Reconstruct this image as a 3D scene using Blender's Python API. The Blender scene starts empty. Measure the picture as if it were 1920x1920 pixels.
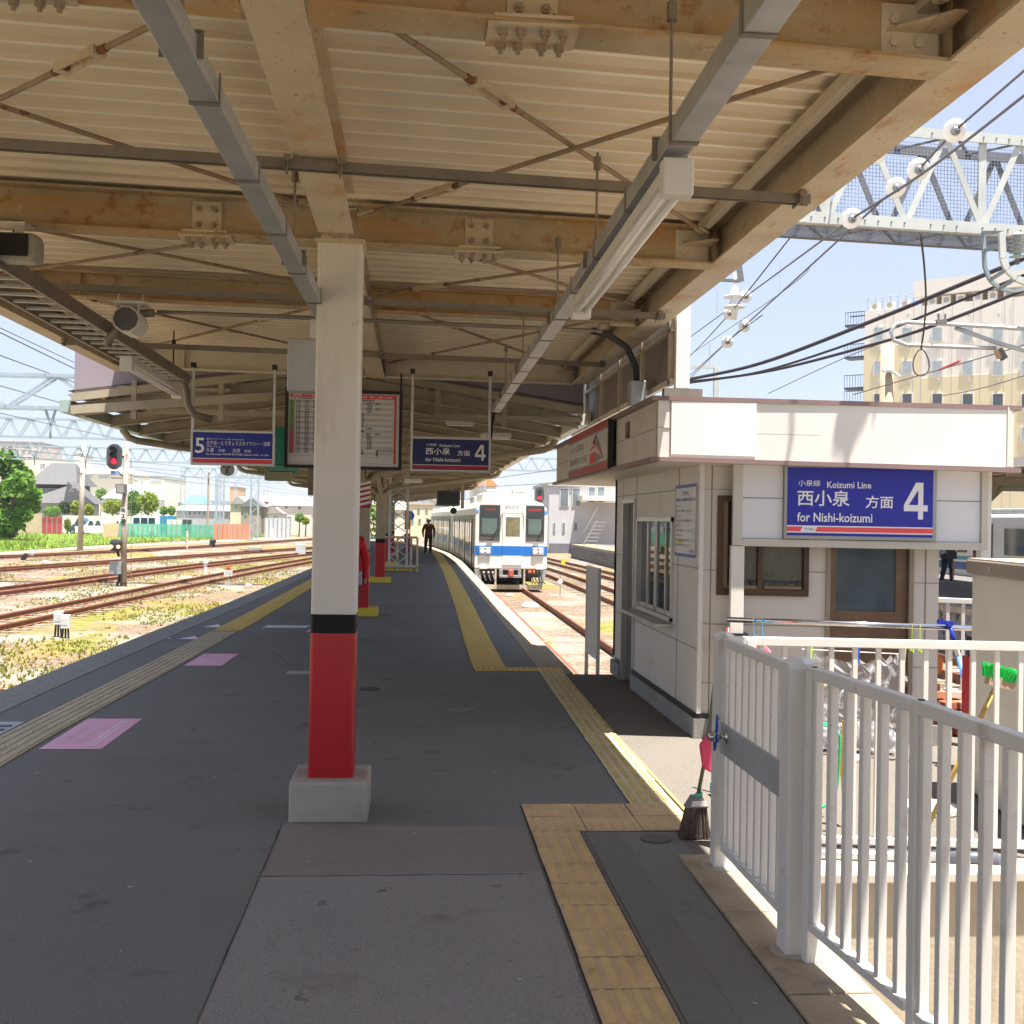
import bpy, bmesh, math, random
from mathutils import Vector, Matrix
random.seed(7)
C = bpy.context.scene.collection
sc = bpy.context.scene
R = math.radians

# ------------------------------------------------------------------ camera, sky, sun, exposure
FPX, ROLL, EYE = 2080.0, R(1.0), 1.75
YAW, PIT = math.atan(182 / FPX), math.atan(15 / FPX)
cd = bpy.data.cameras.new('camera'); cam = bpy.data.objects.new('camera', cd); C.objects.link(cam)
cd.sensor_width = 36; cd.lens = 36 * FPX / 1920; cd.clip_start = .05; cd.clip_end = 6000
fw = Vector((math.sin(YAW) * math.cos(PIT), math.cos(YAW) * math.cos(PIT), math.sin(PIT)))
r0 = Vector((math.cos(YAW), -math.sin(YAW), 0)); u0 = r0.cross(fw)
rr = r0 * math.cos(ROLL) + u0 * math.sin(ROLL); uu = -r0 * math.sin(ROLL) + u0 * math.cos(ROLL)
mm = Matrix((rr, uu, -fw)).transposed().to_4x4(); mm.translation = (0, 0, EYE)
cam.matrix_world = mm; sc.camera = cam

SUN = Vector((.145, -.20, 1.0)).normalized()          # direction towards the sun
w = bpy.data.worlds.new('World'); sc.world = w; w.use_nodes = True
wn = w.node_tree; sky = wn.nodes.new('ShaderNodeTexSky'); sky.sky_type = 'NISHITA'; sky.sun_disc = False
sky.sun_elevation = math.asin(SUN.z); sky.sun_rotation = math.atan2(SUN.x, SUN.y)
sky.air_density = 1.0; sky.dust_density = 1.0; sky.ozone_density = 2.0
mx_ = wn.nodes.new('ShaderNodeMix'); mx_.data_type = 'RGBA'; mx_.inputs[0].default_value = .82; mx_.inputs[7].default_value = (1.78, 1.97, 2.52, 1)   # thin high haze
wn.links.new(sky.outputs[0], mx_.inputs[6]); wn.links.new(mx_.outputs[2], wn.nodes['Background'].inputs[0]); wn.nodes['Background'].inputs[1].default_value = .085
sd = bpy.data.lights.new('sun', 'SUN'); sd.energy = 3.75; sd.angle = R(.53); sd.color = (1, .94, .85)
sun = bpy.data.objects.new('sun', sd); C.objects.link(sun); sun.rotation_euler = SUN.to_track_quat('Z', 'Y').to_euler(); sun.location = (5, -10, 30)
sc.view_settings.view_transform = 'Standard'; sc.view_settings.look = 'None'
sc.view_settings.exposure = 2.05; sc.view_settings.gamma = 1
sc.render.engine = 'CYCLES'
sc.cycles.max_bounces = 10; sc.cycles.diffuse_bounces = 6; sc.cycles.glossy_bounces = 4; sc.cycles.transparent_max_bounces = 16
sc.cycles.use_denoising = True; sc.cycles.sample_clamp_indirect = 8; sc.cycles.caustics_reflective = False; sc.cycles.caustics_refractive = False

def ray(px, py):
    x = px - 960; y = py - 960
    a = x * math.cos(ROLL) + y * math.sin(ROLL); b = -x * math.sin(ROLL) + y * math.cos(ROLL)
    f = FPX * math.cos(PIT) + b * math.sin(PIT); u = FPX * math.sin(PIT) - b * math.cos(PIT)
    return Vector((f * math.sin(YAW) + a * math.cos(YAW), f * math.cos(YAW) - a * math.sin(YAW), u))
def at(px, py, Y):                                      # the point at distance Y seen at that pixel
    r = ray(px, py); return Vector((0, 0, EYE)) + r * (Y / r.y)
def atz(px, py, z):
    r = ray(px, py); return Vector((0, 0, EYE)) + r * ((z - EYE) / r.z)

# ------------------------------------------------------------------ materials
MATS = {}
def N(nt, t, **k):
    n = nt.nodes.new(t)
    for a, v in k.items(): setattr(n, a, v)
    return n
def mixc(nt, fac, a, b):
    m = N(nt, 'ShaderNodeMix', data_type='RGBA')
    if fac is not None: nt.links.new(fac, m.inputs[0])
    for s, v in ((m.inputs[6], a), (m.inputs[7], b)):
        if isinstance(v, (tuple, list)): s.default_value = (*v[:3], 1)
        else: nt.links.new(v, s)
    return m.outputs[2]
def noise(nt, pos, scale, detail=4, rough=.55, stretch=None):
    n = N(nt, 'ShaderNodeTexNoise'); n.inputs['Scale'].default_value = scale; n.inputs['Detail'].default_value = detail; n.inputs['Roughness'].default_value = rough
    if stretch:
        v = N(nt, 'ShaderNodeVectorMath', operation='MULTIPLY'); nt.links.new(pos, v.inputs[0]); v.inputs[1].default_value = stretch; pos = v.outputs[0]
    nt.links.new(pos, n.inputs['Vector']); return n.outputs['Fac']
def ramp(nt, fac, a, b):
    m = N(nt, 'ShaderNodeMapRange'); m.inputs[1].default_value = a; m.inputs[2].default_value = b; nt.links.new(fac, m.inputs[0]); return m.outputs[0]
def mat(name, col, rough=.6, metal=0, var=.12, scale=2.5, spots=None, bump=0, bscale=60, spec=.4, emit=0, fine=0, stretch=None):
    """spots: list of (colour, threshold, softness, scale[, stretch]) worn or stained patches"""
    if name in MATS: return MATS[name]
    m = bpy.data.materials.new(name); m.use_nodes = True; nt = m.node_tree; p = nt.nodes['Principled BSDF']
    pos = N(nt, 'ShaderNodeNewGeometry').outputs['Position']
    f = ramp(nt, noise(nt, pos, scale, 5, .6, stretch), .3, .7)
    c = mixc(nt, f, tuple(max(0, v * (1 - var)) for v in col), tuple(min(1, v * (1 + var)) for v in col))
    if fine:
        f2 = ramp(nt, noise(nt, pos, bscale, 2), .35, .65)
        c = mixc(nt, f2, c, tuple(min(1, v * (1 + fine)) for v in col)) if fine > 0 else c
    for s in (spots or []):
        c = mixc(nt, ramp(nt, noise(nt, pos, s[3], 6, .65, s[4] if len(s) > 4 else None), s[1], s[1] + s[2]), c, s[0])
    nt.links.new(c, p.inputs['Base Color'])
    p.inputs['Roughness'].default_value = rough; p.inputs['Metallic'].default_value = metal; p.inputs['Specular IOR Level'].default_value = spec
    if bump:
        b = N(nt, 'ShaderNodeBump'); b.inputs['Strength'].default_value = bump; b.inputs['Distance'].default_value = .01
        nt.links.new(noise(nt, pos, bscale, 4), b.inputs['Height']); nt.links.new(b.outputs[0], p.inputs['Normal'])
    if emit:
        p.inputs['Emission Color'].default_value = (*col, 1); p.inputs['Emission Strength'].default_value = emit
    MATS[name] = m; return m
def glass(name, col, rough=.05, alpha=.35):
    if name in MATS: return MATS[name]
    m = bpy.data.materials.new(name); m.use_nodes = True; nt = m.node_tree; p = nt.nodes['Principled BSDF']
    p.inputs['Base Color'].default_value = (*col, 1); p.inputs['Roughness'].default_value = rough; p.inputs['Alpha'].default_value = alpha; p.inputs['Specular IOR Level'].default_value = .9
    MATS[name] = m; return m

RUST = (.36, .16, .055); RUSTL = (.50, .27, .10)
asphalt = mat('asphalt', (.138, .138, .132), .8, var=.16, scale=.9, bump=.6, bscale=130, fine=.6, spec=.35,
              spots=[((.118, .122, .115), .55, .2, .35), ((.098, .098, .094), .60, .10, 2.6), ((.075, .074, .07), .68, .03, 21), ((.34, .34, .32), .735, .012, 26)])
asphalt_lt = mat('asphalt_light', (.205, .197, .192), .85, var=.12, scale=1.2, bump=.55, bscale=150, fine=.5, spec=.3,
                 spots=[((.185, .168, .162), .60, .12, 1.6), ((.13, .12, .115), .64, .06, 6), ((.095, .09, .085), .69, .02, 24), ((.42, .41, .38), .735, .012, 28)])
asphalt_dk = mat('asphalt_patch', (.140, .138, .128), .85, var=.1, scale=1.0, bump=.3, bscale=170, fine=.3, spec=.3)
asphalt_yd = mat('asphalt_yard', (.135, .120, .104), .9, var=.15, scale=1.5, bump=.6, bscale=90, fine=.5, spec=.2)
conc = mat('concrete', (.40, .38, .34), .85, var=.14, scale=3, bump=.3, bscale=45, spec=.2, spots=[((.24, .23, .19), .58, .15, 4, (1, 1, .35)), ((.52, .49, .44), .66, .1, 11)])
stone = mat('kerb_stone', (.36, .30, .22), .85, var=.16, scale=4, bump=.4, bscale=60, spec=.2, spots=[((.20, .18, .15), .56, .18, 3.5)])
cwall = mat('retaining_concrete', (.50, .44, .33), .9, var=.12, scale=2, bump=.25, bscale=40, spec=.15, spots=[((.22, .18, .13), .60, .15, 2.2, (1, 1, .3))])
edgeg = mat('platform_gravelly_edge', (.20, .20, .19), .95, var=.3, scale=8, bump=.9, bscale=60, fine=.7, spec=.2)
beam_m = mat('beam_cream_rusty', (.55, .46, .33), .6, var=.12, scale=3, bump=.12, bscale=35,
             spots=[(RUSTL, .555, .16, 1.7), ((.42, .27, .14), .60, .10, 9, (1, .3, 1)), ((.24, .14, .08), .63, .03, 40)])
beam_r = mat('beam_very_rusty', (.42, .34, .22), .65, var=.18, scale=3, bump=.2, bscale=35,
             spots=[((.44, .27, .115), .44, .18, 1.9, (.6, 1, 3)), ((.28, .12, .035), .56, .12, 7), ((.46, .38, .26), .60, .08, 16), ((.13, .06, .03), .66, .04, 34)])
beam_c = mat('beam_cream_clean', (.60, .54, .44), .6, var=.08, scale=3, bump=.1, bscale=35, spots=[((.42, .27, .14), .68, .05, 6), ((.25, .17, .1), .73, .03, 30)])
deck_m = mat('roof_deck_cream', (.76, .66, .51), .55, var=.05, scale=1.2, spots=[((.62, .52, .39), .62, .2, 1.1)], spec=.3)
galv = mat('galvanised_steel', (.42, .43, .43), .42, .55, var=.14, scale=6, spots=[((.27, .27, .26), .62, .12, 9)])
galv_d = mat('dark_galvanised', (.23, .20, .165), .5, .4, var=.15, scale=6)
blackm = mat('black_steel', (.02, .02, .02), .5)
rubber = mat('black_cable', (.03, .03, .03), .7)
white_p = mat('white_paint', (.72, .70, .66), .45, var=.03)
rail_w = mat('railing_white', (.66, .645, .61), .4, var=.04, scale=5, spots=[((.5, .47, .42), .62, .12, 5), ((.34, .22, .13), .70, .012, 28)])
cream = mat('cream_panel', (.72, .69, .62), .5, var=.05, scale=1.4, spots=[((.50, .47, .40), .62, .2, 1.7)])
hutw = mat('hut_panel_white', (.62, .58, .52), .45, var=.05, scale=1.2, spots=[((.46, .43, .37), .58, .2, 2.2)])
brown_t = mat('brown_trim', (.17, .12, .10), .5, var=.12)
brown_f = mat('brown_frame', (.085, .05, .028), .45, .3, var=.1)
red_p = mat('red_paint', (.46, .008, .012), .32, var=.06, spec=.5, spots=[((.40, .02, .02), .64, .08, 9), ((.30, .06, .03), .70, .02, 30), ((.7, .2, .16), .71, .01, 18)])
red_s = mat('red_stripe', (.70, .05, .07), .4, var=.03)
yel_p = mat('yellow_paint', (.72, .55, .06), .5, var=.12, spots=[((.35, .26, .08), .64, .1, 6)])
pillar_w = mat('pillar_cream', (.66, .62, .56), .45, var=.04, scale=1.0, spots=[((.52, .46, .38), .58, .15, 2.5, (1, 1, .3)), ((.48, .40, .30), .67, .03, 14), ((.30, .20, .12), .72, .01, 30)])
tac_y = mat('tactile_yellow', (.70, .50, .14), .7, var=.12, scale=3, bump=.2, bscale=90, spots=[((.42, .30, .12), .60, .15, 5)])
tac_o = mat('tactile_tan', (.56, .40, .235), .75, var=.14, scale=3, bump=.25, bscale=90, spots=[((.38, .26, .13), .62, .12, 4)])
tac_p = mat('tactile_pale_worn', (.58, .52, .37), .75, var=.15, scale=3, bump=.2, bscale=90, spots=[((.62, .46, .16), .56, .1, 6)])
tac_b = mat('tactile_beige', (.50, .43, .30), .75, var=.12, scale=3, bump=.2, bscale=90)
pinkm = mat('sticker_pink', (.78, .36, .55), .5, var=.06)
blue_sg = mat('sign_navy', (.012, .022, .26), .35, var=.05)
blue_sd = mat('sign_navy_dark', (.008, .014, .11), .35, var=.05)
ballast = None

# ------------------------------------------------------------------ mesh builder
class MB:
    def __init__(s): s.v = []; s.f = []
    def add(s, vs, fs):
        n = len(s.v); s.v += [tuple(v) for v in vs]; s.f += [tuple(i + n for i in f) for f in fs]; return s
    def box(s, x0, x1, y0, y1, z0, z1):
        return s.add([(x, y, z) for z in (z0, z1) for y in (y0, y1) for x in (x0, x1)],
                     [(0, 2, 3, 1), (4, 5, 7, 6), (0, 1, 5, 4), (2, 6, 7, 3), (0, 4, 6, 2), (1, 3, 7, 5)])
    def obox(s, c, size, m):
        h = Vector(size) / 2; c = Vector(c); vs = []
        for z in (-1, 1):
            for y in (-1, 1):
                for x in (-1, 1): vs.append(c + m @ Vector((x * h.x, y * h.y, z * h.z)))
        return s.add(vs, [(0, 2, 3, 1), (4, 5, 7, 6), (0, 1, 5, 4), (2, 6, 7, 3), (0, 4, 6, 2), (1, 3, 7, 5)])
    def beam(s, p, q, w, h, up=(0, 0, 1)):               # box of section w x h from p to q
        p = Vector(p); q = Vector(q); d = q - p
        if d.length < 1e-6: return s
        y = d.normalized(); x = y.cross(Vector(up))
        if x.length < 1e-3: x = y.cross(Vector((0, 1, 0)))
        x.normalize(); z = x.cross(y)
        return s.obox((p + q) / 2, (w, d.length, h), Matrix((x, y, z)).transposed())
    def tube(s, pts, r, n=8, caps=True):
        pts = [Vector(p) for p in pts]; rs = r if isinstance(r, (list, tuple)) else [r] * len(pts)
        b = len(s.v); prev = None; fs = []
        for i, p in enumerate(pts):
            d = (pts[min(i + 1, len(pts) - 1)] - pts[max(i - 1, 0)]).normalized()
            if prev is None:
                x = d.cross(Vector((0, 0, 1)))
                if x.length < .1: x = d.cross(Vector((0, 1, 0)))
            else: x = prev - d * prev.dot(d)
            x.normalize(); prev = x; y = d.cross(x)
            for k in range(n):
                a = 2 * math.pi * k / n; s.v.append(tuple(p + (x * math.cos(a) + y * math.sin(a)) * rs[i]))
        for i in range(len(pts) - 1):
            for k in range(n):
                a = b + i * n + k; c = b + i * n + (k + 1) % n; s.f.append((a, c, c + n, a + n))
        if caps:
            s.f.append(tuple(b + k for k in reversed(range(n)))); s.f.append(tuple(b + (len(pts) - 1) * n + k for k in range(n)))
        return s
    def cyl(s, c, r, h, n=24, r2=None): c = Vector(c); return s.tube([c, c + Vector((0, 0, h))], [r, r if r2 is None else r2], n)
    def ball(s, c, r, n=12, m=8, sq=(1, 1, 1)):
        c = Vector(c); b = len(s.v)
        for i in range(m + 1):
            t = math.pi * i / m
            for k in range(n):
                a = 2 * math.pi * k / n
                s.v.append((c.x + r * sq[0] * math.sin(t) * math.cos(a), c.y + r * sq[1] * math.sin(t) * math.sin(a), c.z - r * sq[2] * math.cos(t)))
        for i in range(m):
            for k in range(n): s.f.append((b + i * n + k, b + i * n + (k + 1) % n, b + (i + 1) * n + (k + 1) % n, b + (i + 1) * n + k))
        return s
    def rpost(s, cx, cy, w, d, r, z0, z1):
        pts = []
        for sx, sy, a0 in ((1, 1, 0), (-1, 1, 90), (-1, -1, 180), (1, -1, 270)):
            for k in range(5): a = R(a0 + k * 22.5); pts.append((cx + sx * (w / 2 - r) + r * math.cos(a), cy + sy * (d / 2 - r) + r * math.sin(a), z0))
        return s.prism(pts, (0, 0, z1 - z0))
    def quad(s, a, b, c, d): return s.add([a, b, c, d], [(0, 1, 2, 3)])
    def prism(s, poly, vec):                              # poly: 3-D points, extruded along vec
        n = len(poly); v = Vector(vec); a = [Vector(p) for p in poly]
        return s.add(a + [p + v for p in a], [tuple(range(n)), tuple(reversed(range(n, 2 * n)))] + [(i, n + i, n + (i + 1) % n, (i + 1) % n) for i in range(n)])
    def grid(s, rows):                                    # rows of points -> sheet
        b = len(s.v); n = len(rows[0])
        for r_ in rows: s.v += [tuple(p) for p in r_]
        for i in range(len(rows) - 1):
            for k in range(n - 1): s.f.append((b + i * n + k, b + i * n + k + 1, b + (i + 1) * n + k + 1, b + (i + 1) * n + k))
        return s
    def build(s, name, m, parent=None, smooth=False, bevel=0, fix=True):
        me = bpy.data.meshes.new(name); off = wloc(parent)
        me.from_pydata([(v[0] - off[0], v[1] - off[1], v[2] - off[2]) for v in s.v], [], s.f)
        if fix:
            b = bmesh.new(); b.from_mesh(me); bmesh.ops.recalc_face_normals(b, faces=b.faces); b.to_mesh(me); b.free()
        for m_ in (m if isinstance(m, list) else [m]): me.materials.append(m_)
        if smooth: me.polygons.foreach_set('use_smooth', [True] * len(me.polygons))
        o = bpy.data.objects.new(name, me); C.objects.link(o)
        if parent: o.parent = parent
        if bevel:
            b = o.modifiers.new('bevel', 'BEVEL'); b.width = bevel; b.segments = 2; b.limit_method = 'ANGLE'
        return o
def wloc(p):
    v = Vector((0, 0, 0))
    while p is not None: v += p.location; p = p.parent
    return v
def tag(o, label=None, cat=None, group=None, kind=None):
    if label: o['label'] = label
    if cat: o['category'] = cat
    if group: o['group'] = group
    if kind: o['kind'] = kind
    return o
def thing(name, label, cat, loc=(0, 0, 0), group=None):
    o = bpy.data.objects.new(name, None); C.objects.link(o); o.location = loc; o.empty_display_size = .2
    return tag(o, label, cat, group)
def struct(name, mb, m, **k): return tag(mb.build(name, m, **k), kind='structure')
def copy_tree(o, parent=None):
    c = o.copy(); C.objects.link(c)
    if parent: c.parent = parent
    for ch in list(o.children): copy_tree(ch, c)
    return c

FONTC = {}
def text(s, name, m, parent, o, u, v, box, depth=.002, bold=.012, keep=False):
    """writing fitted in box=(x0,x1,y0,y1) on the plane at o with axes u (right), v (up)"""
    key = (s, bold)
    if key not in FONTC:
        cu = bpy.data.curves.new('t', 'FONT'); cu.body = s; cu.size = 1; cu.offset = bold; cu.resolution_u = 2
        ob = bpy.data.objects.new('t', cu); C.objects.link(ob)
        dg = bpy.context.evaluated_depsgraph_get(); dg.update()
        me = bpy.data.meshes.new_from_object(ob.evaluated_get(dg)); bpy.data.objects.remove(ob)
        FONTC[key] = ([tuple(x.co) for x in me.vertices], [tuple(p.vertices) for p in me.polygons])
    vs, fs = FONTC[key]
    if not vs: return None
    x0 = min(p[0] for p in vs); x1 = max(p[0] for p in vs); y0 = min(p[1] for p in vs); y1 = max(p[1] for p in vs)
    o = Vector(o); u = Vector(u).normalized(); v = Vector(v).normalized(); n = u.cross(v)
    sx = (box[1] - box[0]) / max(1e-6, x1 - x0); sy = (box[3] - box[2]) / max(1e-6, y1 - y0)
    if keep: sx = sy = min(sx, sy)
    mb = MB(); mb.add([o + u * (box[0] + (p[0] - x0) * sx) + v * (box[2] + (p[1] - y0) * sy) + n * depth for p in vs], fs)
    return mb.build(name, m, parent, fix=False)
def rect(o, u, v, box, d0, d1):                           # slab on the plane, from depth d0 to d1 along the normal
    o = Vector(o); u = Vector(u).normalized(); v = Vector(v).normalized(); n = u.cross(v)
    p = [o + u * a + v * b + n * d0 for a, b in ((box[0], box[2]), (box[1], box[2]), (box[1], box[3]), (box[0], box[3]))]
    return MB().prism(p, n * (d1 - d0))
def prism_uv(o, u, v, pts, d0, d1):
    o = Vector(o); u = Vector(u).normalized(); v = Vector(v).normalized(); n = u.cross(v)
    return MB().prism([o + u * a + v * b + n * d0 for a, b in pts], n * (d1 - d0))

def interp(tab, y):
    if y <= tab[0][0]: return tab[0][1]
    for (a, b), (c, d) in zip(tab, tab[1:]):
        if y <= c: t = (y - a) / (c - a); return b + (d - b) * t
    (a, b), (c, d) = tab[-2], tab[-1]; return d + (d - b) / (c - a) * (y - c)
GZ = -1.05                                                # level of the ground the tracks lie on
LE = [(-30, -4.0), (-8, -4.0), (11, -3.96), (17, -3.84), (22, -3.69), (38, -3.45), (50, -3.45), (65, -4.0), (80, -5.2), (110, -9.5)]     # left platform edge
RE = [(12.6, 1.84), (20, 1.88), (36, 1.93), (46, 1.98), (56, 1.78), (66, 1.25), (80, .1), (110, -3.6)]                      # right platform edge
YS = [-30, -8, -4, 0, 4, 5.34, 5.36, 8, 11, 12.6, 14, 17, 20, 24, 28, 32, 36, 40, 44, 48, 52, 56, 60, 64, 68, 72, 76, 80, 88, 96, 110]

# ------------------------------------------------------------------ platform, ground
mb = MB()
rows = []
for y in YS:
    xr = interp(RE, y) - .36 if y >= 12.6 else (1.40 if y < 5.35 else None)
    xl = interp(LE, y) + .42
    rows.append([(xl, y, 0), ((xr if xr is not None else 1.5), y, 0)])
mb.grid(rows)
struct('platform', mb, asphalt, fix=False)
struct('yard_floor', MB().box(1.5, 4.9, 5.6, 12.6, -.3, -.002).box(1.5, 1.76, 5.36, 5.6, -.3, -.002), asphalt_yd)
mb = MB()                                                 # platform side walls
for T, sgn, y0 in ((LE, 1, -30), (RE, -1, 12.6)):
    ys = [y for y in YS if y >= y0]
    mb.grid([[(interp(T, y) + sgn * .03, y, -.13), (interp(T, y) + sgn * .03, y, GZ - .1)] for y in ys])
mb.box(1.86, 4.9, 12.5, 12.62, GZ - .1, -.02)
struct('platform_wall', mb, conc, fix=False)
def band(T, off0, off1, y0, y1, z0, z1, step=1.0):
    m = MB(); y = y0; L = []
    while y < y1 - 1e-6: L.append(y); y += step if y < 30 else step * 3
    L.append(y1)
    a = [[(interp(T, y) + off0, y, z0), (interp(T, y) + off0, y, z1), (interp(T, y) + off1, y, z1), (interp(T, y) + off1, y, z0)] for y in L]
    return m.grid(a)
struct('platform_edge', band(LE, 0, .42, -30, 110, -.13, .006), edgeg)
mb = MB()                                                 # right hand coping stones with joints
y = 12.62
while y < 105:
    L = .9; y2 = y + L - .012
    a0, a1 = interp(RE, y), interp(RE, y2)
    mb.prism([(a0 - .36, y, -.14), (a0, y, -.14), (a1, y2, -.14), (a1 - .36, y2, -.14)], (0, 0, .147 + random.uniform(-.002, .002)))
    y += L
struct('platform_coping', mb, stone)
# asphalt repairs, each a thin layer of its own
struct('asphalt_repair', MB().add([(-.72, -8, .004), (.66, -8, .004), (.66, 5.5, .004), (-.71, 5.45, .004)], [(0, 1, 2, 3)]), asphalt_lt, fix=False)
struct('asphalt_strip', MB().add([(.98, -8, .004), (1.16, -8, .004), (1.17, 6.15, .004), (.98, 6.15, .004)], [(0, 1, 2, 3)]), asphalt_dk, fix=False)
struct('asphalt_shoulder', MB().add([(-.71, 5.45, .004), (.66, 5.5, .004), (.66, 6.3, .004), (-.72, 6.4, .004)], [(0, 1, 2, 3)]),
       mat('asphalt_mid', (.195, .180, .168), .85, var=.12, bump=.35, bscale=170, fine=.35, spec=.3), fix=False)
rnd0 = random.Random(31); m = MB(); m2 = MB()
for k in range(70):
    x, y = rnd0.uniform(-2.6, 1.3), rnd0.uniform(2.6, 9.5)
    if .6 < x < 1.0 or (-.8 < x < -.1 and 6.2 < y < 7.1): continue
    r = rnd0.uniform(.003, .011); a = rnd0.uniform(.6, 1.6); (m if k % 3 == 0 else m2).prism([(x + r * math.cos(t * 1.05) * a, y + r * math.sin(t * 1.05), .0048) for t in range(6)], (0, 0, .0012))
struct('gum_spots', m, mat('gum_pale', (.42, .42, .40), .8)); struct('gum_spots_dark', m2, mat('gum_dark', (.05, .05, .05), .7))
# kerb stones under the railing
mb = MB(); y = -2
while y < 5.3:
    L = .86; mb.box(1.41, 1.74, y, y + L - .012, -.2, .012 + random.uniform(-.002, .002)); y += L
struct('railing_kerb', mb, stone, bevel=.006)
struct('stair_pit', MB().box(1.66, 1.755, -3, 5.41, -2.6, -.21).box(1.76, 9, 5.42, 5.597, -2.6, -.035).box(1.7, 9, -3, 5.6, -2.7, -2.605), cwall)
struct('pit_coping', MB().box(1.74, 9, 5.36, 5.62, -.035, .02), mat('pit_coping', (.55, .5, .42), .8, var=.1), bevel=.01)
struct('pit_side_floor', MB().box(4.9, 9, 5.62, 8, -.3, -.01), asphalt_yd)

# ------------------------------------------------------------------ tactile paving
def tiles(x0, x1, y0, y1, m, kind, name, nx=1, skew=0, bm=None):
    b = MB(); g = MB(); ty = .3; y = y0
    while y < y1 - .05:
        for i in range(nx):
            a = x0 + (x1 - x0) * i / nx + skew * (y - y0) + .004; c = x0 + (x1 - x0) * (i + 1) / nx + skew * (y - y0) - .004
            yy = min(y + ty - .014, y1)
            b.box(a + random.uniform(-.002, .002), c + random.uniform(-.002, .002), y + random.uniform(-.002, .002), yy, .0025, .010 + random.uniform(-.001, .001))
            if kind == 'bar':
                for k in range(4):
                    xc = a + (c - a) * (k + .5) / 4; g.prism([(xc - .020, y + .015, .010), (xc - .012, y + .02, .0175), (xc + .012, y + .02, .0175), (xc + .020, y + .015, .010)], (0, yy - y - .03, 0))
            else:
                for k in range(5):
                    for l in range(5):
                        xc = a + (c - a) * (k + .5) / 5; yc = y + (yy - y) * (l + .5) / 5; g.tube([(xc, yc, .010), (xc, yc, .0155)], [.014, .008], 8)
        y += ty
    if g.v: struct('tactile_bars' if kind == 'bar' else 'tactile_domes', g, bm or mat('tactile_bar_ochre', (.56, .39, .17), .6, var=.18, scale=6, spots=[((.34, .24, .10), .60, .08, 9)]))
    struct(name + '_bed', MB().box(x0 - .006 + min(0, skew * (y1 - y0)), x1 + .006 + max(0, skew * (y1 - y0)), y0 - .006, y1 + .004, -.001, .0022) if not skew else MB().prism([(x0 - .006, y0, 0), (x1 + .006, y0, 0), (x1 + .006 + skew * (y1 - y0), y1, 0), (x0 - .006 + skew * (y1 - y0), y1, 0)], (0, 0, .0022)), mat('tile_gap_dark', (.05, .045, .04), .9))
    return struct(name, b, m)
tiles(.68, .955, -1.0, 6.2, tac_o, 'bar', 'tactile_path')
tiles(.68, 1.64, 6.2, 6.78, tac_o, 'dot', 'tactile_landing', nx=3)
tiles(1.36, 1.64, 6.79, 12.75, tac_p, 'bar', 'tactile_path', skew=.018, bm=mat('tactile_bar_worn', (.52, .40, .15), .7, var=.2, scale=5))
tiles(.72, 1.76, 12.78, 13.06, tac_y, 'dot', 'tactile_landing', nx=3)
struct('kerb_line', MB().box(1.655, 1.675, 6.2, 12.5, .0, .012), mat('line_yellow', (.50, .36, .13), .6, var=.1))
def long_strip(T, wd, y0, y1, m, name, nb):
    """a strip of tactile tiles that follows the platform"""
    b = MB(); y = y0; ys = []
    while y < y1: ys.append(y); y += .3 if y < 30 else 1.2
    for a, c in zip(ys, ys[1:]):
        xa, xc = interp(T, a), interp(T, c); g = .004
        b.prism([(xa, a + g, .001), (xa + wd, a + g, .001), (xc + wd, c - g, .001), (xc, c - g, .001)], (0, 0, .009))
        for k in range(nb):
            o = wd * (k + .5) / nb
            b.prism([(xa + o - .014, a + .02, .010), (xa + o + .014, a + .02, .010), (xc + o + .014, c - .02, .010), (xc + o - .014, c - .02, .010)], (0, 0, .006))
    struct(name, b, m)
YT = [(13.07, .72), (16, .74), (23, .84), (36, .96), (54, .99), (62, .7), (74, -.3), (90, -2)]
long_strip(YT, .38, 13.07, 92, tac_y, 'tactile_edge_path', 5)
LT = [(-3, -3.19), (9, -3.17), (13.5, -3.05), (20, -2.95), (31.6, -2.85), (45, -2.95), (70, -3.6)]
long_strip(LT, .38, -2, 17, tac_b, 'tactile_edge_path', 5)
long_strip(LT, .40, 17.1, 60, tac_y, 'tactile_edge_path', 5)
# ------------------------------------------------------------------ near canopy
def sk(y0, x): return y0 + .08 * (x + .5)
CX0, CX1, ZB, ZT = -3.42, 2.02, 3.38, 3.62
cano = thing('platform_canopy', 'steel platform canopy with rusty cream beams over the near platform', 'canopy', (-.48, 4, 3.38))
# folded sheet roof with ribs running across the platform
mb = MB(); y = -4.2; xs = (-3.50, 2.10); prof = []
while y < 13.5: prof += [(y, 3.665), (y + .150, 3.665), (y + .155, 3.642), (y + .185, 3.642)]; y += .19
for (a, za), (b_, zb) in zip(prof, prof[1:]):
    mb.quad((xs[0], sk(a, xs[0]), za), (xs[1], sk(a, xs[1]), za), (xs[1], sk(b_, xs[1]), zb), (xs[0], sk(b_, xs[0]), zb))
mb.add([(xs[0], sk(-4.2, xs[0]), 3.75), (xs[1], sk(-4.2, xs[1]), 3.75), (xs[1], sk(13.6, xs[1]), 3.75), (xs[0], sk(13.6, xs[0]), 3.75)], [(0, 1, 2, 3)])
dk = mb.build('roof_deck', [deck_m, mat('deck_rib_lit', (.90, .83, .69), .5, var=.03)], cano, fix=False)
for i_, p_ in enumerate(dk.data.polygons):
    if i_ % 4 == 2: p_.material_index = 1  # rib undersides coloured paler, in place of light catching the ribs
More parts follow.
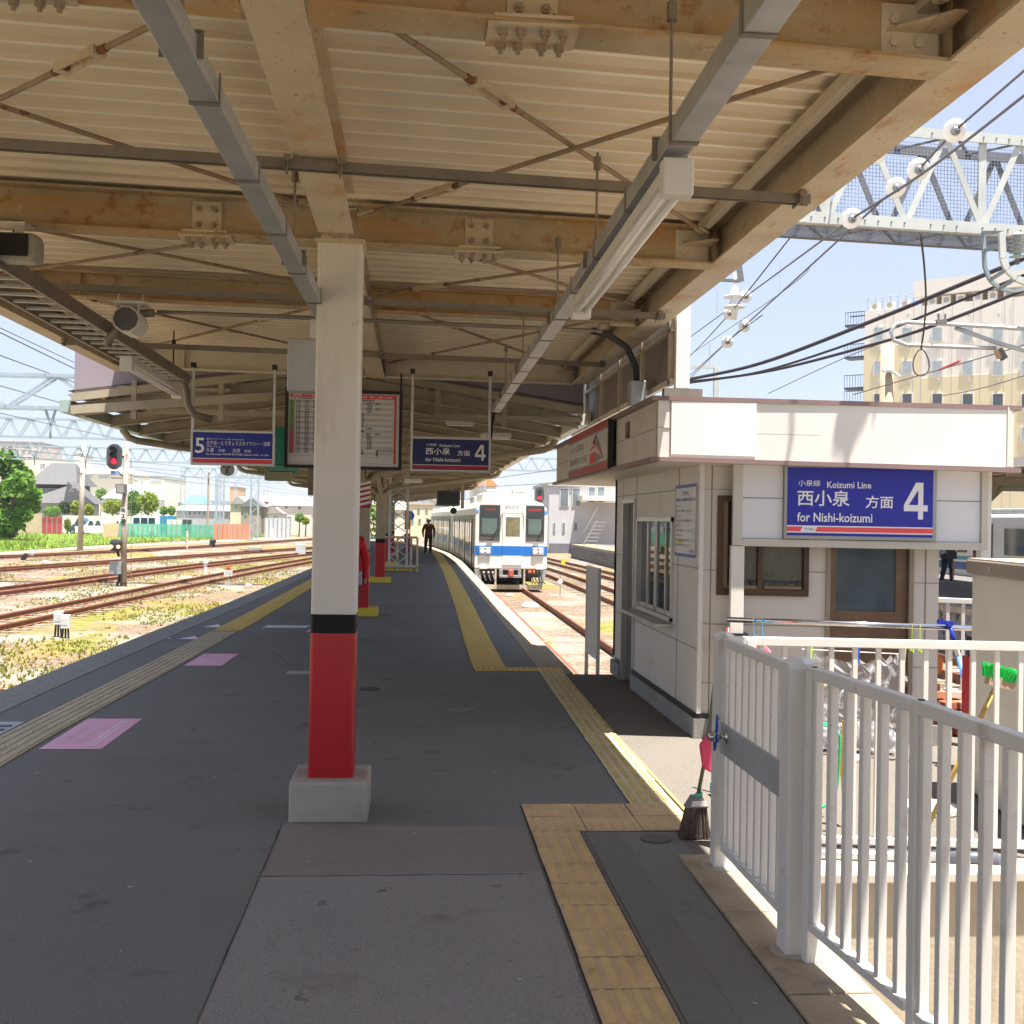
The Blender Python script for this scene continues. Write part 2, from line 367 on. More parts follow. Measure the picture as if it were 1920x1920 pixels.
def hbeam(mb, p, q, h, fwid, tf=.013, tw=.009, up=(0, 0, 1)):
    p = Vector(p); q = Vector(q); z = Vector((0, 0, h / 2 - tf / 2))
    mb.beam(p + z, q + z, fwid, tf); mb.beam(p - z, q - z, fwid, tf); mb.beam(p, q, tw, h - 2 * tf); return mb
zc = (ZB + ZT) / 2
for y0, m_, h, wf in ((-2.6, beam_r, .24, .17), (.5, beam_r, .24, .17), (3.62, beam_r, .24, .17), (6.72, beam_r, .24, .17), (9.05, beam_r, .2, .12), (12.95, beam_c, .24, .15)):
    for a, b_ in ((CX0 + .1, -.59), (-.37, CX1 - .16)):
        mb = hbeam(MB(), (a, sk(y0, a), ZT - h / 2), (b_, sk(y0, b_), ZT - h / 2), h, wf)
        for xx in ((a + .35, a + .7) if a < -1 else (b_ - .02,)): mb.box(xx, xx + .008, sk(y0, xx) - wf / 2 + .01, sk(y0, xx) + wf / 2 - .01, ZT - h + .014, ZT - .014)
        mb.build('cross_beam', m_, cano)
for a, b_ in ((-4, 6.42), (6.76, 13.0)):
    mb = hbeam(MB(), (-.48, a, zc + .001), (-.48, b_, zc + .001), .242, .2)
    mb.build('centre_beam', beam_m, cano)
for x, wd in ((1.93, .19), (CX0 + .03, .15)):
    mb = MB(); mb.beam((x, -4.2, ZB + .008), (x, 13.1, ZB + .008), wd, .014); mb.beam((x - math.copysign(.02, x), -4.2, ZB + .14), (x - math.copysign(.02, x), 13.1, ZB + .14), .01, .25)
    mb.beam((x, -4.2, ZT + .012), (x, 13.1, ZT + .012), wd, .012)
    mb.build('edge_beam', beam_m, cano)
    s = math.copysign(1, x)
    mb = MB(); mb.beam((x - s * .17, -4.2, 3.60), (x - s * .17, 13.1, 3.60), .05, .06); mb.build('edge_purlin', beam_c, cano)
    mb = MB(); y = -4.2
    while y < 13: mb.box(x + s * .10 - .004, x + s * .10 + .05, y, min(13.1, y + 2.35), ZB + .045, 3.75); y += 2.36
    mb.build('eave_flashing', cream, cano)
# bolted splices and gussets
SPL = []
def splice(x, y0, par):
    yw = sk(y0, x); m = MB(); m.box(x - .085, x + .085, yw - .018, yw + .018, ZB + .03, ZT - .03)
    m.box(x - .15, x + .15, yw - .09, yw + .09, ZB - .012, ZB - .001); m.box(x - .13, x + .13, yw - .09, yw + .09, ZB + .014, ZB + .026)
    SPL.append(m.build('splice_plate', beam_m, par)); BM = mat('bolt_tan', (.34, .27, .19), .6, spots=[((.22, .11, .06), .58, .05, 20)]); sp_o = par.children[-1] if False else SPL[-1]
    for dx in (-.045, .045):
        for z in (ZB + .075, ZB + .165):
            m = MB(); m.tube([(x + dx, yw - .018, z), (x + dx, yw - .034, z)], .017, 6); m.tube([(x + dx, yw - .034, z), (x + dx, yw - .042, z)], .009, 8); m.build('bolt', BM, sp_o)
    for dx in (-.10, -.04, .04, .10):
        for dy in (-.055, .055): m = MB(); m.tube([(x + dx, yw + dy, ZB - .012), (x + dx, yw + dy, ZB - .032)], .018, 6); m.tube([(x + dx, yw + dy, ZB - .03), (x + dx, yw + dy, ZB - .048)], .009, 8); m.build('bolt', BM, sp_o)
for y0 in (3.62, 6.72):
    for x in (-1.25, .36): splice(x, y0, cano)
for y0 in (.5, 3.62, 6.72, 9.05, 12.95):
    for s, x in ((1, 1.84), (-1, CX0 + .12)):
        yw = sk(y0, x)
        for d in (-1, 1):
            m = MB(); m.prism([(x, yw + d * .02, 3.5), (x - s * .22, yw + d * .02, 3.5), (x - s * .04, yw + d * .20, 3.5), (x, yw + d * .20, 3.5)], (0, 0, .01)); m.build('gusset_plate', beam_m, cano)
    m = MB(); x = 1.70; yw = sk(y0, x); m.box(x - .09, x + .12, yw - .016, yw + .016, ZB + .02, ZT - .02)
    for dx in (-.045, .045):
        for z in (ZB + .08, ZB + .16): m.tube([(x + dx, yw - .016, z), (x + dx, yw - .03, z)], .017, 6)
    m.build('end_plate', beam_c, cano)
def brace(p, q, par, t=.3, r=.0125, m_=beam_m, lug=True):
    p = Vector(p); q = Vector(q); d = (q - p).normalized(); c = p.lerp(q, t); s = d.cross(Vector((0, 0, 1))).normalized()
    m = MB(); m.tube([p, c - d * .12], r, 6); m.tube([c + d * .12, q], r, 6)
    ro = m.build('brace_rod', mat('rod_brown', (.30, .22, .15), .7, var=.2, scale=6, spots=[((.20, .09, .05), .6, .05, 12)]), par)
    for g_ in (-1, 1): MB().tube([c + d * g_ * .1, c + d * g_ * .2], .016, 6).build('threaded_end', mat('rust_thread', (.2, .08, .04), .8), ro)
    m = MB(); m.beam(c - d * .13 + s * .024, c + d * .13 + s * .024, .014, .028); m.beam(c - d * .13 - s * .024, c + d * .13 - s * .024, .014, .028)
    m.beam(c - d * .15, c - d * .11, .058, .034); m.beam(c + d * .15, c + d * .11, .058, .034); m.build('turnbuckle', beam_m, ro)
    if lug:
        m = MB()
        for e, sg in ((p, 1), (q, -1)): m.beam(e - d * sg * .02, e + d * sg * .13, .05, .012)
        m.build('lug', beam_m, ro)
bays = [(.5, 3.62), (3.62, 6.72), (6.72, 9.05), (9.05, 12.95)]
for i, (a, b_) in enumerate(bays):
    z = 3.555
    for xl, xr in ((CX0 + .2, -.62), (-.34, 1.76)):
        brace((xl, sk(a, xl) + .16, z), (xr, sk(b_, xr) - .16, z), cano, t=.22 if xl < -1 else .30)
        brace((xl, sk(b_, xl) - .16, z - .025), (xr, sk(a, xr) + .16, z - .025), cano, t=.20 if xl > -1 else .72)
# light channels hung under the beams across the platform
for y0, xa, xb in ((5.1, -3.3, 1.9), (8.25, -3.3, 1.9), (10.95, -3.3, 1.9)):
    ch = thing('support_channel', {5.1: 'grey steel channel crossing in front of the nearest pillar top', 8.25: 'grey steel channel crossing just behind the nearest pillar', 10.95: 'grey steel channel crossing over the two hanging destination signs'}[y0], 'channel', (-.5, y0, 3.35), 'channels clamped under the canopy beams')
    m = MB(); m.beam((xa, sk(y0, xa), 3.365), (xb, sk(y0, xb), 3.365), .045, .006); m.beam((xa, sk(y0, xa) - .02, 3.345), (xb, sk(y0, xb) - .02, 3.345), .005, .045); m.beam((xa, sk(y0, xa) + .02, 3.345), (xb, sk(y0, xb) + .02, 3.345), .005, .045)
    m.build('channel', galv_d, ch)
    for x in (-3.3, -.60, -.36, 1.85):
        m = MB(); yw = sk(y0, x); m.beam((x, yw - .045, 3.345), (x, yw - .045, 3.375), .03, .03); m.tube([(x, yw - .05, 3.30), (x, yw - .05, 3.375)], .006, 6); m.beam((x - .012, yw - .06, 3.325), (x - .012, yw + .06, 3.325), .008, .02); m.build('clamp', galv_d, ch)

# ------------------------------------------------------------------ pillars
def pillar(name, x, y, w_, d_, zt, zb0, z1, z2, label, base, group, steel=pillar_w):
    t = thing(name, label, 'pillar', (x, y, 0), group)
    r = .028 if base == 'big' else .008
    MB().rpost(x, y, w_, d_, r, z2, zt).build('shaft', steel, t)
    MB().rpost(x, y, w_ + .002, d_ + .002, r, z1, z2 - .001).build('black_band', mat('band_black', (.008, .008, .008), .5, spec=.25), t)
    MB().rpost(x, y, w_ + .002, d_ + .002, r, zb0, z1 - .001).build('red_band', red_p, t)
    return t
p1 = pillar('canopy_pillar', -.465, 6.68, .262, .25, 3.36, .2, 1.07, 1.18, 'square cream steel pillar with black and red bands on concrete block', 'big', 'platform pillars')
MB().box(-.69, -.24, 6.44, 6.92, -.02, .225).build('concrete_base', conc, p1, bevel=.012)
MB().box(-.61, -.32, 6.54, 6.82, 3.355, 3.378).build('cap_plate', beam_m, p1)

# ------------------------------------------------------------------ lighting rails, lamps, trays
def rail_run(name, label, x0, x1, y0, y1, z, hang, wd=.075, hgt=.05):
    t = thing(name, label, 'cable rail', (x0, y0, z))
    y = y0; i = 0
    while y < y1 - .01:
        e = min(y1, y + .78); xa = x0 + (x1 - x0) * (y - y0) / (y1 - y0); xe = x0 + (x1 - x0) * (e - y0) / (y1 - y0)
        MB().beam((xa, y + .002, z), (xe, e - .002, z), wd, hgt).build('rail_length', galv, t, bevel=.003)
        m = MB(); s = wd / 2 + .004; xe2 = xe
        m.box(xe - s, xe + s, e - .012, e + .012, z - hgt / 2 - .004, z - hgt / 2 - .001); m.box(xe - s, xe - s + .004, e - .012, e + .012, z - hgt / 2, z + hgt / 2 + .02); m.box(xe + s - .004, xe + s, e - .012, e + .012, z - hgt / 2, z + hgt / 2 + .02)
        m.build('joint_strap', galv_d, t)
        y = e
    for y in hang:
        xa = x0 + (x1 - x0) * (y - y0) / (y1 - y0); m = MB(); m.tube([(xa, y, z + hgt / 2), (xa, y, 3.5)], .006, 6)
        m.beam((xa - wd / 2 - .012, y, z + .045), (xa + wd / 2 + .012, y, z + .045), .02, .006); m.beam((xa + wd / 2 + .008, y, z - .03), (xa + wd / 2 + .008, y, z + .05), .02, .005); m.beam((xa - wd / 2 - .008, y, z - .03), (xa - wd / 2 - .008, y, z + .05), .02, .005)
        m.tube([(xa, y, 3.42), (xa, y, 3.48)], .018, 8)
        m.build('hanger', galv_d, t)
    return t
rail_run('cable_rail', 'grey cable rail hanging to the left of the central beam', -.70, -.60, .3, 7.4, 3.03, (1.2, 3.1, 5.6), .085, .07)
rail_run('cable_rail', 'long grey lamp rail above the yellow tactile path, lamps beneath', .80, .88, .3, 12.3, 2.98, (1.9, 3.62, 5.2, 6.72, 9.05, 10.95), .085, .07)
tube_m = mat('lamp_tube', (.82, .82, .80), .25, var=.01, spec=.6)
lamp_h = mat('lamp_housing', (.66, .65, .60), .35, var=.05, spots=[((.4, .38, .33), .66, .1, 8)])
def lamp(x, y0, x2, y1, z, label):
    t = thing('fluorescent_lamp', label, 'lamp', (x, y0, z), 'fluorescent lamps under the canopy')
    MB().beam((x, y0 + .06, z), (x2, y1 - .06, z), .075, .045).build('housing', lamp_h, t, bevel=.008)
    for y, xx in ((y0 + .03, x), (y1 - .03, x2)): MB().box(xx - .05, xx + .05, y - .035, y + .035, z - .09, z + .03).build('end_socket', lamp_h, t, bevel=.006)
    for d in (-.024, .024): MB().tube([(x + d, y0 + .05, z - .055), (x2 + d, y1 - .05, z - .055)], .015, 10).build('tube', tube_m, t, smooth=True)
lamp(.825, 3.5, .842, 5.75, 2.895, 'long white twin tube lamp under the lamp rail over the platform')
lamp(-.64, 7.2, -.66, 8.5, 2.99, 'twin tube lamp half hidden behind the nearest pillar top')
lamp(-2.40, 9.4, -2.44, 11.6, 3.02, 'twin tube lamp under the ladder shaped cable tray')
# ladder tray
t = thing('ladder_tray', 'ladder shaped cable tray with many rungs along the left eave', 'cable tray', (-2.6, 4, 3.2))
for x in (-2.35, -2.66): MB().beam((x, 5.0, 3.17), (x - .04, 11.9, 3.17), .02, .10).build('side_rail', galv_d, t)
y = 5.05
while y < 11.8: MB().beam((-2.655, y, 3.135), (-2.37, y + .02, 3.135), .03, .018).build('rung', galv, t); y += .25
for y in (6.7, 9.0, 10.95):
    m = MB(); m.tube([(-2.35, y, 3.2), (-2.35, y, 3.52)], .007, 6); m.tube([(-2.35, y, 3.36), (-2.35, y, 3.43)], .02, 8); m.build('hanger', blackm, t)
m = MB(); m.tube([(-2.52, 8.0 + .45 * k, 3.155 + .01 * (k % 2)) for k in range(9)], .012, 6); m.build('cable', rubber, t)
# conduits
def pipe(name, label, cat, pts, r, m_, group=None):
    return tag(MB().tube(pts, r, 10).build(name, m_, smooth=True), label, cat, group)
def arc(c, r, a0, a1, ax1, ax2, n=8):
    c = Vector(c); ax1 = Vector(ax1); ax2 = Vector(ax2); return [c + ax1 * r * math.cos(a0 + (a1 - a0) * k / n) + ax2 * r * math.sin(a0 + (a1 - a0) * k / n) for k in range(n + 1)]
pipe('conduit', 'thin dark conduit crossing under the canopy from ladder tray to hut', 'conduit', [(-2.0, 8.72, 3.30), (-1.2, 8.79, 3.31), (.9, 8.93, 3.31), (1.5, 8.98, 3.31)], .016, galv_d)
pipe('flexible_duct', 'thick curved grey duct dropping onto the ladder tray', 'duct', arc((-2.02, 8.7, 2.93), .36, R(90), R(165), (1, 0, 0), (0, 0, 1)), .032, galv_d)
pipe('flexible_duct', 'dark curved hose dropping from canopy to the grey junction box above the hut', 'hose', [(1.42, 8.98, 3.31), (1.58, 9.1, 3.30), (1.78, 9.35, 3.24), (1.93, 9.7, 3.12), (1.97, 9.85, 3.02)], .028, rubber)
pipe('flexible_duct', 'dark hose bending from lamp rail down towards the old roof', 'hose', [(.87, 12.3, 2.98), (.86, 12.5, 2.95), (.84, 12.55, 2.8), (.83, 12.6, 2.62)], .028, rubber)
pipe('flexible_duct', 'grey hose bending down from the ladder tray end', 'hose', [(-2.45, 11.9, 3.15), (-2.45, 12.05, 3.08), (-2.44, 12.1, 2.92), (-2.38, 12.15, 2.82), (-2.2, 12.2, 2.78)], .04, galv_d)
t = thing('junction_box', 'grey junction box under the canopy edge above the hut', 'junction box', (1.97, 9.85, 2.8))
MB().box(1.90, 2.05, 9.78, 9.94, 2.80, 3.02).build('box', galv, t, bevel=.006); MB().box(1.91, 2.04, 9.772, 9.779, 2.81, 3.01).build('lid', galv, t)
MB().tube([(1.99, 9.86, 2.8), (1.99, 9.86, 2.72), (1.93, 9.84, 2.66), (1.88, 9.8, 2.62), (1.88, 9.8, 2.50)], .02, 8).build('outlet_hose', galv_d, t, smooth=True)
pipe('drop_conduit', 'grey conduit bending down into the box left of the nearest pillar', 'conduit', [(-.78, 7.35, 3.22), (-.72, 7.4, 3.23), (-.685, 7.42, 3.18), (-.68, 7.42, 3.05), (-.68, 7.42, 2.93)], .012, galv_d)
t = thing('control_box', 'plain grey metal box behind the nearest pillar above the timetable', 'box', (-.72, 7.5, 2.6))
MB().box(-.86, -.50, 7.44, 7.62, 2.58, 2.93).build('box', mat('box_grey', (.42, .42, .42), .45, .2), t, bevel=.008)
MB().box(-.85, -.51, 7.43, 7.439, 2.59, 2.92).build('lid', mat('box_grey', (.42, .42, .42), .45, .2), t)
# loudspeakers
t = thing('loudspeaker', 'black square loudspeaker hanging under the canopy beam', 'loudspeaker', (-2.28, 6.5, 3.2))
MB().box(-2.37, -2.13, 6.38, 6.55, 3.15, 3.31).build('cabinet', mat('speaker_shell', (.30, .28, .24), .5), t, bevel=.035)
MB().box(-2.355, -2.17, 6.368, 6.381, 3.17, 3.295).build('grille', mat('speaker_grille', (.03, .025, .02), .8, bump=.6, bscale=400), t, bevel=.01)
m = MB(); m.box(-2.38, -2.20, 6.4, 6.56, 3.37, 3.375); m.box(-2.38, -2.20, 6.4, 6.405, 3.345, 3.375); m.tube([(-2.25, 6.46, 3.30), (-2.25, 6.46, 3.375)], .025, 10); m.build('bracket', beam_c, t)
t = thing('loudspeaker', 'round cream loudspeaker with ribbed horn hung from a white bracket', 'loudspeaker', (-2.2, 8.6, 3.2))
c = Vector((-2.19, 8.55, 3.21)); m = MB(); m.tube([c, c + Vector((0, .02, 0)), c + Vector((.03, .2, -.02)), c + Vector((.035, .24, -.02))], [.105, .105, .095, .07], 10); m.build('body', cream, t)
m = MB(); m.tube([c + Vector((0, -.012, 0)), c + Vector((0, .002, 0))], .09, 10); m.build('grille', mat('speaker_grille2', (.12, .12, .13), .6, bump=.6, bscale=300), t)
m = MB(); m.box(-2.27, -2.05, 8.52, 8.72, 3.325, 3.345); m.tube([(-2.25, 8.56, 3.33), (-2.25, 8.56, 3.42)], .004, 6); m.tube([(-2.07, 8.56, 3.33), (-2.07, 8.56, 3.42)], .004, 6); m.tube([(-2.24, 8.6, 3.34), (-2.24, 8.6, 3.29)], .006, 6); m.tube([(-2.11, 8.6, 3.34), (-2.11, 8.6, 3.24)], .006, 6); m.build('bracket', white_p, t)

# ------------------------------------------------------------------ hanging signs, timetables
wht = mat('lettering_white', (.80, .80, .80), .5, var=.01)
blk = mat('lettering_black', (.03, .03, .03), .6, var=.01)
gry = mat('lettering_grey', (.25, .25, .27), .6, var=.01)
blt = mat('lettering_blue', (.08, .10, .35), .6, var=.01)
def sign_frame(name, label, x0, x1, z0, z1, Y, bm, group, hang=True, hx=None):
    t = thing(name, label, 'sign', ((x0 + x1) / 2, Y, z0), group)
    fr = mat('sign_frame_grey', (.55, .55, .52), .4, .3); s = .024
    m = MB(); m.box(x0, x1, Y, Y + .1, z0, z0 + s); m.box(x0, x1, Y, Y + .1, z1 - s, z1); m.box(x0, x0 + s, Y, Y + .1, z0 + s, z1 - s); m.box(x1 - s, x1, Y, Y + .1, z0 + s, z1 - s); m.build('frame', fr, t, bevel=.003)
    MB().box(x0 + s, x1 - s, Y + .012, Y + .09, z0 + s, z1 - s).build('panel', bm, t)
    if hang:
        for x in (x0 + .004, x1 - .025): MB().box(x - .008, x + .02, Y + .03, Y + .06, z1 - .001, 3.345).build('hanger_post', fr, t); 
        for x in (x0 + .004, x1 - .025): MB().box(x - .02, x + .03, Y + .01, Y + .08, 3.33, 3.385).build('hanger_clamp', blackm, t)
    return t
YSG = 12.15
t = sign_frame('hanging_sign', 'navy hanging platform sign with large white 5 on its left', -2.41, -1.52, 2.285, 2.66, YSG, blue_sg, 'navy hanging destination signs')
o = (-2.41, YSG + .0115, 2.285); U = (1, 0, 0); V = (0, 0, 1)
rect(o, U, V, (.026, .862, .026, .068), .001, .004).build('red_stripe', red_s, t); rect(o, U, V, (.026, .862, .068, .075), .001, .004).build('white_stripe', wht, t)
def T(s, b, par, o, m=wht, bold=.02, d=.0035): return text(s, 'lettering', m, par, o, U, V, b, d, bold)
T('5', (.045, .145, .125, .29), t, o, bold=.012)
T('東武スカイツリーライン', (.165, .36, .272, .29), t, o, bold=.01); T('TOBU SKYTREE LINE', (.375, .56, .272, .284), t, o, bold=.01)
T('北千住・とうきょうスカイツリー・浅草', (.165, .84, .214, .262), t, o, bold=.006)
T('伊勢崎線', (.165, .225, .192, .205), t, o, bold=.01); T('Isesaki Line', (.24, .32, .192, .202), t, o, bold=.01)
T('久喜', (.165, .245, .14, .183), t, o, bold=.006); T('方面', (.29, .36, .142, .174), t, o, bold=.006); T('太田', (.44, .52, .14, .183), t, o, bold=.006); T('方面', (.565, .635, .142, .174), t, o, bold=.006)
T('for Kita-senju, TOKYO SKYTREE, Asakusa, Kuki   for Ota', (.165, .825, .104, .127), t, o, bold=.02)
t = sign_frame('hanging_sign', 'dark navy hanging platform sign with white 4 on its right', -.06, .82, 2.265, 2.645, YSG, blue_sd, 'navy hanging destination signs')
o = (-.06, YSG + .0115, 2.265)
def four(b, par, o, ax=None):
    a = FOURAX[-1]; n = Vector(a).cross(Vector((0, 0, 1))); m = MB()
    for pc in ([(.60, 0), (.81, 0), (.81, 1), (.60, 1)], [(0, .22), (.60, .22), (.60, .39), (0, .39)], [(.81, .22), (1, .22), (1, .39), (.81, .39)], [(0, .39), (.20, .39), (.60, .80), (.60, 1), (.50, 1)]):
        m.add([Vector(o) + Vector(a) * (b[0] + (b[1] - b[0]) * x) + Vector((0, 0, b[2] + (b[3] - b[2]) * z)) + n * .0035 for x, z in pc], [tuple(range(len(pc)))])
    m.build('lettering', wht, par, fix=False)
FOURAX = [(1, 0, 0)]
def koizumi(t, o, w_, h_, sc_, mark=False):
    def B(a, b, c, d): return (a * w_, b * w_, c * h_, d * h_)
    T('小泉線', B(.09, .235, .715, .80), t, o, bold=.004); T('Koizumi Line', B(.28, .57, .695, .785), t, o, bold=.012)
    T('西小泉', B(.085, .43, .45, .665), t, o, bold=.012); T('方面', B(.535, .715, .43, .60), t, o, bold=.012)
    T('for Nishi-koizumi', B(.085, .58, .235, .36), t, o, bold=.014); four(B(.785, .94, .29, .785), t, o)
koizumi(t, (o[0] + .10, o[1], o[2] + .028), .77, .35, 1)
rect(o, U, V, (.026, .852, .034, .07), .001, .004).build('red_stripe', mat('stripe_darkred', (.45, .02, .04), .4), t); rect(o, U, V, (.026, .852, .07, .076), .001, .004).build('white_stripe', wht, t)
# timetable board
def timetable(x0, x1, z0, z1, Y, label, rows_, head, redcol):
    t = thing('timetable_board', label, 'timetable', ((x0 + x1) / 2, Y, z0), 'timetable boards behind the nearest pillar')
    m = MB(); s = .035; m.box(x0, x1, Y, Y + .07, z0, z0 + s); m.box(x0, x1, Y, Y + .07, z1 - s, z1); m.box(x0, x0 + s, Y, Y + .07, z0 + s, z1 - s); m.box(x1 - s, x1, Y, Y + .07, z0 + s, z1 - s); m.build('frame', blackm, t)
    MB().box(x0 + s, x1 - s, Y + .02, Y + .06, z0 + s, z1 - s).build('sheet', mat('paper_white', (.62, .62, .62), .5, var=.02), t)
    for xx in (x0 + .01, x1 - .03): MB().box(xx, xx + .02, Y + .02, Y + .05, z1, 3.38).build('hanger_post', blackm, t)
    o = (x0 + s, Y + .0195, z0 + s); W = x1 - x0 - 2 * s; H_ = z1 - z0 - 2 * s
    rect(o, U, V, (.04 * W, .94 * W, .925 * H_, .985 * H_), .001, .003).build('header', red_s, t)
    if redcol: rect(o, U, V, (.90 * W, .94 * W, .04 * H_, .925 * H_), .001, .003).build('side_stripe', red_s, t)
    T(head, (.08 * W, .86 * W, .94 * H_, .968 * H_), t, o, wht, .01, .004)
    T('平日 発車時刻表', (.04 * W, .5 * W, .895 * H_, .915 * H_), t, o, blk, .02, .004)
    gm = mat('timetable_green', (.20, .42, .12), .6); rm = mat('timetable_red', (.68, .16, .16), .6); gr = mat('timetable_band', (.46, .46, .48), .6)
    n = len(rows_); top = .885 * H_; hh = (top - .16 * H_) / n
    A = {'g': MB(), 'r': MB()}; B_ = MB(); rnd = random.Random(5); tx = []
    for i, cnt in enumerate(rows_):
        zc_ = top - hh * (i + .5); k = 'g' if (redcol or i < n * .53) else 'r'
        q = rect(o, U, V, (.03 * W, .13 * W, zc_ - hh / 2, zc_ + hh / 2), .001, .003); A[k].add(q.v, q.f)
        if i % 2 == 0: q = rect(o, U, V, (.15 * W, .88 * W, zc_ - hh / 2, zc_ + hh / 2), .0006, .002); B_.add(q.v, q.f)
        tx.append((zc_, '   '.join('%02d' % (rnd.randrange(10, 18) + 20 * j_) for j_ in range(cnt))))
        T(str(i % 19 + 5), (.05 * W, .105 * W, zc_ - hh * .3, zc_ + hh * .3), t, o, blk, .01, .0045)
    A['g'].build('green_hours', gm, t)
    if A['r'].v: A['r'].build('red_hours', rm, t)
    B_.build('row_bands', gr, t)
    for zc_, s_ in tx:
        c_ = s_.count('   ') + 1; T(s_, (.17 * W, (.17 + .13 * c_ + .03 * (c_ - 1)) * W, zc_ - hh * .34, zc_ + hh * .34), t, o, blk, .02, .0045)
    rect(o, U, V, (.02 * W, .88 * W, .035 * H_, .038 * H_), .001, .003).build('rule', gry, t); rect(o, U, V, (.02 * W, .88 * W, .125 * H_, .128 * H_), .001, .003).build('rule', gry, t)
    if redcol: rect(o, U, V, (.58 * W, .90 * W, .215 * H_, .225 * H_), .003, .006).build('notice_edge', blk, t); rect(o, U, V, (.56 * W, .585 * W, .14 * H_, .225 * H_), .003, .006).build('notice_edge', blk, t)
timetable(-1.46, -.86, 2.29, 3.18, 12.5, 'left timetable board with green and red hour columns, mostly behind pillar', [3, 3, 4, 3, 3, 3, 4, 4, 3, 3, 3, 3, 4, 3, 3, 3, 4, 4, 3, 3], '伊勢崎線 下り 久喜・伊勢崎方面', False)
timetable(-.79, -.16, 2.285, 3.17, 12.5, 'right timetable board with one green hour column and red side stripe', [3, 2, 3, 2, 1, 1, 1, 1, 1, 2, 1, 3, 2, 2, 2, 2, 2, 1, 1], '小泉線 西小泉方面', True)

# ------------------------------------------------------------------ floor stickers and small covers
def sticker(label, pts, m_=pinkm, group='floor stickers along the left tactile strip', z=.003):
    t = thing('floor_sticker', label, 'floor sticker', (pts[0][0], pts[0][1], z), group)
    MB().add([(p[0], p[1], z) for p in pts], [tuple(range(len(pts)))]).build('sheet', m_, t, fix=False); return t
t = sticker('nearest pink floor sticker with white writing beside the tactile strip', [(-2.73, 8.45), (-2.28, 8.45), (-2.28, 9.7), (-2.73, 9.7)])
text('出入口付近では', 'lettering', mat('sticker_ink', (.86, .62, .74), .5), t, (-2.30, 8.6, .003), (0, 1, 0), (-1, 0, 0), (.1, .75, .30, .37), .0015, .02)
text('お待ちください', 'lettering', MATS['sticker_ink'], t, (-2.30, 8.6, .003), (0, 1, 0), (-1, 0, 0), (.1, .75, .19, .26), .0015, .02)
MB().box(-2.42, -2.40, 8.55, 9.6, .003, .0045).box(-2.38, -2.36, 8.55, 9.6, .003, .0045).build('line', MATS['sticker_ink'], t)
t = sticker('second pink floor sticker with white writing beside the tactile strip', [(-2.63, 13.1), (-2.2, 13.1), (-2.18, 14.25), (-2.61, 14.25)])
text('お待ちください', 'lettering', MATS['sticker_ink'], t, (-2.22, 13.2, .003), (0, 1, 0), (-1, 0, 0), (.1, .85, .22, .32), .0015, .02)
sticker('far pink floor sticker half hidden behind the nearest pillar', [(-1.62, 17.0), (-1.0, 17.0), (-1.0, 18.2), (-1.56, 18.2)])
wsm = mat('sticker_white', (.66, .68, .72), .5, var=.04); gsm = mat('sticker_blue', (.38, .48, .58), .5); gnm = mat('sticker_green', (.3, .55, .45), .5)
sticker('white strip painted on asphalt across from the pillar', [(-2.35, 17.6), (-1.68, 17.6), (-1.62, 18.0), (-2.3, 18.0)], wsm)
sticker('small pink triangle painted left of the tactile strip', [(-3.30, 15.9), (-2.98, 15.9), (-3.12, 16.3)], mat('tri_pink', (.75, .5, .62), .5))
sticker('small pale triangle painted left of the tactile strip', [(-3.25, 17.6), (-2.97, 17.6), (-3.1, 18.1)], wsm)
sticker('small green triangle painted at the platform edge', [(-3.62, 15.9), (-3.36, 15.9), (-3.5, 16.3)], gnm)
sticker('pale blue painted board at the platform edge', [(-3.75, 20.2), (-3.40, 20.2), (-3.38, 21.3), (-3.73, 21.3)], gsm)
sticker('grey ribbed mat at the left platform edge', [(-3.92, 8.0), (-3.2, 8.2), (-3.2, 9.55), (-3.92, 9.55)], mat('mat_grey', (.40, .42, .45), .6))
t = MB()
for k in range(7):
    for j in range(3): t.box(-3.88 + .23 * j, -3.70 + .23 * j, 8.3 + .17 * k + .05 * (j % 2), 8.36 + .17 * k + .05 * (j % 2), .004, .012)
tag(t.build('mat_rib', mat('mat_rib', (.12, .13, .17), .6)), 'dark dashes on the grey edge mat at the far left', 'mat marking')
def cover(label, x, y, r, m_, sq=False):
    if sq: o_ = MB().box(x - r, x + r, y - r, y + r, .001, .007).build('manhole_cover', m_)
    else: o_ = MB().cyl((x, y, .001), r, .007, 28).build('manhole_cover', m_)
    tag(o_, label, 'cover', 'small covers set in the platform')
iron = mat('cover_iron', (.125, .12, .11), .6, .3, bump=.5, bscale=150)
c_ = atz(1230, 1574, 0); cover('dark round cover just below the dotted tactile landing', c_.x, c_.y, .085, iron)
c_ = atz(864, 1332, 0); cover('pale oval cover in the middle of the platform', c_.x, c_.y, .12, mat('cover_pale', (.2, .2, .19), .7))
c_ = atz(693, 1292, 0); cover('dark round cover just right of the nearest pillar', c_.x, c_.y, .10, mat('cover_asph', (.075, .078, .08), .8))
c_ = atz(560, 1262, 0); cover('square grey cover left of the nearest pillar', c_.x, c_.y, .13, conc, True)
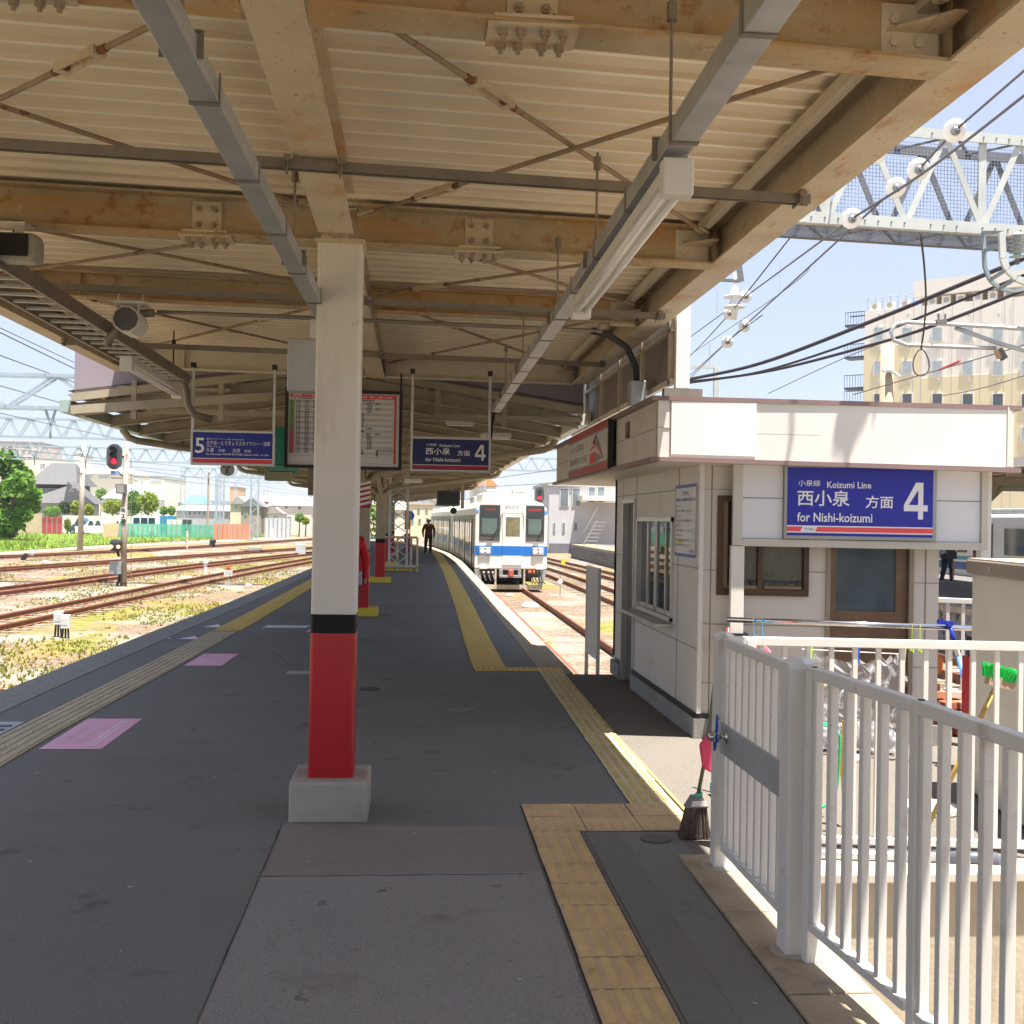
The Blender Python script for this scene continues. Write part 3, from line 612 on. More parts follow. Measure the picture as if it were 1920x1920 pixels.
# ------------------------------------------------------------------ platform hut
hut = thing('station_hut', 'small white panelled platform office with flat roof and brown trim', 'hut', (3.2, 10.8, 0))
A, B_, Cc, D = Vector((1.90, 8.62, 0)), Vector((4.60, 8.20, 0)), Vector((4.60, 14.9, 0)), Vector((1.90, 14.9, 0))
def zf(x): return 2.238 - (x - 1.9) * .018
m = MB()
TR = .035
def fpl(p, q, z0a, z0b, z1a, z1b, th, name, mt_, out):
    p = Vector(p); q = Vector(q); o = Vector(out)
    return MB().add([(p.x, p.y, z0a), (q.x, q.y, z0b), (q.x, q.y, z1b), (p.x, p.y, z1a), (p.x + o.x * th, p.y + o.y * th, z0a), (q.x + o.x * th, q.y + o.y * th, z0b), (q.x + o.x * th, q.y + o.y * th, z1b), (p.x + o.x * th, p.y + o.y * th, z1a)],
                    [(0, 1, 2, 3), (4, 7, 6, 5), (0, 4, 5, 1), (3, 2, 6, 7), (0, 3, 7, 4), (1, 5, 6, 2)]).build(name, mt_, hut)
inn = (.15, .988, 0)
fpl((1.99, 8.606), B_, zf(1.99) + .03, zf(4.43) + .03, zf(1.99) + .48, zf(4.43) + .48, .05, 'front_fascia', white_p, inn)
fpl(A, (1.99, 8.606), zf(1.9) + .03, zf(1.99) + .03, zf(1.9) + .48, zf(1.99) + .48, .05, 'corner_fascia', white_p, inn)
fpl(D, A + Vector((0, .0, 0)), 2.268, 2.268, 2.718, 2.718, .05, 'side_fascia', hutw, (1, 0, 0))
fpl(B_, Cc, 2.23, 2.23, 2.69, 2.69, .05, 'far_side_fascia', hutw, (-1, 0, 0))
dl = mat('seam_dark', (.13, .12, .10), .8, var=.02)
def seam(p, q, w_=.005): p = Vector(p); q = Vector(q); return MB().beam(p, q, w_, w_)
mb = seam((2.66, 8.504, 2.46), (4.59, 8.205, 2.43)); mb.beam((1.992, 8.608, 2.26), (1.992, 8.608, 2.72), .008, .006); mb.beam((4.42, 8.233, 2.22), (4.42, 8.233, 2.68), .012, .006)
mb.beam((1.897, 14.9, 2.50), (1.897, 8.62, 2.50), .005, .005); mb.beam((1.897, 8.66, 2.27), (1.897, 8.66, 2.72), .006, .006); mb.beam((1.9, 8.617, 2.50), (1.99, 8.603, 2.50), .005, .005)
mb.build('fascia_seams', mat('seam_grey', (.38, .35, .32), .8), hut)
m = MB(); dr = (B_ - Vector((1.99, 8.606, 0))).normalized(); p0 = Vector((2.0, 8.604, 0)); p1_ = p0 + dr * .66
m.add([(p0.x - dr.y * -.0, p0.y - .012, zf(2) + .055), (p1_.x, p1_.y - .012, zf(2.6) + .055), (p1_.x, p1_.y - .012, zf(2.6) + .475), (p0.x, p0.y - .012, zf(2) + .475), (p0.x, p0.y - .002, zf(2) + .055), (p1_.x, p1_.y - .002, zf(2.6) + .055), (p1_.x, p1_.y - .002, zf(2.6) + .475), (p0.x, p0.y - .002, zf(2) + .475)],
      [(0, 1, 2, 3), (4, 7, 6, 5), (0, 4, 5, 1), (3, 2, 6, 7), (0, 3, 7, 4), (1, 5, 6, 2)])
m.build('blank_board', mat('board_white', (.82, .81, .79), .4, var=.01), hut)
trim_top = MB(); trim_bot = MB()
for p, q in ((A + Vector((-.02, .022, 0)), B_ + Vector((.05, .022, 0))), (D + Vector((-.02, 0, 0)), A + Vector((-.02, -.02, 0))), (B_ + Vector((.03, 0, 0)), Cc + Vector((.03, 0, 0)))):
    za, zb = zf(p.x), zf(q.x)
    trim_top.beam((p.x, p.y, za + .495), (q.x, q.y, zb + .495), .07, .035); trim_bot.beam((p.x, p.y - .02 * (za != zb), za + .012), (q.x, q.y - .02 * (za != zb), zb + .012), .07, .035)
mtrim = mat('trim_mauve_brown', (.25, .17, .16), .45, var=.1)
trim_top.build('upper_trim', mtrim, hut); trim_bot.build('lower_trim', mtrim, hut)
MB().prism([(A.x + .04, A.y + .05, 2.235), (B_.x - .04, B_.y + .06, 2.195), (Cc.x - .04, Cc.y, 2.2), (D.x + .04, D.y, 2.24)], (0, 0, .02)).build('soffit', cream, hut)
MB().prism([(A.x + .04, A.y + .05, 2.66), (B_.x - .04, B_.y + .06, 2.63), (Cc.x - .04, Cc.y, 2.65), (D.x + .04, D.y, 2.66)], (0, 0, .02)).build('roof', mat('roof_grey', (.25, .25, .25), .8), hut)
# walls
sx = 2.32
def wl(y0, y1, z0, z1): return MB().box(sx, sx + .12, y0, y1, z0, z1)
m = wl(8.9, 9.80, .2, 2.24)
for a in ((9.80, 11.42, .2, .86), (9.80, 11.42, 1.80, 2.24), (11.42, 11.56, .2, 2.24), (11.56, 12.22, 2.0, 2.24), (12.22, 12.75, .2, 2.24)): q = wl(*a); m.add(q.v, q.f)
m.build('side_wall', hutw, hut)
fdir = Vector((1, -.158, 0)).normalized(); F0 = Vector((2.32, 8.9, 0))
def FP(s, z, d=0): p = F0 + fdir * s; n = Vector((-.158, -1, 0)).normalized(); p = p + n * d; return (p.x, p.y, z)
def fbox(s0, s1, z0, z1, d0, d1):
    return MB().prism([FP(s0, z0, d0), FP(s1, z0, d0), FP(s1, z1, d0), FP(s0, z1, d0)], Vector(FP(0, 0, d1)) - Vector(FP(0, 0, d0)))
def sp(px, d=0):                                          # distance along the front wall seen at that pixel column
    r = ray(px, 1100); lo, hi = 0, 3
    for _ in range(40):
        mid = (lo + hi) / 2; p = FP(mid, 1, d)
        if p[0] / p[1] < r.x / r.y: lo = mid
        else: hi = mid
    return lo
sw0, sw1, sd0, sd1, se = sp(1343), sp(1515), sp(1548), sp(1712), sp(1760)
m = MB()
for a in ((0, sw0, .2, 2.24), (sw0, sw1, .2, 1.19), (sw0, sw1, 1.97, 2.24), (sw1, sd0, .2, 2.24), (sd0, sd1, 2.02, 2.24), (sd1, se, .2, 2.24)): q = fbox(a[0], a[1], a[2], a[3], 0, -.1); m.add(q.v, q.f)
m.build('front_wall', hutw, hut)
MB().box(4.0, 4.1, 8.75, 12.7, 0, 2.24).box(2.32, 4.05, 12.63, 12.75, 0, 2.24).build('rear_wall', hutw, hut)
MB().box(2.44, 4.0, 8.95, 12.6, -.01, .03).build('inner_floor', mat('inner_dark', (.06, .055, .05), .9), hut)
MB().box(3.0, 3.05, 9.2, 12.5, .03, 2.2).build('inner_partition', mat('inner_partition', (.10, .09, .08), .9), hut)
m = MB(); m.box(sx - .03, sx + .1, 8.87, 11.56, 0, .16); m.box(sx - .03, sx + .1, 12.22, 12.75, 0, .16)
q = fbox(-.03, sd0, 0, .16, .03, -.06); m.add(q.v, q.f)
fbox(sd1, se, 0, .16, .03, -.06).build('plinth', mat('plinth_grey', (.25, .24, .22), .85, bump=.3, bscale=50), hut)
m.build('plinth', mat('plinth_grey', (.25, .24, .22), .85, bump=.3, bscale=50), hut)
m = MB(); m.box(sx - .018, sx + .02, 8.89, 11.56, .162, .2); q = fbox(-.01, sd0, .162, .2, .018, -.02); m.add(q.v, q.f); m.build('damp_strip', blackm, hut)
m = MB()
for z, a, b_ in ((2.04, 8.9, 12.75), (1.38, 8.9, 9.8), (1.38, 11.42, 11.56), (1.38, 12.22, 12.75), (.72, 8.9, 11.56), (.72, 12.22, 12.75)): m.beam((sx - .002, a, z), (sx - .002, b_, z), .006, .006)
for y, z0, z1 in ((9.62, .2, 2.24), (11.49, .2, 2.24), (12.24, .2, 2.24)): m.beam((sx - .001, y, z0), (sx - .001, y, z1), .006, .006)
for z, a, b_ in ((2.03, 0, sd0), (1.37, 0, sw0), (1.37, sw1, sd0), (.93, 0, sd0), (.45, 0, sd0), (1.80, sd1, se), (1.30, sd1, se), (.62, sd1, se)): m.beam(FP(a, z, .002), FP(b_, z, .002), .005, .005)
for s in (sp(1332), sp(1735)): m.beam(FP(s, .2, .002), FP(s, 2.24, .002), .008, .006)
m.build('panel_seams', mat('seam_wall', (.24, .22, .19), .8), hut)
MB().box(sx - .006, sx + .03, 8.876, 8.912, .2, 2.24).build('corner_trim', white_p, hut)
# brown front window
m = MB()
for a in ((sw0, sw1, 1.17, 1.22), (sw0, sw1, 1.93, 1.98), (sw0, sw0 + .05, 1.22, 1.93), (sw1 - .04, sw1, 1.22, 1.93), (sp(1424) - .02, sp(1424) + .02, 1.22, 1.93)): q = fbox(*a, .03, -.06); m.add(q.v, q.f)
wf = m.build('window', brown_f, hut)
m = MB()
for a in ((sw0 + .05, sw0 + .085, 1.22, 1.93), (sw0 + .05, sp(1420), 1.22, 1.25), (sp(1428) + .02, sw1 - .05, 1.225, 1.25)): q = fbox(*a, .012, -.03); m.add(q.v, q.f)
m.build('sash', mat('sash_bronze', (.24, .17, .10), .4, .4), wf)
cur = MB(); n_ = 60
cur.grid([[FP(sw0 + .05 + (sw1 - sw0 - .1) * i / n_, z, -.07 + .012 * math.sin(i * 1.3) + .006 * math.sin(i * .53)) for i in range(n_ + 1)] for z in (1.2, 1.95)])
cur.build('curtain', mat('curtain_grey', (.36, .40, .40), .9), wf, fix=False)
fbox(sw0 + .05, sw1 - .04, 1.22, 1.93, -.02, -.025).build('pane', glass('pane_dark', (.05, .06, .06), .03, .45), wf)
# door
m = MB()
for a in ((sd0, sd0 + .035, 0, 2.02), (sd1 - .035, sd1, 0, 2.02), (sd0 + .035, sd1 - .035, 1.98, 2.02)): q = fbox(*a, .02, -.1); m.add(q.v, q.f)
m.build('door_frame', mat('door_frame_bronze', (.30, .25, .19), .4, .3), hut)
m = MB(); a0, a1 = sd0 + .04, sd1 - .04
for a in ((a0, a0 + .05, .03, 1.97), (a1 - .09, a1, .03, 1.97), (a0 + .05, a1 - .09, .03, .75), (a0 + .05, a1 - .09, .84, 1.06), (a0 + .05, a1 - .09, 1.9, 1.97), (a0 + .05, a1 - .09, .75, .84)): q = fbox(*a, -.03, -.07); m.add(q.v, q.f)
dr_ = m.build('door', mat('door_bronze', (.19, .12, .08), .35, .4, var=.15, scale=4), hut)
fbox(a0 + .05, a1 - .09, 1.06, 1.90, -.045, -.05).build('glass', mat('door_glass_blue', (.055, .085, .105), .12, var=.35, scale=3.2, spec=.8), dr_)
k_ = Vector(FP(a0 + .07, .96, .0)); n_v = Vector((-.158, -1, 0)).normalized()
MB().tube([k_ - n_v * .03, k_ - n_v * .02, k_ + n_v * .0, k_ + n_v * .02, k_ + n_v * .045], [.03, .015, .015, .028, .018], 14).build('handle', mat('steel_bright', (.6, .6, .58), .2, .9), dr_, smooth=True)
# ticket window
m = MB(); y0, y1, z0, z1 = 9.80, 11.42, .86, 1.80
alu = mat('aluminium', (.60, .60, .57), .35, .6)
for b_ in ((y0, y1, z0, z0 + .035), (y0, y1, z1 - .04, z1), (y0, y0 + .04, z0, z1), (y1 - .04, y1, z0, z1)): m.box(sx - .02, sx + .07, *b_)
tw = m.build('ticket_window', alu, hut)
m = MB()
for y in (10.22, 10.62, 10.68, 11.02): m.box(sx + .02, sx + .05, y - .02, y + .02, z0 + .035, z1 - .04)
m.box(sx + .02, sx + .05, y0 + .04, y1 - .04, z0 + .035, z0 + .075); m.build('sash', alu, tw)
MB().box(sx + .035, sx + .04, y0 + .04, y1 - .04, z0 + .07, z1 - .04).build('pane', glass('pane_mirror', (.015, .02, .02), .02, .75), tw)
MB().box(sx - .17, sx + .02, 9.75, 11.55, .815, .845).build('sill', mat('sill_steel', (.55, .55, .53), .3, .7), tw, bevel=.004)
m = MB(); m.box(sx - .015, sx + .08, 11.56, 11.60, 0, 2.0); m.box(sx - .015, sx + .08, 12.18, 12.22, 0, 2.0); m.box(sx - .015, sx + .08, 11.60, 12.18, 1.955, 2.0); m.build('door_frame', alu, hut)
MB().box(sx + .05, sx + .08, 11.95, 12.18, .02, 1.95).build('sliding_door', mat('sliding_door_dark', (.10, .09, .07), .4), hut)
# notice on the side wall
t = thing('wall_notice', 'tall white notice with blue bands and lines of writing on the hut side', 'notice', (sx, 9.35, 1.5))
ny0, ny1, nz0, nz1 = 8.97, 9.70, 1.46, 2.08
MB().box(sx - .012, sx - .002, ny0, ny1, nz0, nz1).build('sheet', mat('notice_sheet', (.62, .63, .62), .4), t)
o = (sx - .0125, ny1, nz0); U2 = (0, -1, 0); V = (0, 0, 1); W, Hh = ny1 - ny0, nz1 - nz0
for bx in ((0, W, 0, .028), (0, W, Hh - .028, Hh), (0, .008, 0, Hh), (W - .008, W, 0, Hh)): rect(o, U2, V, bx, 0, .002).build('blue_border', mat('notice_blue', (.10, .15, .40), .5), t)
def TT(s, b, mt=gry, bold=.01): return text(s, 'lettering', mt, t, o, U2, V, b, .002, bold)
TT('ご案内', (.22, .46, .525, .565), gry, .02); TT('閉鎖中はこちらの精算機をご利用ください', (.04, .70, .475, .505), blt, .02)
for i, s in enumerate(('お知らせ', '改札口・精算所のご利用について', 'きっぷ', '乗り越しのお客様は精算所で', 'お願い', '係員不在時は インターホンで', 'ご用の方は', '黄色い線の内側でお待ちください', '駅係員がご案内いたします')):
    wdt = min(.66, .042 * len(s)); TT(s, (.04, .04 + wdt, .425 - i * .042, .448 - i * .042))
TT('館林駅', (.52, .68, .04, .065))
rect(o, U2, V, (.12, .26, .115, .15), 0, .0015).build('yellow_mark', mat('notice_yellow', (.7, .6, .1), .6), t)
# red and white sign on the fascia side
t = thing('fascia_sign', 'red bordered white sign with a dark and red arrow emblem on the hut fascia', 'sign', (1.86, 11.7, 2.3))
MB().box(1.82, 1.874, 10.42, 13.1, 2.255, 2.735).build('case', blackm, t)
o = (1.819, 13.1, 2.255); U2 = (0, -1, 0)
rect(o, U2, V, (.0, 2.64, .005, .475), 0, .002).build('white_face', mat('face_white', (.60, .58, .54), .4), t)
for bx in ((0, 2.64, .005, .075), (0, 2.64, .405, .475)): rect(o, U2, V, bx, .002, .004).build('red_band', mat('band_dullred', (.42, .06, .06), .45), t)
for bx in ((0, 2.64, .078, .09), (0, 2.64, .39, .402)): rect(o, U2, V, bx, .002, .004).build('grey_band', gry, t)
text('のりば案内', 'lettering', gry, t, o, U2, V, (.12, 1.15, .27, .35), .003, .01); text('館林駅西口方面', 'lettering', gry, t, o, U2, V, (.12, 1.35, .13, .21), .003, .01)
def em(pts, mt, d=.003): prism_uv(o, U2, V, pts, .002, .002 + d).build('emblem', mt, t)
em([(1.75, .30), (1.95, .375), (2.0, .38), (1.85, .29)], blk); em([(1.9, .30), (2.02, .37), (2.45, .115), (2.3, .18)], gry, .004)
em([(1.62, .235), (1.85, .255), (1.95, .285), (2.42, .115), (2.45, .125), (1.95, .31), (1.82, .27), (1.62, .25)], red_s, .005); em([(1.58, .095), (1.95, .095), (1.95, .2), (1.60, .2)], red_s); em([(1.95, .095), (2.4, .12), (2.1, .17), (1.95, .2)], gry)
# porch sign
t = thing('porch_sign', 'large bright blue platform sign with white 4 in a cream surround', 'sign', (3.2, 8.5, 1.6))
dF = .20
po = Vector(FP(0, 0, dF)); 
s0, s1, q0, q1 = sp(1467, dF), sp(1752, dF), sp(1390, dF), sp(1838, dF)
zt_, zb_ = zf(3) + .0, 1.625
def fb(nm, a, mt, bevel=0, par=t): return fbox(*a).build(nm, mt, par, bevel=bevel)
sf = mat('surround_cream', (.55, .52, .45), .5, var=.05)
m = MB()
for a in ((sp(1372, dF), q0, 1.58, 2.235, dF + .01, dF - .06), (q1, sp(1850, dF), 1.58, 2.215, dF + .01, dF - .06), (q0, q1, 1.575, 1.635, dF + .01, dF - .06)): q = fbox(*a); m.add(q.v, q.f)
m.build('surround', sf, t, bevel=.004)
for a, b_ in ((q0, s0), (s1, q1)):
    fb('blank_panel', (a + .003, b_ - .003, 1.638, 2.225, dF - .02, dF - .04), mat('blank_panel', (.72, .72, .74), .4, var=.02))
    mb = MB(); mb.beam(FP(a, 1.96, dF - .018), FP(b_, 1.96, dF - .018), .005, .005); mb.build('panel_seam', dl, t)
fb('case', (s0, s1, 1.64, 2.225, dF + .03, dF - .05), mat('case_grey', (.33, .34, .31), .4, .3), .004)
so = Vector(FP(s0, 1.64, dF + .0305)); SW, SH = s1 - s0, .585
fU = fdir
def T(s, b, par, o, m=wht, bold=.02, d=.0035): return text(s, 'lettering', m, par, o, fU, V, b, d, bold)
bl = mat('sign_bright_blue', (.012, .016, .34), .3, var=.06)
rect(so, fU, V, (.022, SW - .03, .028, SH - .018), 0, .002).build('blue_face', bl, t)
FOURAX.append(tuple(fU)); koizumi(t, so, SW, SH, 1)
rect(so, fU, V, (.022, SW - .03, .05, .108), .002, .003).build('white_stripe', wht, t)
rect(so, fU, V, (.022, SW - .03, .060, .098), .003, .004).build('red_stripe', mat('stripe_bright', (.85, .09, .10), .4), t)
prism_uv(so, fU, V, [(.125, .058), (.24, .058), (.26, .1), (.145, .1)], .004, .005).build('logo_ground', wht, t)
T('TOBU', (.16, .235, .070, .088), t, so, blt, .01, .0055)
def T(s, b, par, o, m=wht, bold=.02, d=.0035): return text(s, 'lettering', m, par, o, U, V, b, d, bold)
t = thing('porch_post', 'cream square post under the left end of the blue sign', 'post', FP(sp(1383, dF), 0, dF), 'posts carrying the hut porch'); a = sp(1370, dF)
fbox(a, a + .105, .02, 1.577, dF - .0, dF - .10).build('post', cream, t, bevel=.006)
fbox(a - .04, a + .14, .80, .88, dF + .03, dF - .13).build('bracket', blackm, t); fbox(a - .03, a + .13, 0, .02, dF + .03, dF - .13).build('foot_plate', galv, t)
t = thing('porch_post', 'white square post at the right end of the blue sign', 'post', FP(sp(1850, dF), 0, dF), 'posts carrying the hut porch'); a = sp(1842, dF)
fbox(a, a + .085, .02, 2.2, dF - .062, dF - .16).build('post', white_p, t, bevel=.006); fbox(a - .03, a + .12, 0, .02, dF, dF - .19).build('foot_plate', galv, t)
# screen between hut roof and canopy edge
t = thing('canopy_screen', 'grey framed screen panels closing the gap between hut roof and canopy', 'screen', (2.15, 11.8, 3))
MB().box(2.13, 2.16, 9.05, 14.9, 2.93, 3.64).build('panel', mat('screen_grey', (.24, .21, .20), .6), t)
m = MB(); y = 9.1
while y < 14.9: m.box(2.09, 2.13, y, y + .05, 2.9, 3.64); y += 1.15
m.box(2.09, 2.13, 9.05, 14.9, 2.9, 2.95); m.box(2.09, 2.13, 9.05, 14.9, 3.34, 3.37); m.build('frame', beam_c, t)
MB().box(2.12, 2.235, 8.97, 9.045, 2.86, 3.66).build('end_board', white_p, t)
MB().box(2.02, 2.34, 8.95, 9.04, 2.78, 2.855).build('foot_bracket', galv_d, t)

# ------------------------------------------------------------------ railings, gate
def railing(name, label, p, q, z0, z1, n, group, posts=(), rw=.045, bw=.032, m_=rail_w, gb=0):
    p = Vector(p); q = Vector(q); t = thing(name, label, 'railing', p, group); d = (q - p).normalized()
    MB().beam(p + Vector((0, 0, z1 - .02)), q + Vector((0, 0, z1 - .02)), rw, .045).build('top_rail', m_, t, bevel=.004)
    MB().beam(p + Vector((0, 0, z0 + .02)), q + Vector((0, 0, z0 + .02)), rw, .035).build('bottom_rail', m_, t, bevel=.003)
    for i in range(n):
        c = p.lerp(q, (i + .5) / n); MB().beam(c + Vector((0, 0, z0 + .038)), c + Vector((0, 0, z1 - .043)), bw, bw, up=tuple(d)).build('bar', m_, t, bevel=.003)
    for s, h in posts:
        c = p + d * s; MB().beam(c + Vector((0, 0, gb)), c + Vector((0, 0, h)), .06, .05, up=tuple(d)).build('post', m_, t, bevel=.006)
        MB().tube([c + Vector((0, 0, z1 + .0)), c + Vector((0, 0, z1 + .006))], .012, 8).build('bolt', blackm, t)
    return t
GX = 1.575
def gpost(y, w_, h, label):
    t = thing('gate_post', label, 'post', (GX, y, 0), 'posts either side of the white gate')
    MB().box(GX - w_ / 2, GX + w_ / 2, y - w_ / 2, y + w_ / 2, .0, h - .03).build('post', rail_w, t, bevel=.006)
    m = MB(); h2 = w_ / 2 + .006; m.box(GX - h2, GX + h2, y - h2, y + h2, h - .045, h - .02); m.tube([(GX, y, h - .02), (GX, y, h)], [h2 * 1.25, h2 * .6], 4); m.build('cap', rail_w, t)
    MB().cyl((GX, y, .012), .10, .008, 24).build('mortar_collar', conc, t)
gpost(5.53, .085, 1.20, 'far slender gate post beside the dark broom'); gpost(4.42, .115, 1.21, 'near thick gate post with square cap')
t = thing('gate', 'white barred gate with a grey lock plate and round knob', 'gate', (GX, 5, .1))
gy0, gy1 = 4.50, 5.47
MB().box(GX - .02, GX + .02, gy0, gy1, 1.13, 1.175).build('top_rail', rail_w, t, bevel=.004); MB().box(GX - .02, GX + .02, gy0, gy1, .11, .15).build('bottom_rail', rail_w, t, bevel=.004)
for y in (gy0 + .02, gy1 - .03): MB().box(GX - .018, GX + .018, y - .02, y + .025, .151, 1.129).build('stile', rail_w, t, bevel=.004)
for i in range(8):
    y = gy0 + .11 + i * .106; MB().box(GX - .019, GX + .019, y - .012, y + .012, .151, 1.129).build('bar', rail_w, t, bevel=.003)
MB().box(GX - .027, GX - .0145, gy0, gy1, .60, .755).build('lock_plate', mat('plate_grey', (.42, .43, .44), .4, .3), t, bevel=.003)
c = Vector((GX - .027, 5.36, .70)); st = mat('steel_bright', (.6, .6, .58), .2, .9)
MB().tube([c, c + Vector((-.006, 0, 0)), c + Vector((-.01, 0, 0)), c + Vector((-.035, 0, 0)), c + Vector((-.04, 0, 0)), c + Vector((-.085, 0, 0)), c + Vector((-.09, 0, 0))], [.035, .033, .012, .012, .028, .022, .016], 18).build('knob', st, t, smooth=True)
pts = [c + Vector((-.05 + .02 * math.cos(a * .9), .07 * math.cos(a), .02 + .085 * math.sin(a))) for a in [k * math.pi * 2 / 24 for k in range(25)]]
tag(MB().tube(pts, .006, 8, caps=False).build('cable_loop', mat('cable_blue', (.01, .06, .45), .3), smooth=True), 'thin blue cable looped round the gate knob', 'cable')
railing('white_railing', 'nearest white barred railing running towards the viewer on the kerb stones', (1.60, 4.34, 0), (1.662, 3.565, 0), .14, 1.18, 6, 'white railings beside the stair pit', [(.03, 1.17)], gb=.012)
railing('white_railing', 'white railing panel at the lower right edge nearest the viewer', (1.665, 3.54, 0), (1.72, 1.2, 0), .14, 1.18, 19, 'white railings beside the stair pit', [(.03, 1.17), (2.3, 1.17)], gb=.012)
railing('white_railing', 'cream lit railing across the yard behind the gate', (1.66, 5.78, 0), (4.6, 5.42, 0), .07, 1.15, 24, 'white railings beside the stair pit', [(.13, 1.14), (2.85, 1.14)], rw=.05, bw=.026)
railing('white_railing', 'white railing beyond the hut corner beside the tracks', (4.02, 9.9, 0), (5.6, 9.1, 0), .07, 1.12, 14, 'white railings beside the stair pit', [(.05, 1.1)], rw=.05, bw=.03)
t = thing('platform_end_railing', 'narrow grey barred railing panel at the platform side beyond the hut', 'railing', (2.17, 13.3, 0))
for y in (12.9, 13.75): MB().box(2.15, 2.19, y - .02, y + .02, -.3, 1.2).build('post', rail_w, t)
MB().box(2.155, 2.185, 12.92, 13.73, 1.16, 1.2).box(2.155, 2.185, 12.92, 13.73, .12, .16).build('rails', rail_w, t)
for i in range(9): MB().box(2.16, 2.18, 12.97 + i * .087, 13.03 + i * .087, .16, 1.16).build('bar', rail_w, t)

# ------------------------------------------------------------------ things in the little yard
t = thing('storage_cabinet', 'tall grey beige cabinet with brown lid behind the railing', 'cabinet', (3.4, 6.4, 0))
cabm = mat('cabinet_beige', (.60, .57, .50), .5, var=.05)
k0 = Vector((3.68, 7.05, 0)); du = Vector((-.14, -1, 0)).normalized(); dv = Vector((1, -.14, 0)).normalized()
def cb(a0, a1, b0, b1, z0, z1, zz=None): return MB().prism([(k0 + du * a + dv * b + Vector((0, 0, z0))) for a, b in ((a0, b0), (a1, b0), (a1, b1), (a0, b1))], (0, 0, z1 - z0))
cb(0, 1.3, 0, .8, .02, 1.45).build('body', cabm, t, bevel=.01)
cb(-.03, 1.33, -.03, .83, 1.45, 1.54).build('lid', mat('lid_brown', (.26, .22, .18), .5), t, bevel=.008); cb(-.02, 1.32, -.02, .82, 1.541, 1.552).build('lid_top', mat('lid_pale', (.60, .50, .38), .6), t)
cb(.36, .40, -.032, -.031, 1.47, 1.51).build('badge', galv, t)
t = thing('dry_pole', 'shiny steel pole across the yard with clothes pegs', 'pole', (3, 8, 1.03))
pa, pb = Vector((2.42, 8.40, 1.01)), Vector((4.10, 7.75, 1.02)); MB().tube([pa, pb], .021, 14).build('pole', mat('chrome', (.75, .73, .74), .12, 1), t, smooth=True)
MB().tube([pb, pb + (pb - pa).normalized() * .03], .024, 14).build('end_cap', galv, t)
def onpole(px):
    r = ray(px, 1178); k = r.x / r.y; t_ = (k * pa.y - pa.x) / ((pb.x - pa.x) - k * (pb.y - pa.y)); return pa.lerp(pb, t_)
def peg(px, colm, label):
    c = onpole(px); m = MB(); m.tube([c + Vector((0, -.025, .02)), c + Vector((0, -.028, -.02)), c + Vector((0, -.03, -.10))], .003, 5); m.beam(c + Vector((0, -.03, -.10)), c + Vector((.008, -.03, -.19)), .02, .012); m.beam(c + Vector((0, -.03, -.10)), c + Vector((-.012, -.03, -.18)), .012, .01)
    tag(m.build('clothes_peg', colm), label, 'peg', 'pegs on the steel pole')
pb_ = mat('peg_blue', (.05, .40, .75), .4); pg = mat('peg_green', (.50, .75, .08), .4)
peg(1411, pb_, 'light blue peg hanging nearest the porch post'); peg(1427, pb_, 'light blue peg hanging second from the porch post'); peg(1707, pg, 'lime green peg in front of the door frame'); peg(1722, pg, 'lime green peg in front of the white wall end')
# blue squeegee
t = thing('squeegee', 'blue squeegee with long handle hooked over the steel pole', 'squeegee', onpole(1775))
bm_ = mat('plastic_blue', (.02, .10, .62), .35); c = onpole(1776) + Vector((0, -.03, 0))
MB().tube([c + Vector((.01, 0, .0)), c + Vector((.05, 0, -.14))], [.014, .018], 10).build('grip', mat('plastic_navy', (.015, .03, .35), .35), t, smooth=True)
MB().beam(c + Vector((-.09, 0, .045)), c + Vector((.03, 0, .03)), .02, .03).tube([c + Vector((-.03, 0, .04)), c + Vector((.01, 0, 0))], .014, 8).build('head', mat('plastic_navy', (.015, .03, .35), .35), t)
MB().tube([c + Vector((.05, 0, -.14)), c + Vector((.07, 0, -.2))], .02, 10).build('white_joint', white_p, t)
MB().tube([c + Vector((.07, 0, -.2)), c + Vector((.25, -.1, -.97))], .018, 10).build('handle', mat('plastic_sky', (.10, .30, .85), .35), t, smooth=True)
# bamboo broom with green bristles
t = thing('green_broom', 'upturned broom with bright green bristles and bamboo handle', 'broom', (2.6, 5.95, 0))
a = at(1722, 1585, 5.85); b_ = at(1868, 1285, 5.72); bb = mat('bamboo', (.55, .36, .10), .5, var=.2, scale=20)
MB().tube([a, b_], .013, 8).build('handle', bb, t, smooth=True)
d = (b_ - a).normalized(); s = Vector((d.z, 0, -d.x)); s = Vector((.95, 0, -.22)).normalized(); up = Vector((.22, 0, .95)).normalized()
MB().beam(b_ + d * .02 - s * .06, b_ + d * .02 + s * .085, .05, .05).build('block', mat('block_tan', (.42, .30, .22), .7), t)
rnd = random.Random(3); m = MB(); q = b_ + up * .035
for i in range(260):
    e = rnd.uniform(-.085, .095); f_ = rnd.uniform(-.03, .03); p = q + s * e * .85 + Vector((0, f_, 0)); m.tube([p, p + up * rnd.uniform(.055, .075) + s * (e * .25 + rnd.uniform(-.008, .008)) + Vector((0, f_ * .5, 0))], [.004, .003], 4, caps=True)
m.build('bristles', mat('bristle_green', (.02, .55, .10), .6, var=.25, scale=60), t)
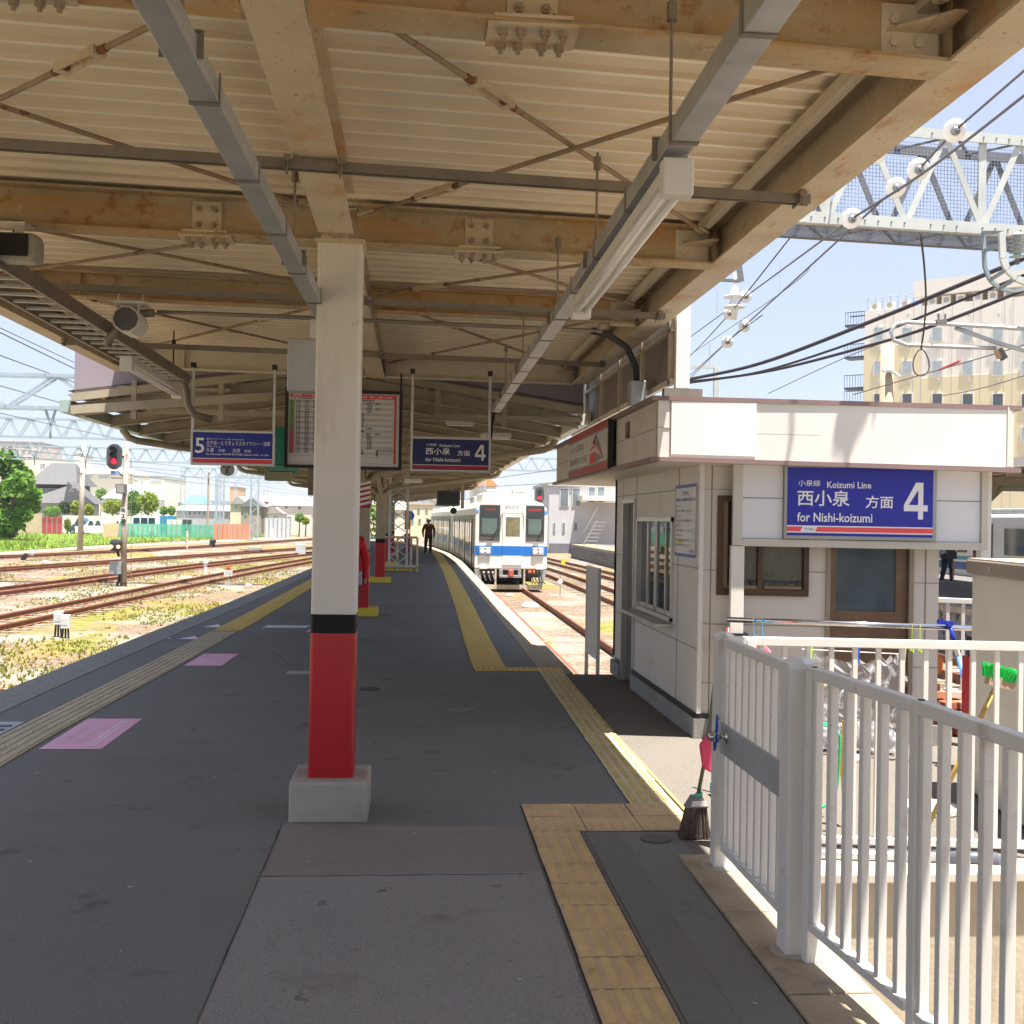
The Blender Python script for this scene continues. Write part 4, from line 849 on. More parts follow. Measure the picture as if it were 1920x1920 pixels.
# dark broom outside the gate
t = thing('soft_broom', 'dark bristled broom standing on the asphalt by the far gate post', 'broom', (1.5, 6.0, 0))
bx, by = 1.585, 6.06; m = MB()
for i in range(420):
    e = rnd.uniform(-1, 1); f_ = rnd.uniform(-1, 1); m.tube([(bx + e * .055, by + f_ * .02, .18), (bx + e * .085 + rnd.uniform(-.008, .008) - .005, by + f_ * .035, rnd.uniform(.0, .012))], [.003, .002], 4, caps=False)
m.build('bristles', mat('bristle_dark', (.12, .09, .07), .8, var=.4, scale=60), t)
MB().prism([(bx - .065, by - .03, .175), (bx + .065, by - .03, .175), (bx + .03, by - .025, .235), (bx - .025, by - .025, .235)], (0, .06, 0)).build('binding', mat('binding_grey', (.20, .20, .21), .6), t)
MB().prism([(bx - .035, by - .034, .185), (bx + .06, by - .034, .185), (bx + .05, by - .034, .215), (bx - .03, by - .034, .215)], (0, .003, 0)).build('label_strip', white_p, t)
MB().prism([(bx - .01, by - .02, .235), (bx + .03, by - .02, .235), (bx + .03, by - .02, .26), (bx + .005, by - .02, .25)], (0, .04, 0)).build('green_collar', mat('collar_green', (.05, .5, .3), .5), t)
MB().tube([(bx + .012, by, .25), (bx + .05, by, .46), (bx + .11, by - .02, 1.05)], .011, 8).build('handle', mat('handle_olive', (.16, .17, .10), .5), t, smooth=True)
t = MB(); t.prism([(bx + .02, by - .06, .40), (bx + .10, by - .06, .36), (bx + .13, by - .06, .56), (bx + .06, by - .06, .60), (bx + .0, by - .06, .53)], (0, .03, 0))
tag(t.build('rubber_glove', mat('glove_pink', (.80, .08, .16), .5), bevel=.012), 'bright pink cloth hanging on the dark broom handle', 'cloth')
t = thing('mop', 'red handled mop standing behind the gate bars', 'mop', (1.9, 6.9, 0)); MB().tube([(2.02, 7.0, .1), (2.03, 7.02, 1.08)], .012, 8).build('handle', mat('handle_red', (.75, .05, .06), .4), t, smooth=True)
MB().beam((1.93, 7.0, .05), (2.12, 7.0, .05), .08, .06).build('head', mat('mop_green', (.05, .45, .33), .7), t)
tag(MB().prism([(2.42, 8.2, .74), (2.66, 8.1, .74), (2.68, 8.1, .80), (2.6, 8.12, .88), (2.46, 8.2, .88), (2.4, 8.22, .82)], (0, .04, 0)).build('rubber_glove', mat('glove_pink2', (.80, .22, .28), .5), bevel=.015), 'pink rubber glove hanging from the blue pegs', 'glove')
# wash stand
t = thing('standpipe', 'cream water standpipe with chrome taps and green hose in the yard', 'standpipe', (2.35, 6.4, 0))
MB().box(2.30, 2.40, 6.34, 6.44, 0, .80).build('column', mat('stand_cream', (.70, .60, .42), .6), t, bevel=.01)
MB().box(2.275, 2.425, 6.32, 6.46, .80, .85).build('cap', mat('stand_cream', (.70, .60, .42), .6), t, bevel=.01)
m = MB(); m.tube([(2.35, 6.34, .70), (2.35, 6.27, .70), (2.35, 6.25, .66)], .014, 10); m.tube([(2.35, 6.30, .70), (2.35, 6.30, .75)], .01, 8); m.beam((2.31, 6.30, .755), (2.39, 6.30, .755), .012, .01)
m.tube([(2.40, 6.36, .74), (2.50, 6.34, .75), (2.55, 6.33, .80)], .016, 10); m.beam((2.48, 6.33, .83), (2.60, 6.33, .83), .03, .02); m.build('tap', st, t, smooth=True)
hs = []
for k in range(40):
    a = k / 39 * math.pi * 3.3; hs.append((2.28 + .17 * math.cos(a + .5) + .02 * math.sin(3 * a), 6.22 - .004 * k, .42 + .24 * math.sin(a + .5) * (1 - .2 * math.sin(a))))
tag(MB().tube([(2.16, 6.28, .74), (2.14, 6.26, .6), (2.13, 6.25, .42), (2.14, 6.24, .33)] , .016, 8).tube(hs, .007, 8).build('garden_hose', mat('hose_green', (.02, .50, .20), .35), smooth=True), 'bright green hose coiled on the cream standpipe', 'hose')
tag(MB().tube([(2.52, 6.26, .10), (2.50, 6.25, .30), (2.505, 6.25, .62)], .014, 8).box(2.49, 2.55, 6.23, 6.27, .30, .50).build('scrub_brush', mat('brush_yellow', (.80, .52, .02), .4)), 'yellow long handled scrubbing brush leaning by the standpipe', 'brush')
# plastic bag clipped on a line in front of the door
t = thing('plastic_bag', 'clear crumpled plastic bag clipped up in front of the brown door', 'bag', (3.4, 8.3, .5))
rows = []; rnd = random.Random(9)
for i in range(22):
    z = .78 - i * .036; row = []
    for j in range(30):
        s_ = j / 29; sag = .07 * math.sin(math.pi * s_) ** 1 * (1 - i / 22) ; x = 3.02 + .72 * s_; row.append((x + .02 * math.sin(i * .7 + j), 8.34 - .16 * (x - 3) - .05 * math.sin(j * 1.1 + i * .25) - .035 * rnd.random(), z - sag + .02 * math.cos(j * 3)))
    rows.append(row)
pm = bpy.data.materials.new('clear_film'); pm.use_nodes = True; pp = pm.node_tree.nodes['Principled BSDF']; pp.inputs['Base Color'].default_value = (.8, .82, .85, 1); pp.inputs['Roughness'].default_value = .18; pp.inputs['Alpha'].default_value = .28; pp.inputs['Specular IOR Level'].default_value = 1
MB().grid(rows).build('film', pm, t, fix=False)
for i, (x, mt) in enumerate(((3.03, pg), (3.38, mat('peg_royal', (.03, .12, .6), .4)), (3.72, mat('peg_tan', (.6, .5, .25), .5)))): MB().beam((x, 8.27 - .16 * (x - 3), .70), (x + .01, 8.27 - .16 * (x - 3), .83), .025, .02).build('clip', mt, t)
MB().tube([(3.0, 8.36, .79), (3.78, 8.24, .77)], .004, 6).build('line', white_p, t)
m = MB(); 
for k in range(9): m.ball((3.1 + .07 * k, 8.42 - .02 * k, .10 + .05 * rnd.random()), .07 + .03 * rnd.random(), 8, 6, (1, .6, 1.1))
m.build('contents', mat('bag_contents', (.45, .45, .48), .6, var=.4, scale=14), t)
# red extinguisher case, pot, bricks, slab, pipe
t = thing('fire_extinguisher_box', 'narrow red box with black top beside the grey cabinet', 'extinguisher box', (3.75, 7.6, 0))
MB().box(3.96, 4.18, 7.55, 7.72, .0, .83).build('box', mat('ext_red', (.45, .015, .02), .4), t, bevel=.01); MB().box(3.98, 4.16, 7.56, 7.70, .831, .98).build('top', blackm, t, bevel=.01); MB().ball((4.0, 7.58, 1.0), .025, 10, 8).build('knob', white_p, t)
t = thing('flower_pot', 'orange clay pot tipped on the pile of bricks', 'pot', (3.9, 8.4, .6)); MB().tube([(4.36, 9.15, .56), (4.34, 9.0, .60)], [.07, .10], 16, caps=False).build('pot', mat('clay', (.60, .18, .06), .8), t, smooth=True); MB().tube([(4.34, 9.0, .60), (4.337, 8.98, .604)], .106, 16).build('rim', mat('clay', (.60, .18, .06), .8), t)
rnd = random.Random(4)
for i in range(26):
    m = MB(); c = (4.22 + .12 * (i % 4) + rnd.uniform(-.02, .02), 9.0 + .1 * ((i // 4) % 2), .04 + .075 * (i // 5)); m.obox(c, (.11, .2, .06), Matrix.Rotation(rnd.uniform(-.25, .25), 3, 'Z'))
    tag(m.build('brick', mat('brick_%d' % (i % 3), [(.36, .11, .06), (.45, .2, .12), (.55, .50, .45)][i % 3], .9, var=.2), bevel=.006), 'loose red and pale brick in the pile behind the railing', 'brick', 'bricks piled beside the hut end')
c = atz(1745, 1520, 0); tag(MB().cyl((c.x, c.y, .001), .17, .035, 32).build('round_slab', mat('slab_white', (.72, .68, .60), .8, var=.08), bevel=.006), 'round pale slab lying on the yard floor', 'slab')
c = atz(1607, 1425, 0); tag(MB().cyl((c.x, c.y, .001), .10, .02, 28).build('round_slab', mat('slab_tan', (.62, .52, .38), .8, var=.08)), 'small tan cover flush in the yard floor', 'cover')
t = thing('drain_pipe', 'grey plastic drain pipe lying along the pit edge with dark joint', 'pipe', (2.9, 5.5, .05))
MB().tube([(2.0, 5.62, .045), (2.75, 5.53, .045)], .028, 12).build('pipe', galv, t, smooth=True); MB().tube([(2.75, 5.53, .045), (3.02, 5.50, .045), (3.04, 5.49, .0), (3.04, 5.49, -.03)], .034, 12).build('elbow', mat('pipe_dark', (.09, .10, .13), .4), t, smooth=True)
# ------------------------------------------------------------------ ground and tracks
def ground_mat():
    m = bpy.data.materials.new('ballast'); m.use_nodes = True; nt = m.node_tree; p = nt.nodes['Principled BSDF']
    pos = N(nt, 'ShaderNodeNewGeometry').outputs['Position']
    v = N(nt, 'ShaderNodeTexVoronoi'); v.inputs['Scale'].default_value = 13; nt.links.new(pos, v.inputs['Vector'])
    sp_ = N(nt, 'ShaderNodeSeparateColor'); nt.links.new(v.outputs['Color'], sp_.inputs[0])
    c = mixc(nt, sp_.outputs[0], (.15, .105, .075), (.40, .29, .205))
    c = mixc(nt, ramp(nt, v.outputs['Distance'], .25, .75), c, (.12, .09, .07))
    c = mixc(nt, ramp(nt, noise(nt, pos, .35, 4), .45, .62), c, mixc(nt, sp_.outputs[1], (.20, .18, .16), (.36, .33, .29)))
    c = mixc(nt, ramp(nt, noise(nt, pos, .22, 6, .7, (1, .5, 1)), .50, .58), c, mixc(nt, ramp(nt, noise(nt, pos, 3, 5, .7), .4, .6), (.12, .135, .03), (.27, .21, .07)))
    c = mixc(nt, ramp(nt, noise(nt, pos, .5, 6, .7), .60, .72), c, (.34, .20, .105))
    nt.links.new(c, p.inputs['Base Color']); p.inputs['Roughness'].default_value = .95; p.inputs['Specular IOR Level'].default_value = .1
    b = N(nt, 'ShaderNodeBump'); b.inputs['Strength'].default_value = .8; b.inputs['Distance'].default_value = .04; b.invert = True
    nt.links.new(v.outputs['Distance'], b.inputs['Height']); nt.links.new(b.outputs[0], p.inputs['Normal']); return m
gm_ = ground_mat()
for pts, nm in (([(-.715 + .002 * math.sin(k * 2.1) + .0015 * math.sin(k * 5.3), -2 + k * .14, .0055) for k in range(61)], 'asphalt_seam'), ([(-.71 + k * .1, 5.46 + .003 * math.sin(k * 1.7), .0055) for k in range(14)], 'asphalt_seam'), ([(-3.0 + .15 * k + .02 * math.sin(k * 2.3), 19 - .55 * k + .05 * math.sin(k * 1.3), .003) for k in range(14)], 'asphalt_seam')):
    m = MB()
    for a, b_ in zip(pts, pts[1:]): wv = random.uniform(.001, .004); n_ = Vector((b_[1] - a[1], a[0] - b_[0], 0)).normalized() * wv; m.quad(Vector(a) - n_, Vector(a) + n_, Vector(b_) + n_, Vector(b_) - n_)
    struct(nm, m, mat('seam_tar', (.03, .03, .03), .9), fix=False)
struct('ground', MB().quad((-3000, -200, GZ), (3000, -200, GZ), (3000, 4000, GZ), (-3000, 4000, GZ)), gm_, fix=False)
def gz(px, py, dz=0): return atz(px, py, GZ + dz)
def sheet(name, pix, m_, dz): return struct(name, MB().add([gz(x, y, dz) for x, y in pix], [tuple(range(len(pix)))]), m_, fix=False)
verge_m = mat('verge_grass', (.12, .18, .03), .95, var=.35, scale=.5, spots=[((.24, .22, .07), .55, .2, .25)], fine=.4, bscale=3, spec=.1)
sheet('grass_verge', [(-260, 1040), (0, 1034), (170, 1022), (330, 1012), (470, 1006), (560, 1003), (560, 999.5), (330, 999), (120, 1000), (-260, 1001)], verge_m, .03)
sheet('car_park', [(-400, 1000.5), (330, 998.5), (600, 995), (600, 984), (-400, 984)], mat('car_park', (.34, .33, .31), .9), .05)
sheet('path', [(-260, 1046), (0, 1040), (250, 1024), (480, 1013), (575, 1009), (575, 1006), (470, 1008), (170, 1024), (0, 1036), (-260, 1042)], mat('path_sandy', (.34, .25, .17), .95, var=.15, fine=.3, bscale=8), .02)
rust_r = mat('rail_rust', (.19, .075, .045), .7, var=.25, scale=5); rail_t = mat('rail_top', (.30, .17, .12), .45, .3); slp = mat('sleeper', (.24, .19, .14), .9, var=.3, scale=6)
def smooth(pts, n=6):
    out = []
    P_ = [Vector(p) for p in pts]; P_ = [P_[0] * 2 - P_[1]] + P_ + [P_[-1] * 2 - P_[-2]]
    for i in range(1, len(P_) - 2):
        a, b_, c, d = P_[i - 1:i + 3]
        for k in range(n):
            t = k / n; out.append(.5 * ((2 * b_) + (c - a) * t + (2 * a - 5 * b_ + 4 * c - d) * t * t + (3 * b_ - a - 3 * c + d) * t ** 3))
    out.append(P_[-2]); return out
def track(label, pts, buried=False):
    pts = smooth([(x, y, GZ) for x, y in pts]); t = thing('railway_track', label, 'track', pts[0], 'railway tracks')
    for s in (-1, 1):
        a, w1, w2 = [], [], []
        for i, p in enumerate(pts):
            d = (pts[min(i + 1, len(pts) - 1)] - pts[max(0, i - 1)]).normalized(); n = Vector((d.y, -d.x, 0)); c = p + n * s * .57
            a.append([c + n * .05 + Vector((0, 0, .03)), c + n * .014 + Vector((0, 0, .05)), c + n * .014 + Vector((0, 0, .13)), c + n * .035 + Vector((0, 0, .14)), c + n * .032 + Vector((0, 0, .175)), c - n * .032 + Vector((0, 0, .175)), c - n * .035 + Vector((0, 0, .14)), c - n * .014 + Vector((0, 0, .13)), c - n * .014 + Vector((0, 0, .05)), c - n * .05 + Vector((0, 0, .03))])
        if buried and s < 0: a = [[q_ - Vector((0, 0, .168)) for q_ in r_] for r_ in a]
        MB().grid(a).build('rail', rust_r, t, fix=False)
    m = MB(); acc = 0; 
    for a, b_ in zip(pts, pts[1:]):
        L = (b_ - a).length; d = (b_ - a).normalized(); n = Vector((d.y, -d.x, 0))
        while acc < L: c = a + d * acc; zz = random.uniform(-.03, -.005) - (.018 if buried else 0); m.beam(c - n * 1.02 + Vector((0, 0, zz)), c + n * 1.02 + Vector((0, 0, zz)), .2, .07); acc += .62
        acc -= L
    tag(m.build('sleepers', slp, t), kind='stuff')
track('overgrown track nearest the left platform edge', [(-11.6, 8), (-10.4, 22), (-9.6, 33), (-8.9, 43), (-8.0, 54), (-6.6, 67), (-5.1, 82), (-3.6, 100)])
track('rusty track second from the left platform edge, beside the signal mast', [(-16.5, 18), (-14.6, 33), (-13.2, 44), (-11.8, 56), (-9.8, 69), (-7.2, 84), (-3, 108)])
track('third rusty track out from the left platform', [(-23.5, 35), (-19.2, 52), (-15.5, 68), (-12, 83), (-8.4, 98), (-2, 125)])
track('far rusty track at the foot of the grass bank', [(-30, 50), (-25, 65), (-21, 80), (-17, 100), (-12.8, 130), (-9, 165)])
track('track under the blue and white train at the right platform', [(3.55, 10), (3.6, 24), (3.66, 42), (3.5, 62), (3.0, 74), (1.6, 88), (-1.5, 105)], True)
track('empty track to the right of the train', [(7.15, 10), (7.15, 28), (7.2, 45), (7.0, 60), (6.2, 78), (4.4, 96), (1.8, 112)])
track('rightmost empty track beside the block walled loading bank', [(10.4, 12), (10.2, 40), (9.6, 60), (8.8, 80), (7.4, 100)])
# weeds
rnd = random.Random(11); m = MB(); from mathutils import noise as mn
def tuft(x, y, z, h, k):
    for _ in range(k):
        a = rnd.uniform(0, 6.28); l = rnd.uniform(.02, .09); wd = rnd.uniform(.008, .02); hx, hy = math.cos(a), math.sin(a)
        m.add([(x + hx * .02 - hy * wd, y + hy * .02 + hx * wd, z), (x + hx * .02 + hy * wd, y + hy * .02 - hx * wd, z), (x + hx * l, y + hy * l, z + h * rnd.uniform(.6, 1))], [(0, 1, 2)])
cnt = 0
while cnt < 13000:
    y = 14 + 62 * rnd.random() ** 1.3; x = interp(LE, y) - .15 - rnd.random() ** 1.2 * (10 + y * .12)
    v_ = mn.noise((x * .35, y * .16, 3.1)) + .4 * mn.noise((x * 1.3, y * .8, 7))
    near_rail = abs(abs(x - (-9.9 + (y - 28) * .09)) - .57) < .25
    if v_ < .0 and not (near_rail and rnd.random() < .3): 
        if rnd.random() > .03: continue
    tuft(x, y, GZ, rnd.uniform(.03, .11), 5); cnt += 1
weed_m = mat('weeds', (.19, .20, .045), .9, var=.4, scale=1.5, spots=[((.30, .24, .08), .50, .15, .5)], spec=.1)
tag(m.build('weeds', weed_m, fix=False), 'yellow green weeds growing between the sidings', 'weeds', kind='stuff')
m = MB(); cnt = 0
while cnt < 7000:
    px = rnd.uniform(-150, 560); py = rnd.uniform(1000, 1034 - px * .05); p = gz(px, py); tuft(p.x, p.y, GZ, rnd.uniform(.15, .45) * (1.3 if px < 90 else .8), 4)
    cnt += 1
for _i in range(len(m.v)): pass
tag(m.build('grass', mat('verge_blades', (.14, .21, .035), .9, var=.4, scale=.3, spec=.1), fix=False), 'long grass on the bank in front of the parked cars', 'grass', kind='stuff')

# ------------------------------------------------------------------ old canopy beyond
oc = thing('old_canopy', 'older low gabled platform canopy curving away beyond the hanging signs', 'canopy', (-1, 13.5, 2.9))
def CL(y): return interp([(13.3, -4.02), (22, -4.05), (40, -4.1), (55, -4.4), (70, -5.3), (84, -6.8)], y)
def CR(y): return interp([(13.3, 1.98), (20, 1.92), (30, 1.95), (45, 1.97), (55, 1.8), (66, 1.15), (84, -.9)], y)
def CM(y): return (CL(y) + CR(y)) / 2
ZE, ZP = 2.96, 3.40
ys = [13.35 + i * 1.0 for i in range(7)] + [20 + i * 3 for i in range(22)]
rf_m = mat('old_roof_sheet', (.12, .105, .08), .7, var=.15, scale=2)
def rfl(f, lo, hi): return
m = MB(); rows = []
for y in ys: rows.append([(CL(y) - .05, y, ZE + .16), (CM(y), y, ZP + .16), (CR(y) + .05, y, ZE + .16)])
m.grid(rows); m.grid([[(p[0], p[1], p[2] + .05) for p in r_] for r_ in rows]); m.build('roof_sheet', rf_m, oc, fix=False)
oldb = mat('old_beam_cream', (.38, .335, .25), .65, var=.12, scale=3, spots=[((.34, .26, .16), .62, .1, 3), ((.2, .14, .09), .70, .05, 14)])
y = 13.5; i = 0
while y < 82:
    l, c_, r_ = CL(y), CM(y), CR(y); m = MB()
    hbeam(m, (l, y, ZE), (c_, y, ZP), .15, .08); hbeam(m, (c_, y, ZP), (r_, y, ZE), .15, .08); m.build('rafter', oldb, oc)
    if i % 2 == 0:
        m = MB(); m.beam((l + .8, y + .08, ZE + .02), (r_ - .8, y + .08, ZE + .02), .05, .06); m.build('tie_bar', oldb, oc)
    y += 1.55 if y < 30 else 2.6; i += 1
for k, f_ in enumerate((.12, .38, .62, .88)):
    for sd_ in (0, 1):
        m = MB()
        for a, b_ in zip(ys, ys[1:]):
            P_ = []
            for yy in (a, b_):
                e = (CL(yy), ZE) if sd_ == 0 else (CR(yy), ZE); P_.append((e[0] + (CM(yy) - e[0]) * f_, yy, ZE + (ZP - ZE) * f_ + .11))
            m.beam(P_[0], P_[1], .05, .08)
        m.build('purlin', oldb, oc)
for f_, nm, mt in ((CL, 'gutter', mat('gutter_green', (.35, .45, .42), .5)), (CR, 'gutter', cream)):
    m = MB(); s_ = -1 if f_ is CL else 1
    for a, b_ in zip(ys, ys[1:]): m.beam((f_(a) + s_ * .07, a, ZE + .03), (f_(b_) + s_ * .07, b_, ZE + .03), .13, .14)
    m.build(nm, mt, oc)
# ridge beam along and valley plates
m = MB()
for a, b_ in zip(ys, ys[1:]): m.beam((CM(a), a, ZP - .12), (CM(b_), b_, ZP - .12), .14, .2)
m.build('ridge_beam', oldb, oc)
pur = mat('gable_mauve', (.30, .26, .30), .7, var=.06)
m = MB(); yy = 13.38
m.prism([(-4.0, yy, ZE + .17), (-4.0, yy, 3.66), (-1.0, yy, 3.66), (-1.0, yy, ZP + .17)], (0, .04, 0)); m.prism([(-1.0, yy, ZP + .17), (-1.0, yy, 3.66), (2.02, yy, 3.66), (2.02, yy, ZE + .17)], (0, .04, 0)); m.build('gable_panel', pur, oc)
m = MB(); 
for a, b_ in (((-4.02, yy - .04, ZE + .13), (-1.0, yy - .04, ZP + .13)), ((-1.0, yy - .04, ZP + .13), (2.02, yy - .04, ZE + .13))): m.beam(a, b_, .06, .09)
for x in (-3.3, -2.3, 1.05, .25): m.beam((x, yy - .05, ZE - .1), (x, yy - .05, 3.3), .06, .05)
m.beam((-3.5, yy - .05, 3.22), (-2.2, yy - .05, 3.22), .03, .04); m.beam((.2, yy - .09, 2.98), (2.0, yy - .09, 2.98), .04, .05); m.beam((-4.0, yy - .1, 2.94), (-1.7, yy - .1, 3.16), .05, .1)
m.build('gable_frame', oldb, oc)
# columns with braces, drain pipes
for i, (x, y, lab) in enumerate(((-.93, 20.1, 'red and cream pillar just behind the nearest pillar, yellow base'), (-.92, 30.4, 'second red banded pillar behind the nearest, yellow plinth'), (-.98, 41.0, 'red banded pillar behind the lattice mast barrier'), (-1.05, 51.5, 'small far red banded pillar under the old canopy'), (-1.6, 62, 'farthest red banded pillar under the old canopy'))):
    t = pillar('canopy_pillar', x, y, .26, .26, 2.45, .14, 1.07, 1.18, lab, 'old', 'platform pillars', oldb)
    m = MB(); m.box(x - .3, x + .3, y - .28, y + .28, -.01, .14); m.build('yellow_base', yel_p, t, bevel=.01)
    m = MB(); c_ = CM(y)
    for dx in (-1, 1): m.beam((x + dx * .07, y, 2.40), (c_ + dx * .95, y, 3.22), .10, .12)
    for dy in (-1, 1): m.beam((x, y + dy * .07, 2.40), (c_, y + dy * 1.5, 3.20), .10, .12)
    m.build('brace', oldb, t)
    if i == 0:
        m = MB()
        for k in range(5): m.prism([(x - .134, y - .136, 1.93 + k * .09), (x + .134, y - .136, 2.0 + k * .09), (x + .134, y - .136, 2.05 + k * .09), (x - .134, y - .136, 1.98 + k * .09)], (0, .004, 0))
        MB().box(x - .133, x + .133, y - .133, y + .133, 1.92, 2.40).build('striped_band', mat('band_dark_red', (.35, .03, .03), .5), t); m.build('stripe', wht, t)
    if i < 3:
        for f_ in (CL, CR):
            e = f_(y - 3.5); s_ = -1 if f_ is CL else 1
            tag(MB().tube([(e + s_ * .05, y - 4.2, ZE - .05), (e, y - 4.1, ZE - .14), (e - s_ * .1, y - 4.0, ZE - .18), (x + s_ * .2, y - .1, 2.52), (x + s_ * .15, y - .1, 2.40)], .05, 10).build('drain_pipe', oldb, smooth=True), '%s gutter drain pipe sloping to the %s red banded pillar behind the nearest one' % ('left' if s_ < 0 else 'right', ('first', 'second', 'third')[i]), 'pipe', 'drain pipes under the old canopy')
# lattice mast with barrier
t = thing('lattice_mast', 'pale blue lattice mast rising through the old canopy', 'mast', (-.45, 38, 0)); lm = mat('lattice_pale', (.50, .58, .62), .5, .2, var=.1)
for dx in (-.3, .3):
    for dy in (-.3, .3): MB().beam((-.55 + dx, 38 + dy, 0), (-.55 + dx, 38 + dy, 3.3), .07, .07).build('leg', lm, t)
m = MB()
for k in range(8):
    z0, z1 = .05 + k * .4, .45 + k * .4
    for s_ in (-1, 1): m.beam((-.55 - s_ * .3, 37.7, z0), (-.55 + s_ * .3, 37.7, z1), .03, .02, (0, 1, 0)); m.beam((-.25, 38 - s_ * .3, z0), (-.25, 38 + s_ * .3, z1), .03, .02, (1, 0, 0))
m.build('lacing', lm, t)
t = thing('barrier', 'rusty cream tube barrier round the foot of the lattice mast', 'barrier', (-.3, 36.5, 0))
m = MB(); bm2 = mat('barrier_cream', (.60, .50, .38), .6, spots=[((.3, .13, .06), .55, .1, 5)])
for x in (-1.0, -.55, -.1, .1): m.tube([(x, 36.6, 0), (x, 36.6, 1.12)], .035, 8)
m.tube([(-1.1, 36.6, 1.12), (.1, 36.6, 1.12)], .035, 8); m.tube([(-1.1, 36.6, .16), (.1, 36.6, .16)], .05, 8); m.tube([(.1, 36.6, .9), (.1, 38.4, .9)], .03, 8); m.build('frame', bm2, t); MB().box(-1.1, .15, 36.65, 38.4, .01, .14).build('base', yel_p, t)
# monitor, lamps, clock, speakers, green case
t = thing('platform_monitor', 'dark hooded platform monitor hanging at the far end under the old canopy', 'monitor', (1.1, 37, 2.2))
MB().box(.72, 1.50, 37, 37.5, 2.18, 2.68).build('case', mat('monitor_dark', (.08, .085, .08), .5), t, bevel=.04); MB().box(.78, 1.44, 36.985, 36.999, 2.24, 2.62).build('screen', mat('screen_dark', (.03, .035, .035), .15), t); MB().box(1.05, 1.15, 37.2, 37.3, 2.68, 3.2).build('hanger', oldb, t); MB().box(1.52, 1.64, 37.1, 37.2, 2.1, 3.1).build('side_post', oldb, t)
t = thing('bell', 'small round bell hanging under the platform monitor', 'bell', (1.2, 36.9, 2.1)); MB().tube([(1.28, 36.9, 2.02), (1.28, 37.0, 2.02)], .11, 16).build('gong', blackm, t); MB().box(1.27, 1.29, 36.93, 36.95, 2.1, 2.2).build('stem', blackm, t)
for (px, py, Y, lab) in ((775, 903, 26, 'small boxy lamp under the old canopy to the right of the pillars'), (863, 795, 16.5, 'short tube lamp above the dark navy sign'), (930, 820, 16, 'short tube lamp beside the dark navy sign hanger')):
    p = at(px, py, Y); t = thing('canopy_lamp', lab, 'lamp', p, 'small lamps under the old canopy'); MB().box(p.x - .22, p.x + .22, p.y, p.y + .1, p.z, p.z + .07).build('housing', lamp_h, t, bevel=.01); MB().tube([(p.x - .2, p.y + .05, p.z - .015), (p.x + .2, p.y + .05, p.z - .015)], .013, 8).build('tube', tube_m, t); MB().box(p.x - .01, p.x + .01, p.y + .04, p.y + .06, p.z + .07, 3.1).build('stem', oldb, t)
p = at(425, 880, 14.2); t = thing('round_speaker', 'round grey loudspeaker just under the sign with the 5', 'loudspeaker', p)
MB().tube([(p.x, p.y, p.z), (p.x, p.y + .1, p.z)], .082, 20).build('body', mat('spk_grey', (.38, .36, .33), .6), t); MB().box(p.x - .012, p.x + .018, p.y - .01, p.y, p.z - .06, p.z + .03).build('slot', mat('spk_slot', (.12, .14, .10), .6), t); MB().box(p.x - .01, p.x + .01, p.y + .03, p.y + .06, p.z + .08, ZE + .1).build('stem', oldb, t)
for dx in (-.035, .035): MB().tube([(p.x + dx, p.y - .006, p.z + .03), (p.x + dx, p.y, p.z + .03)], .012, 8).build('screw', blackm, t)
t = thing('green_sign_case', 'dark green hanging case left of the timetable, pale underside', 'sign case', (-2, 16.5, 2.4)); gc = mat('case_green', (.02, .22, .15), .5)
a, b_ = at(512, 800, 16.5), at(556, 872, 16.5); MB().box(a.x, b_.x, 16.5, 16.9, b_.z, a.z).build('case', gc, t)
a, b_ = at(490, 872, 16.5), at(556, 884, 16.5); MB().prism([(a.x, 16.48, a.z), (b_.x, 16.48, a.z), (b_.x, 16.48, b_.z), (a.x + .1, 16.48, b_.z)], (0, .5, 0)).build('hood', mat('hood_green', (.10, .32, .24), .5), t)
a, b_ = at(496, 884, 16.5), at(548, 901, 16.5); MB().box(a.x, b_.x, 16.5, 16.9, b_.z, a.z).build('shade', mat('shade_olive', (.30, .30, .18), .6), t)
a, b_ = at(578, 884, 16.5), at(590, 929, 16.5); tag(MB().box(a.x, b_.x, 16.5, 16.6, b_.z, 3.2).build('bracket_post', mat('bracket_olive', (.22, .20, .13), .6)), 'olive steel bracket hanging just left of the nearest pillar', 'bracket')

# ------------------------------------------------------------------ train
tb = mat('train_cream', (.80, .78, .71), .35, var=.03, scale=2, spots=[((.62, .56, .46), .64, .12, 1.3, (1, 1, .3))]); tblue = mat('train_blue', (.02, .17, .55), .3, var=.03)
tside = mat('train_side', (.33, .34, .30), .35, .1, var=.06); tdark = mat('train_dark', (.025, .025, .028), .5); tgl = mat('train_glass', (.03, .035, .035), .05, var=.3, scale=2, spec=.9)
tgrey = mat('train_grey', (.36, .37, .37), .5, .3); tund = mat('train_under', (.10, .10, .095), .7, var=.3, scale=4)
HW, ZB0, ZR = 1.42, -.16, 2.56
def body(L):
    prof = [(-HW, ZB0), (-HW, 1.95), (-HW + .05, 2.2), (-HW + .2, 2.40), (-HW + .55, 2.51), (0, ZR), (HW - .55, 2.51), (HW - .2, 2.40), (HW - .05, 2.2), (HW, 1.95), (HW, ZB0)]
    return MB().prism([(x, 0, z) for x, z in prof], (0, L, 0))
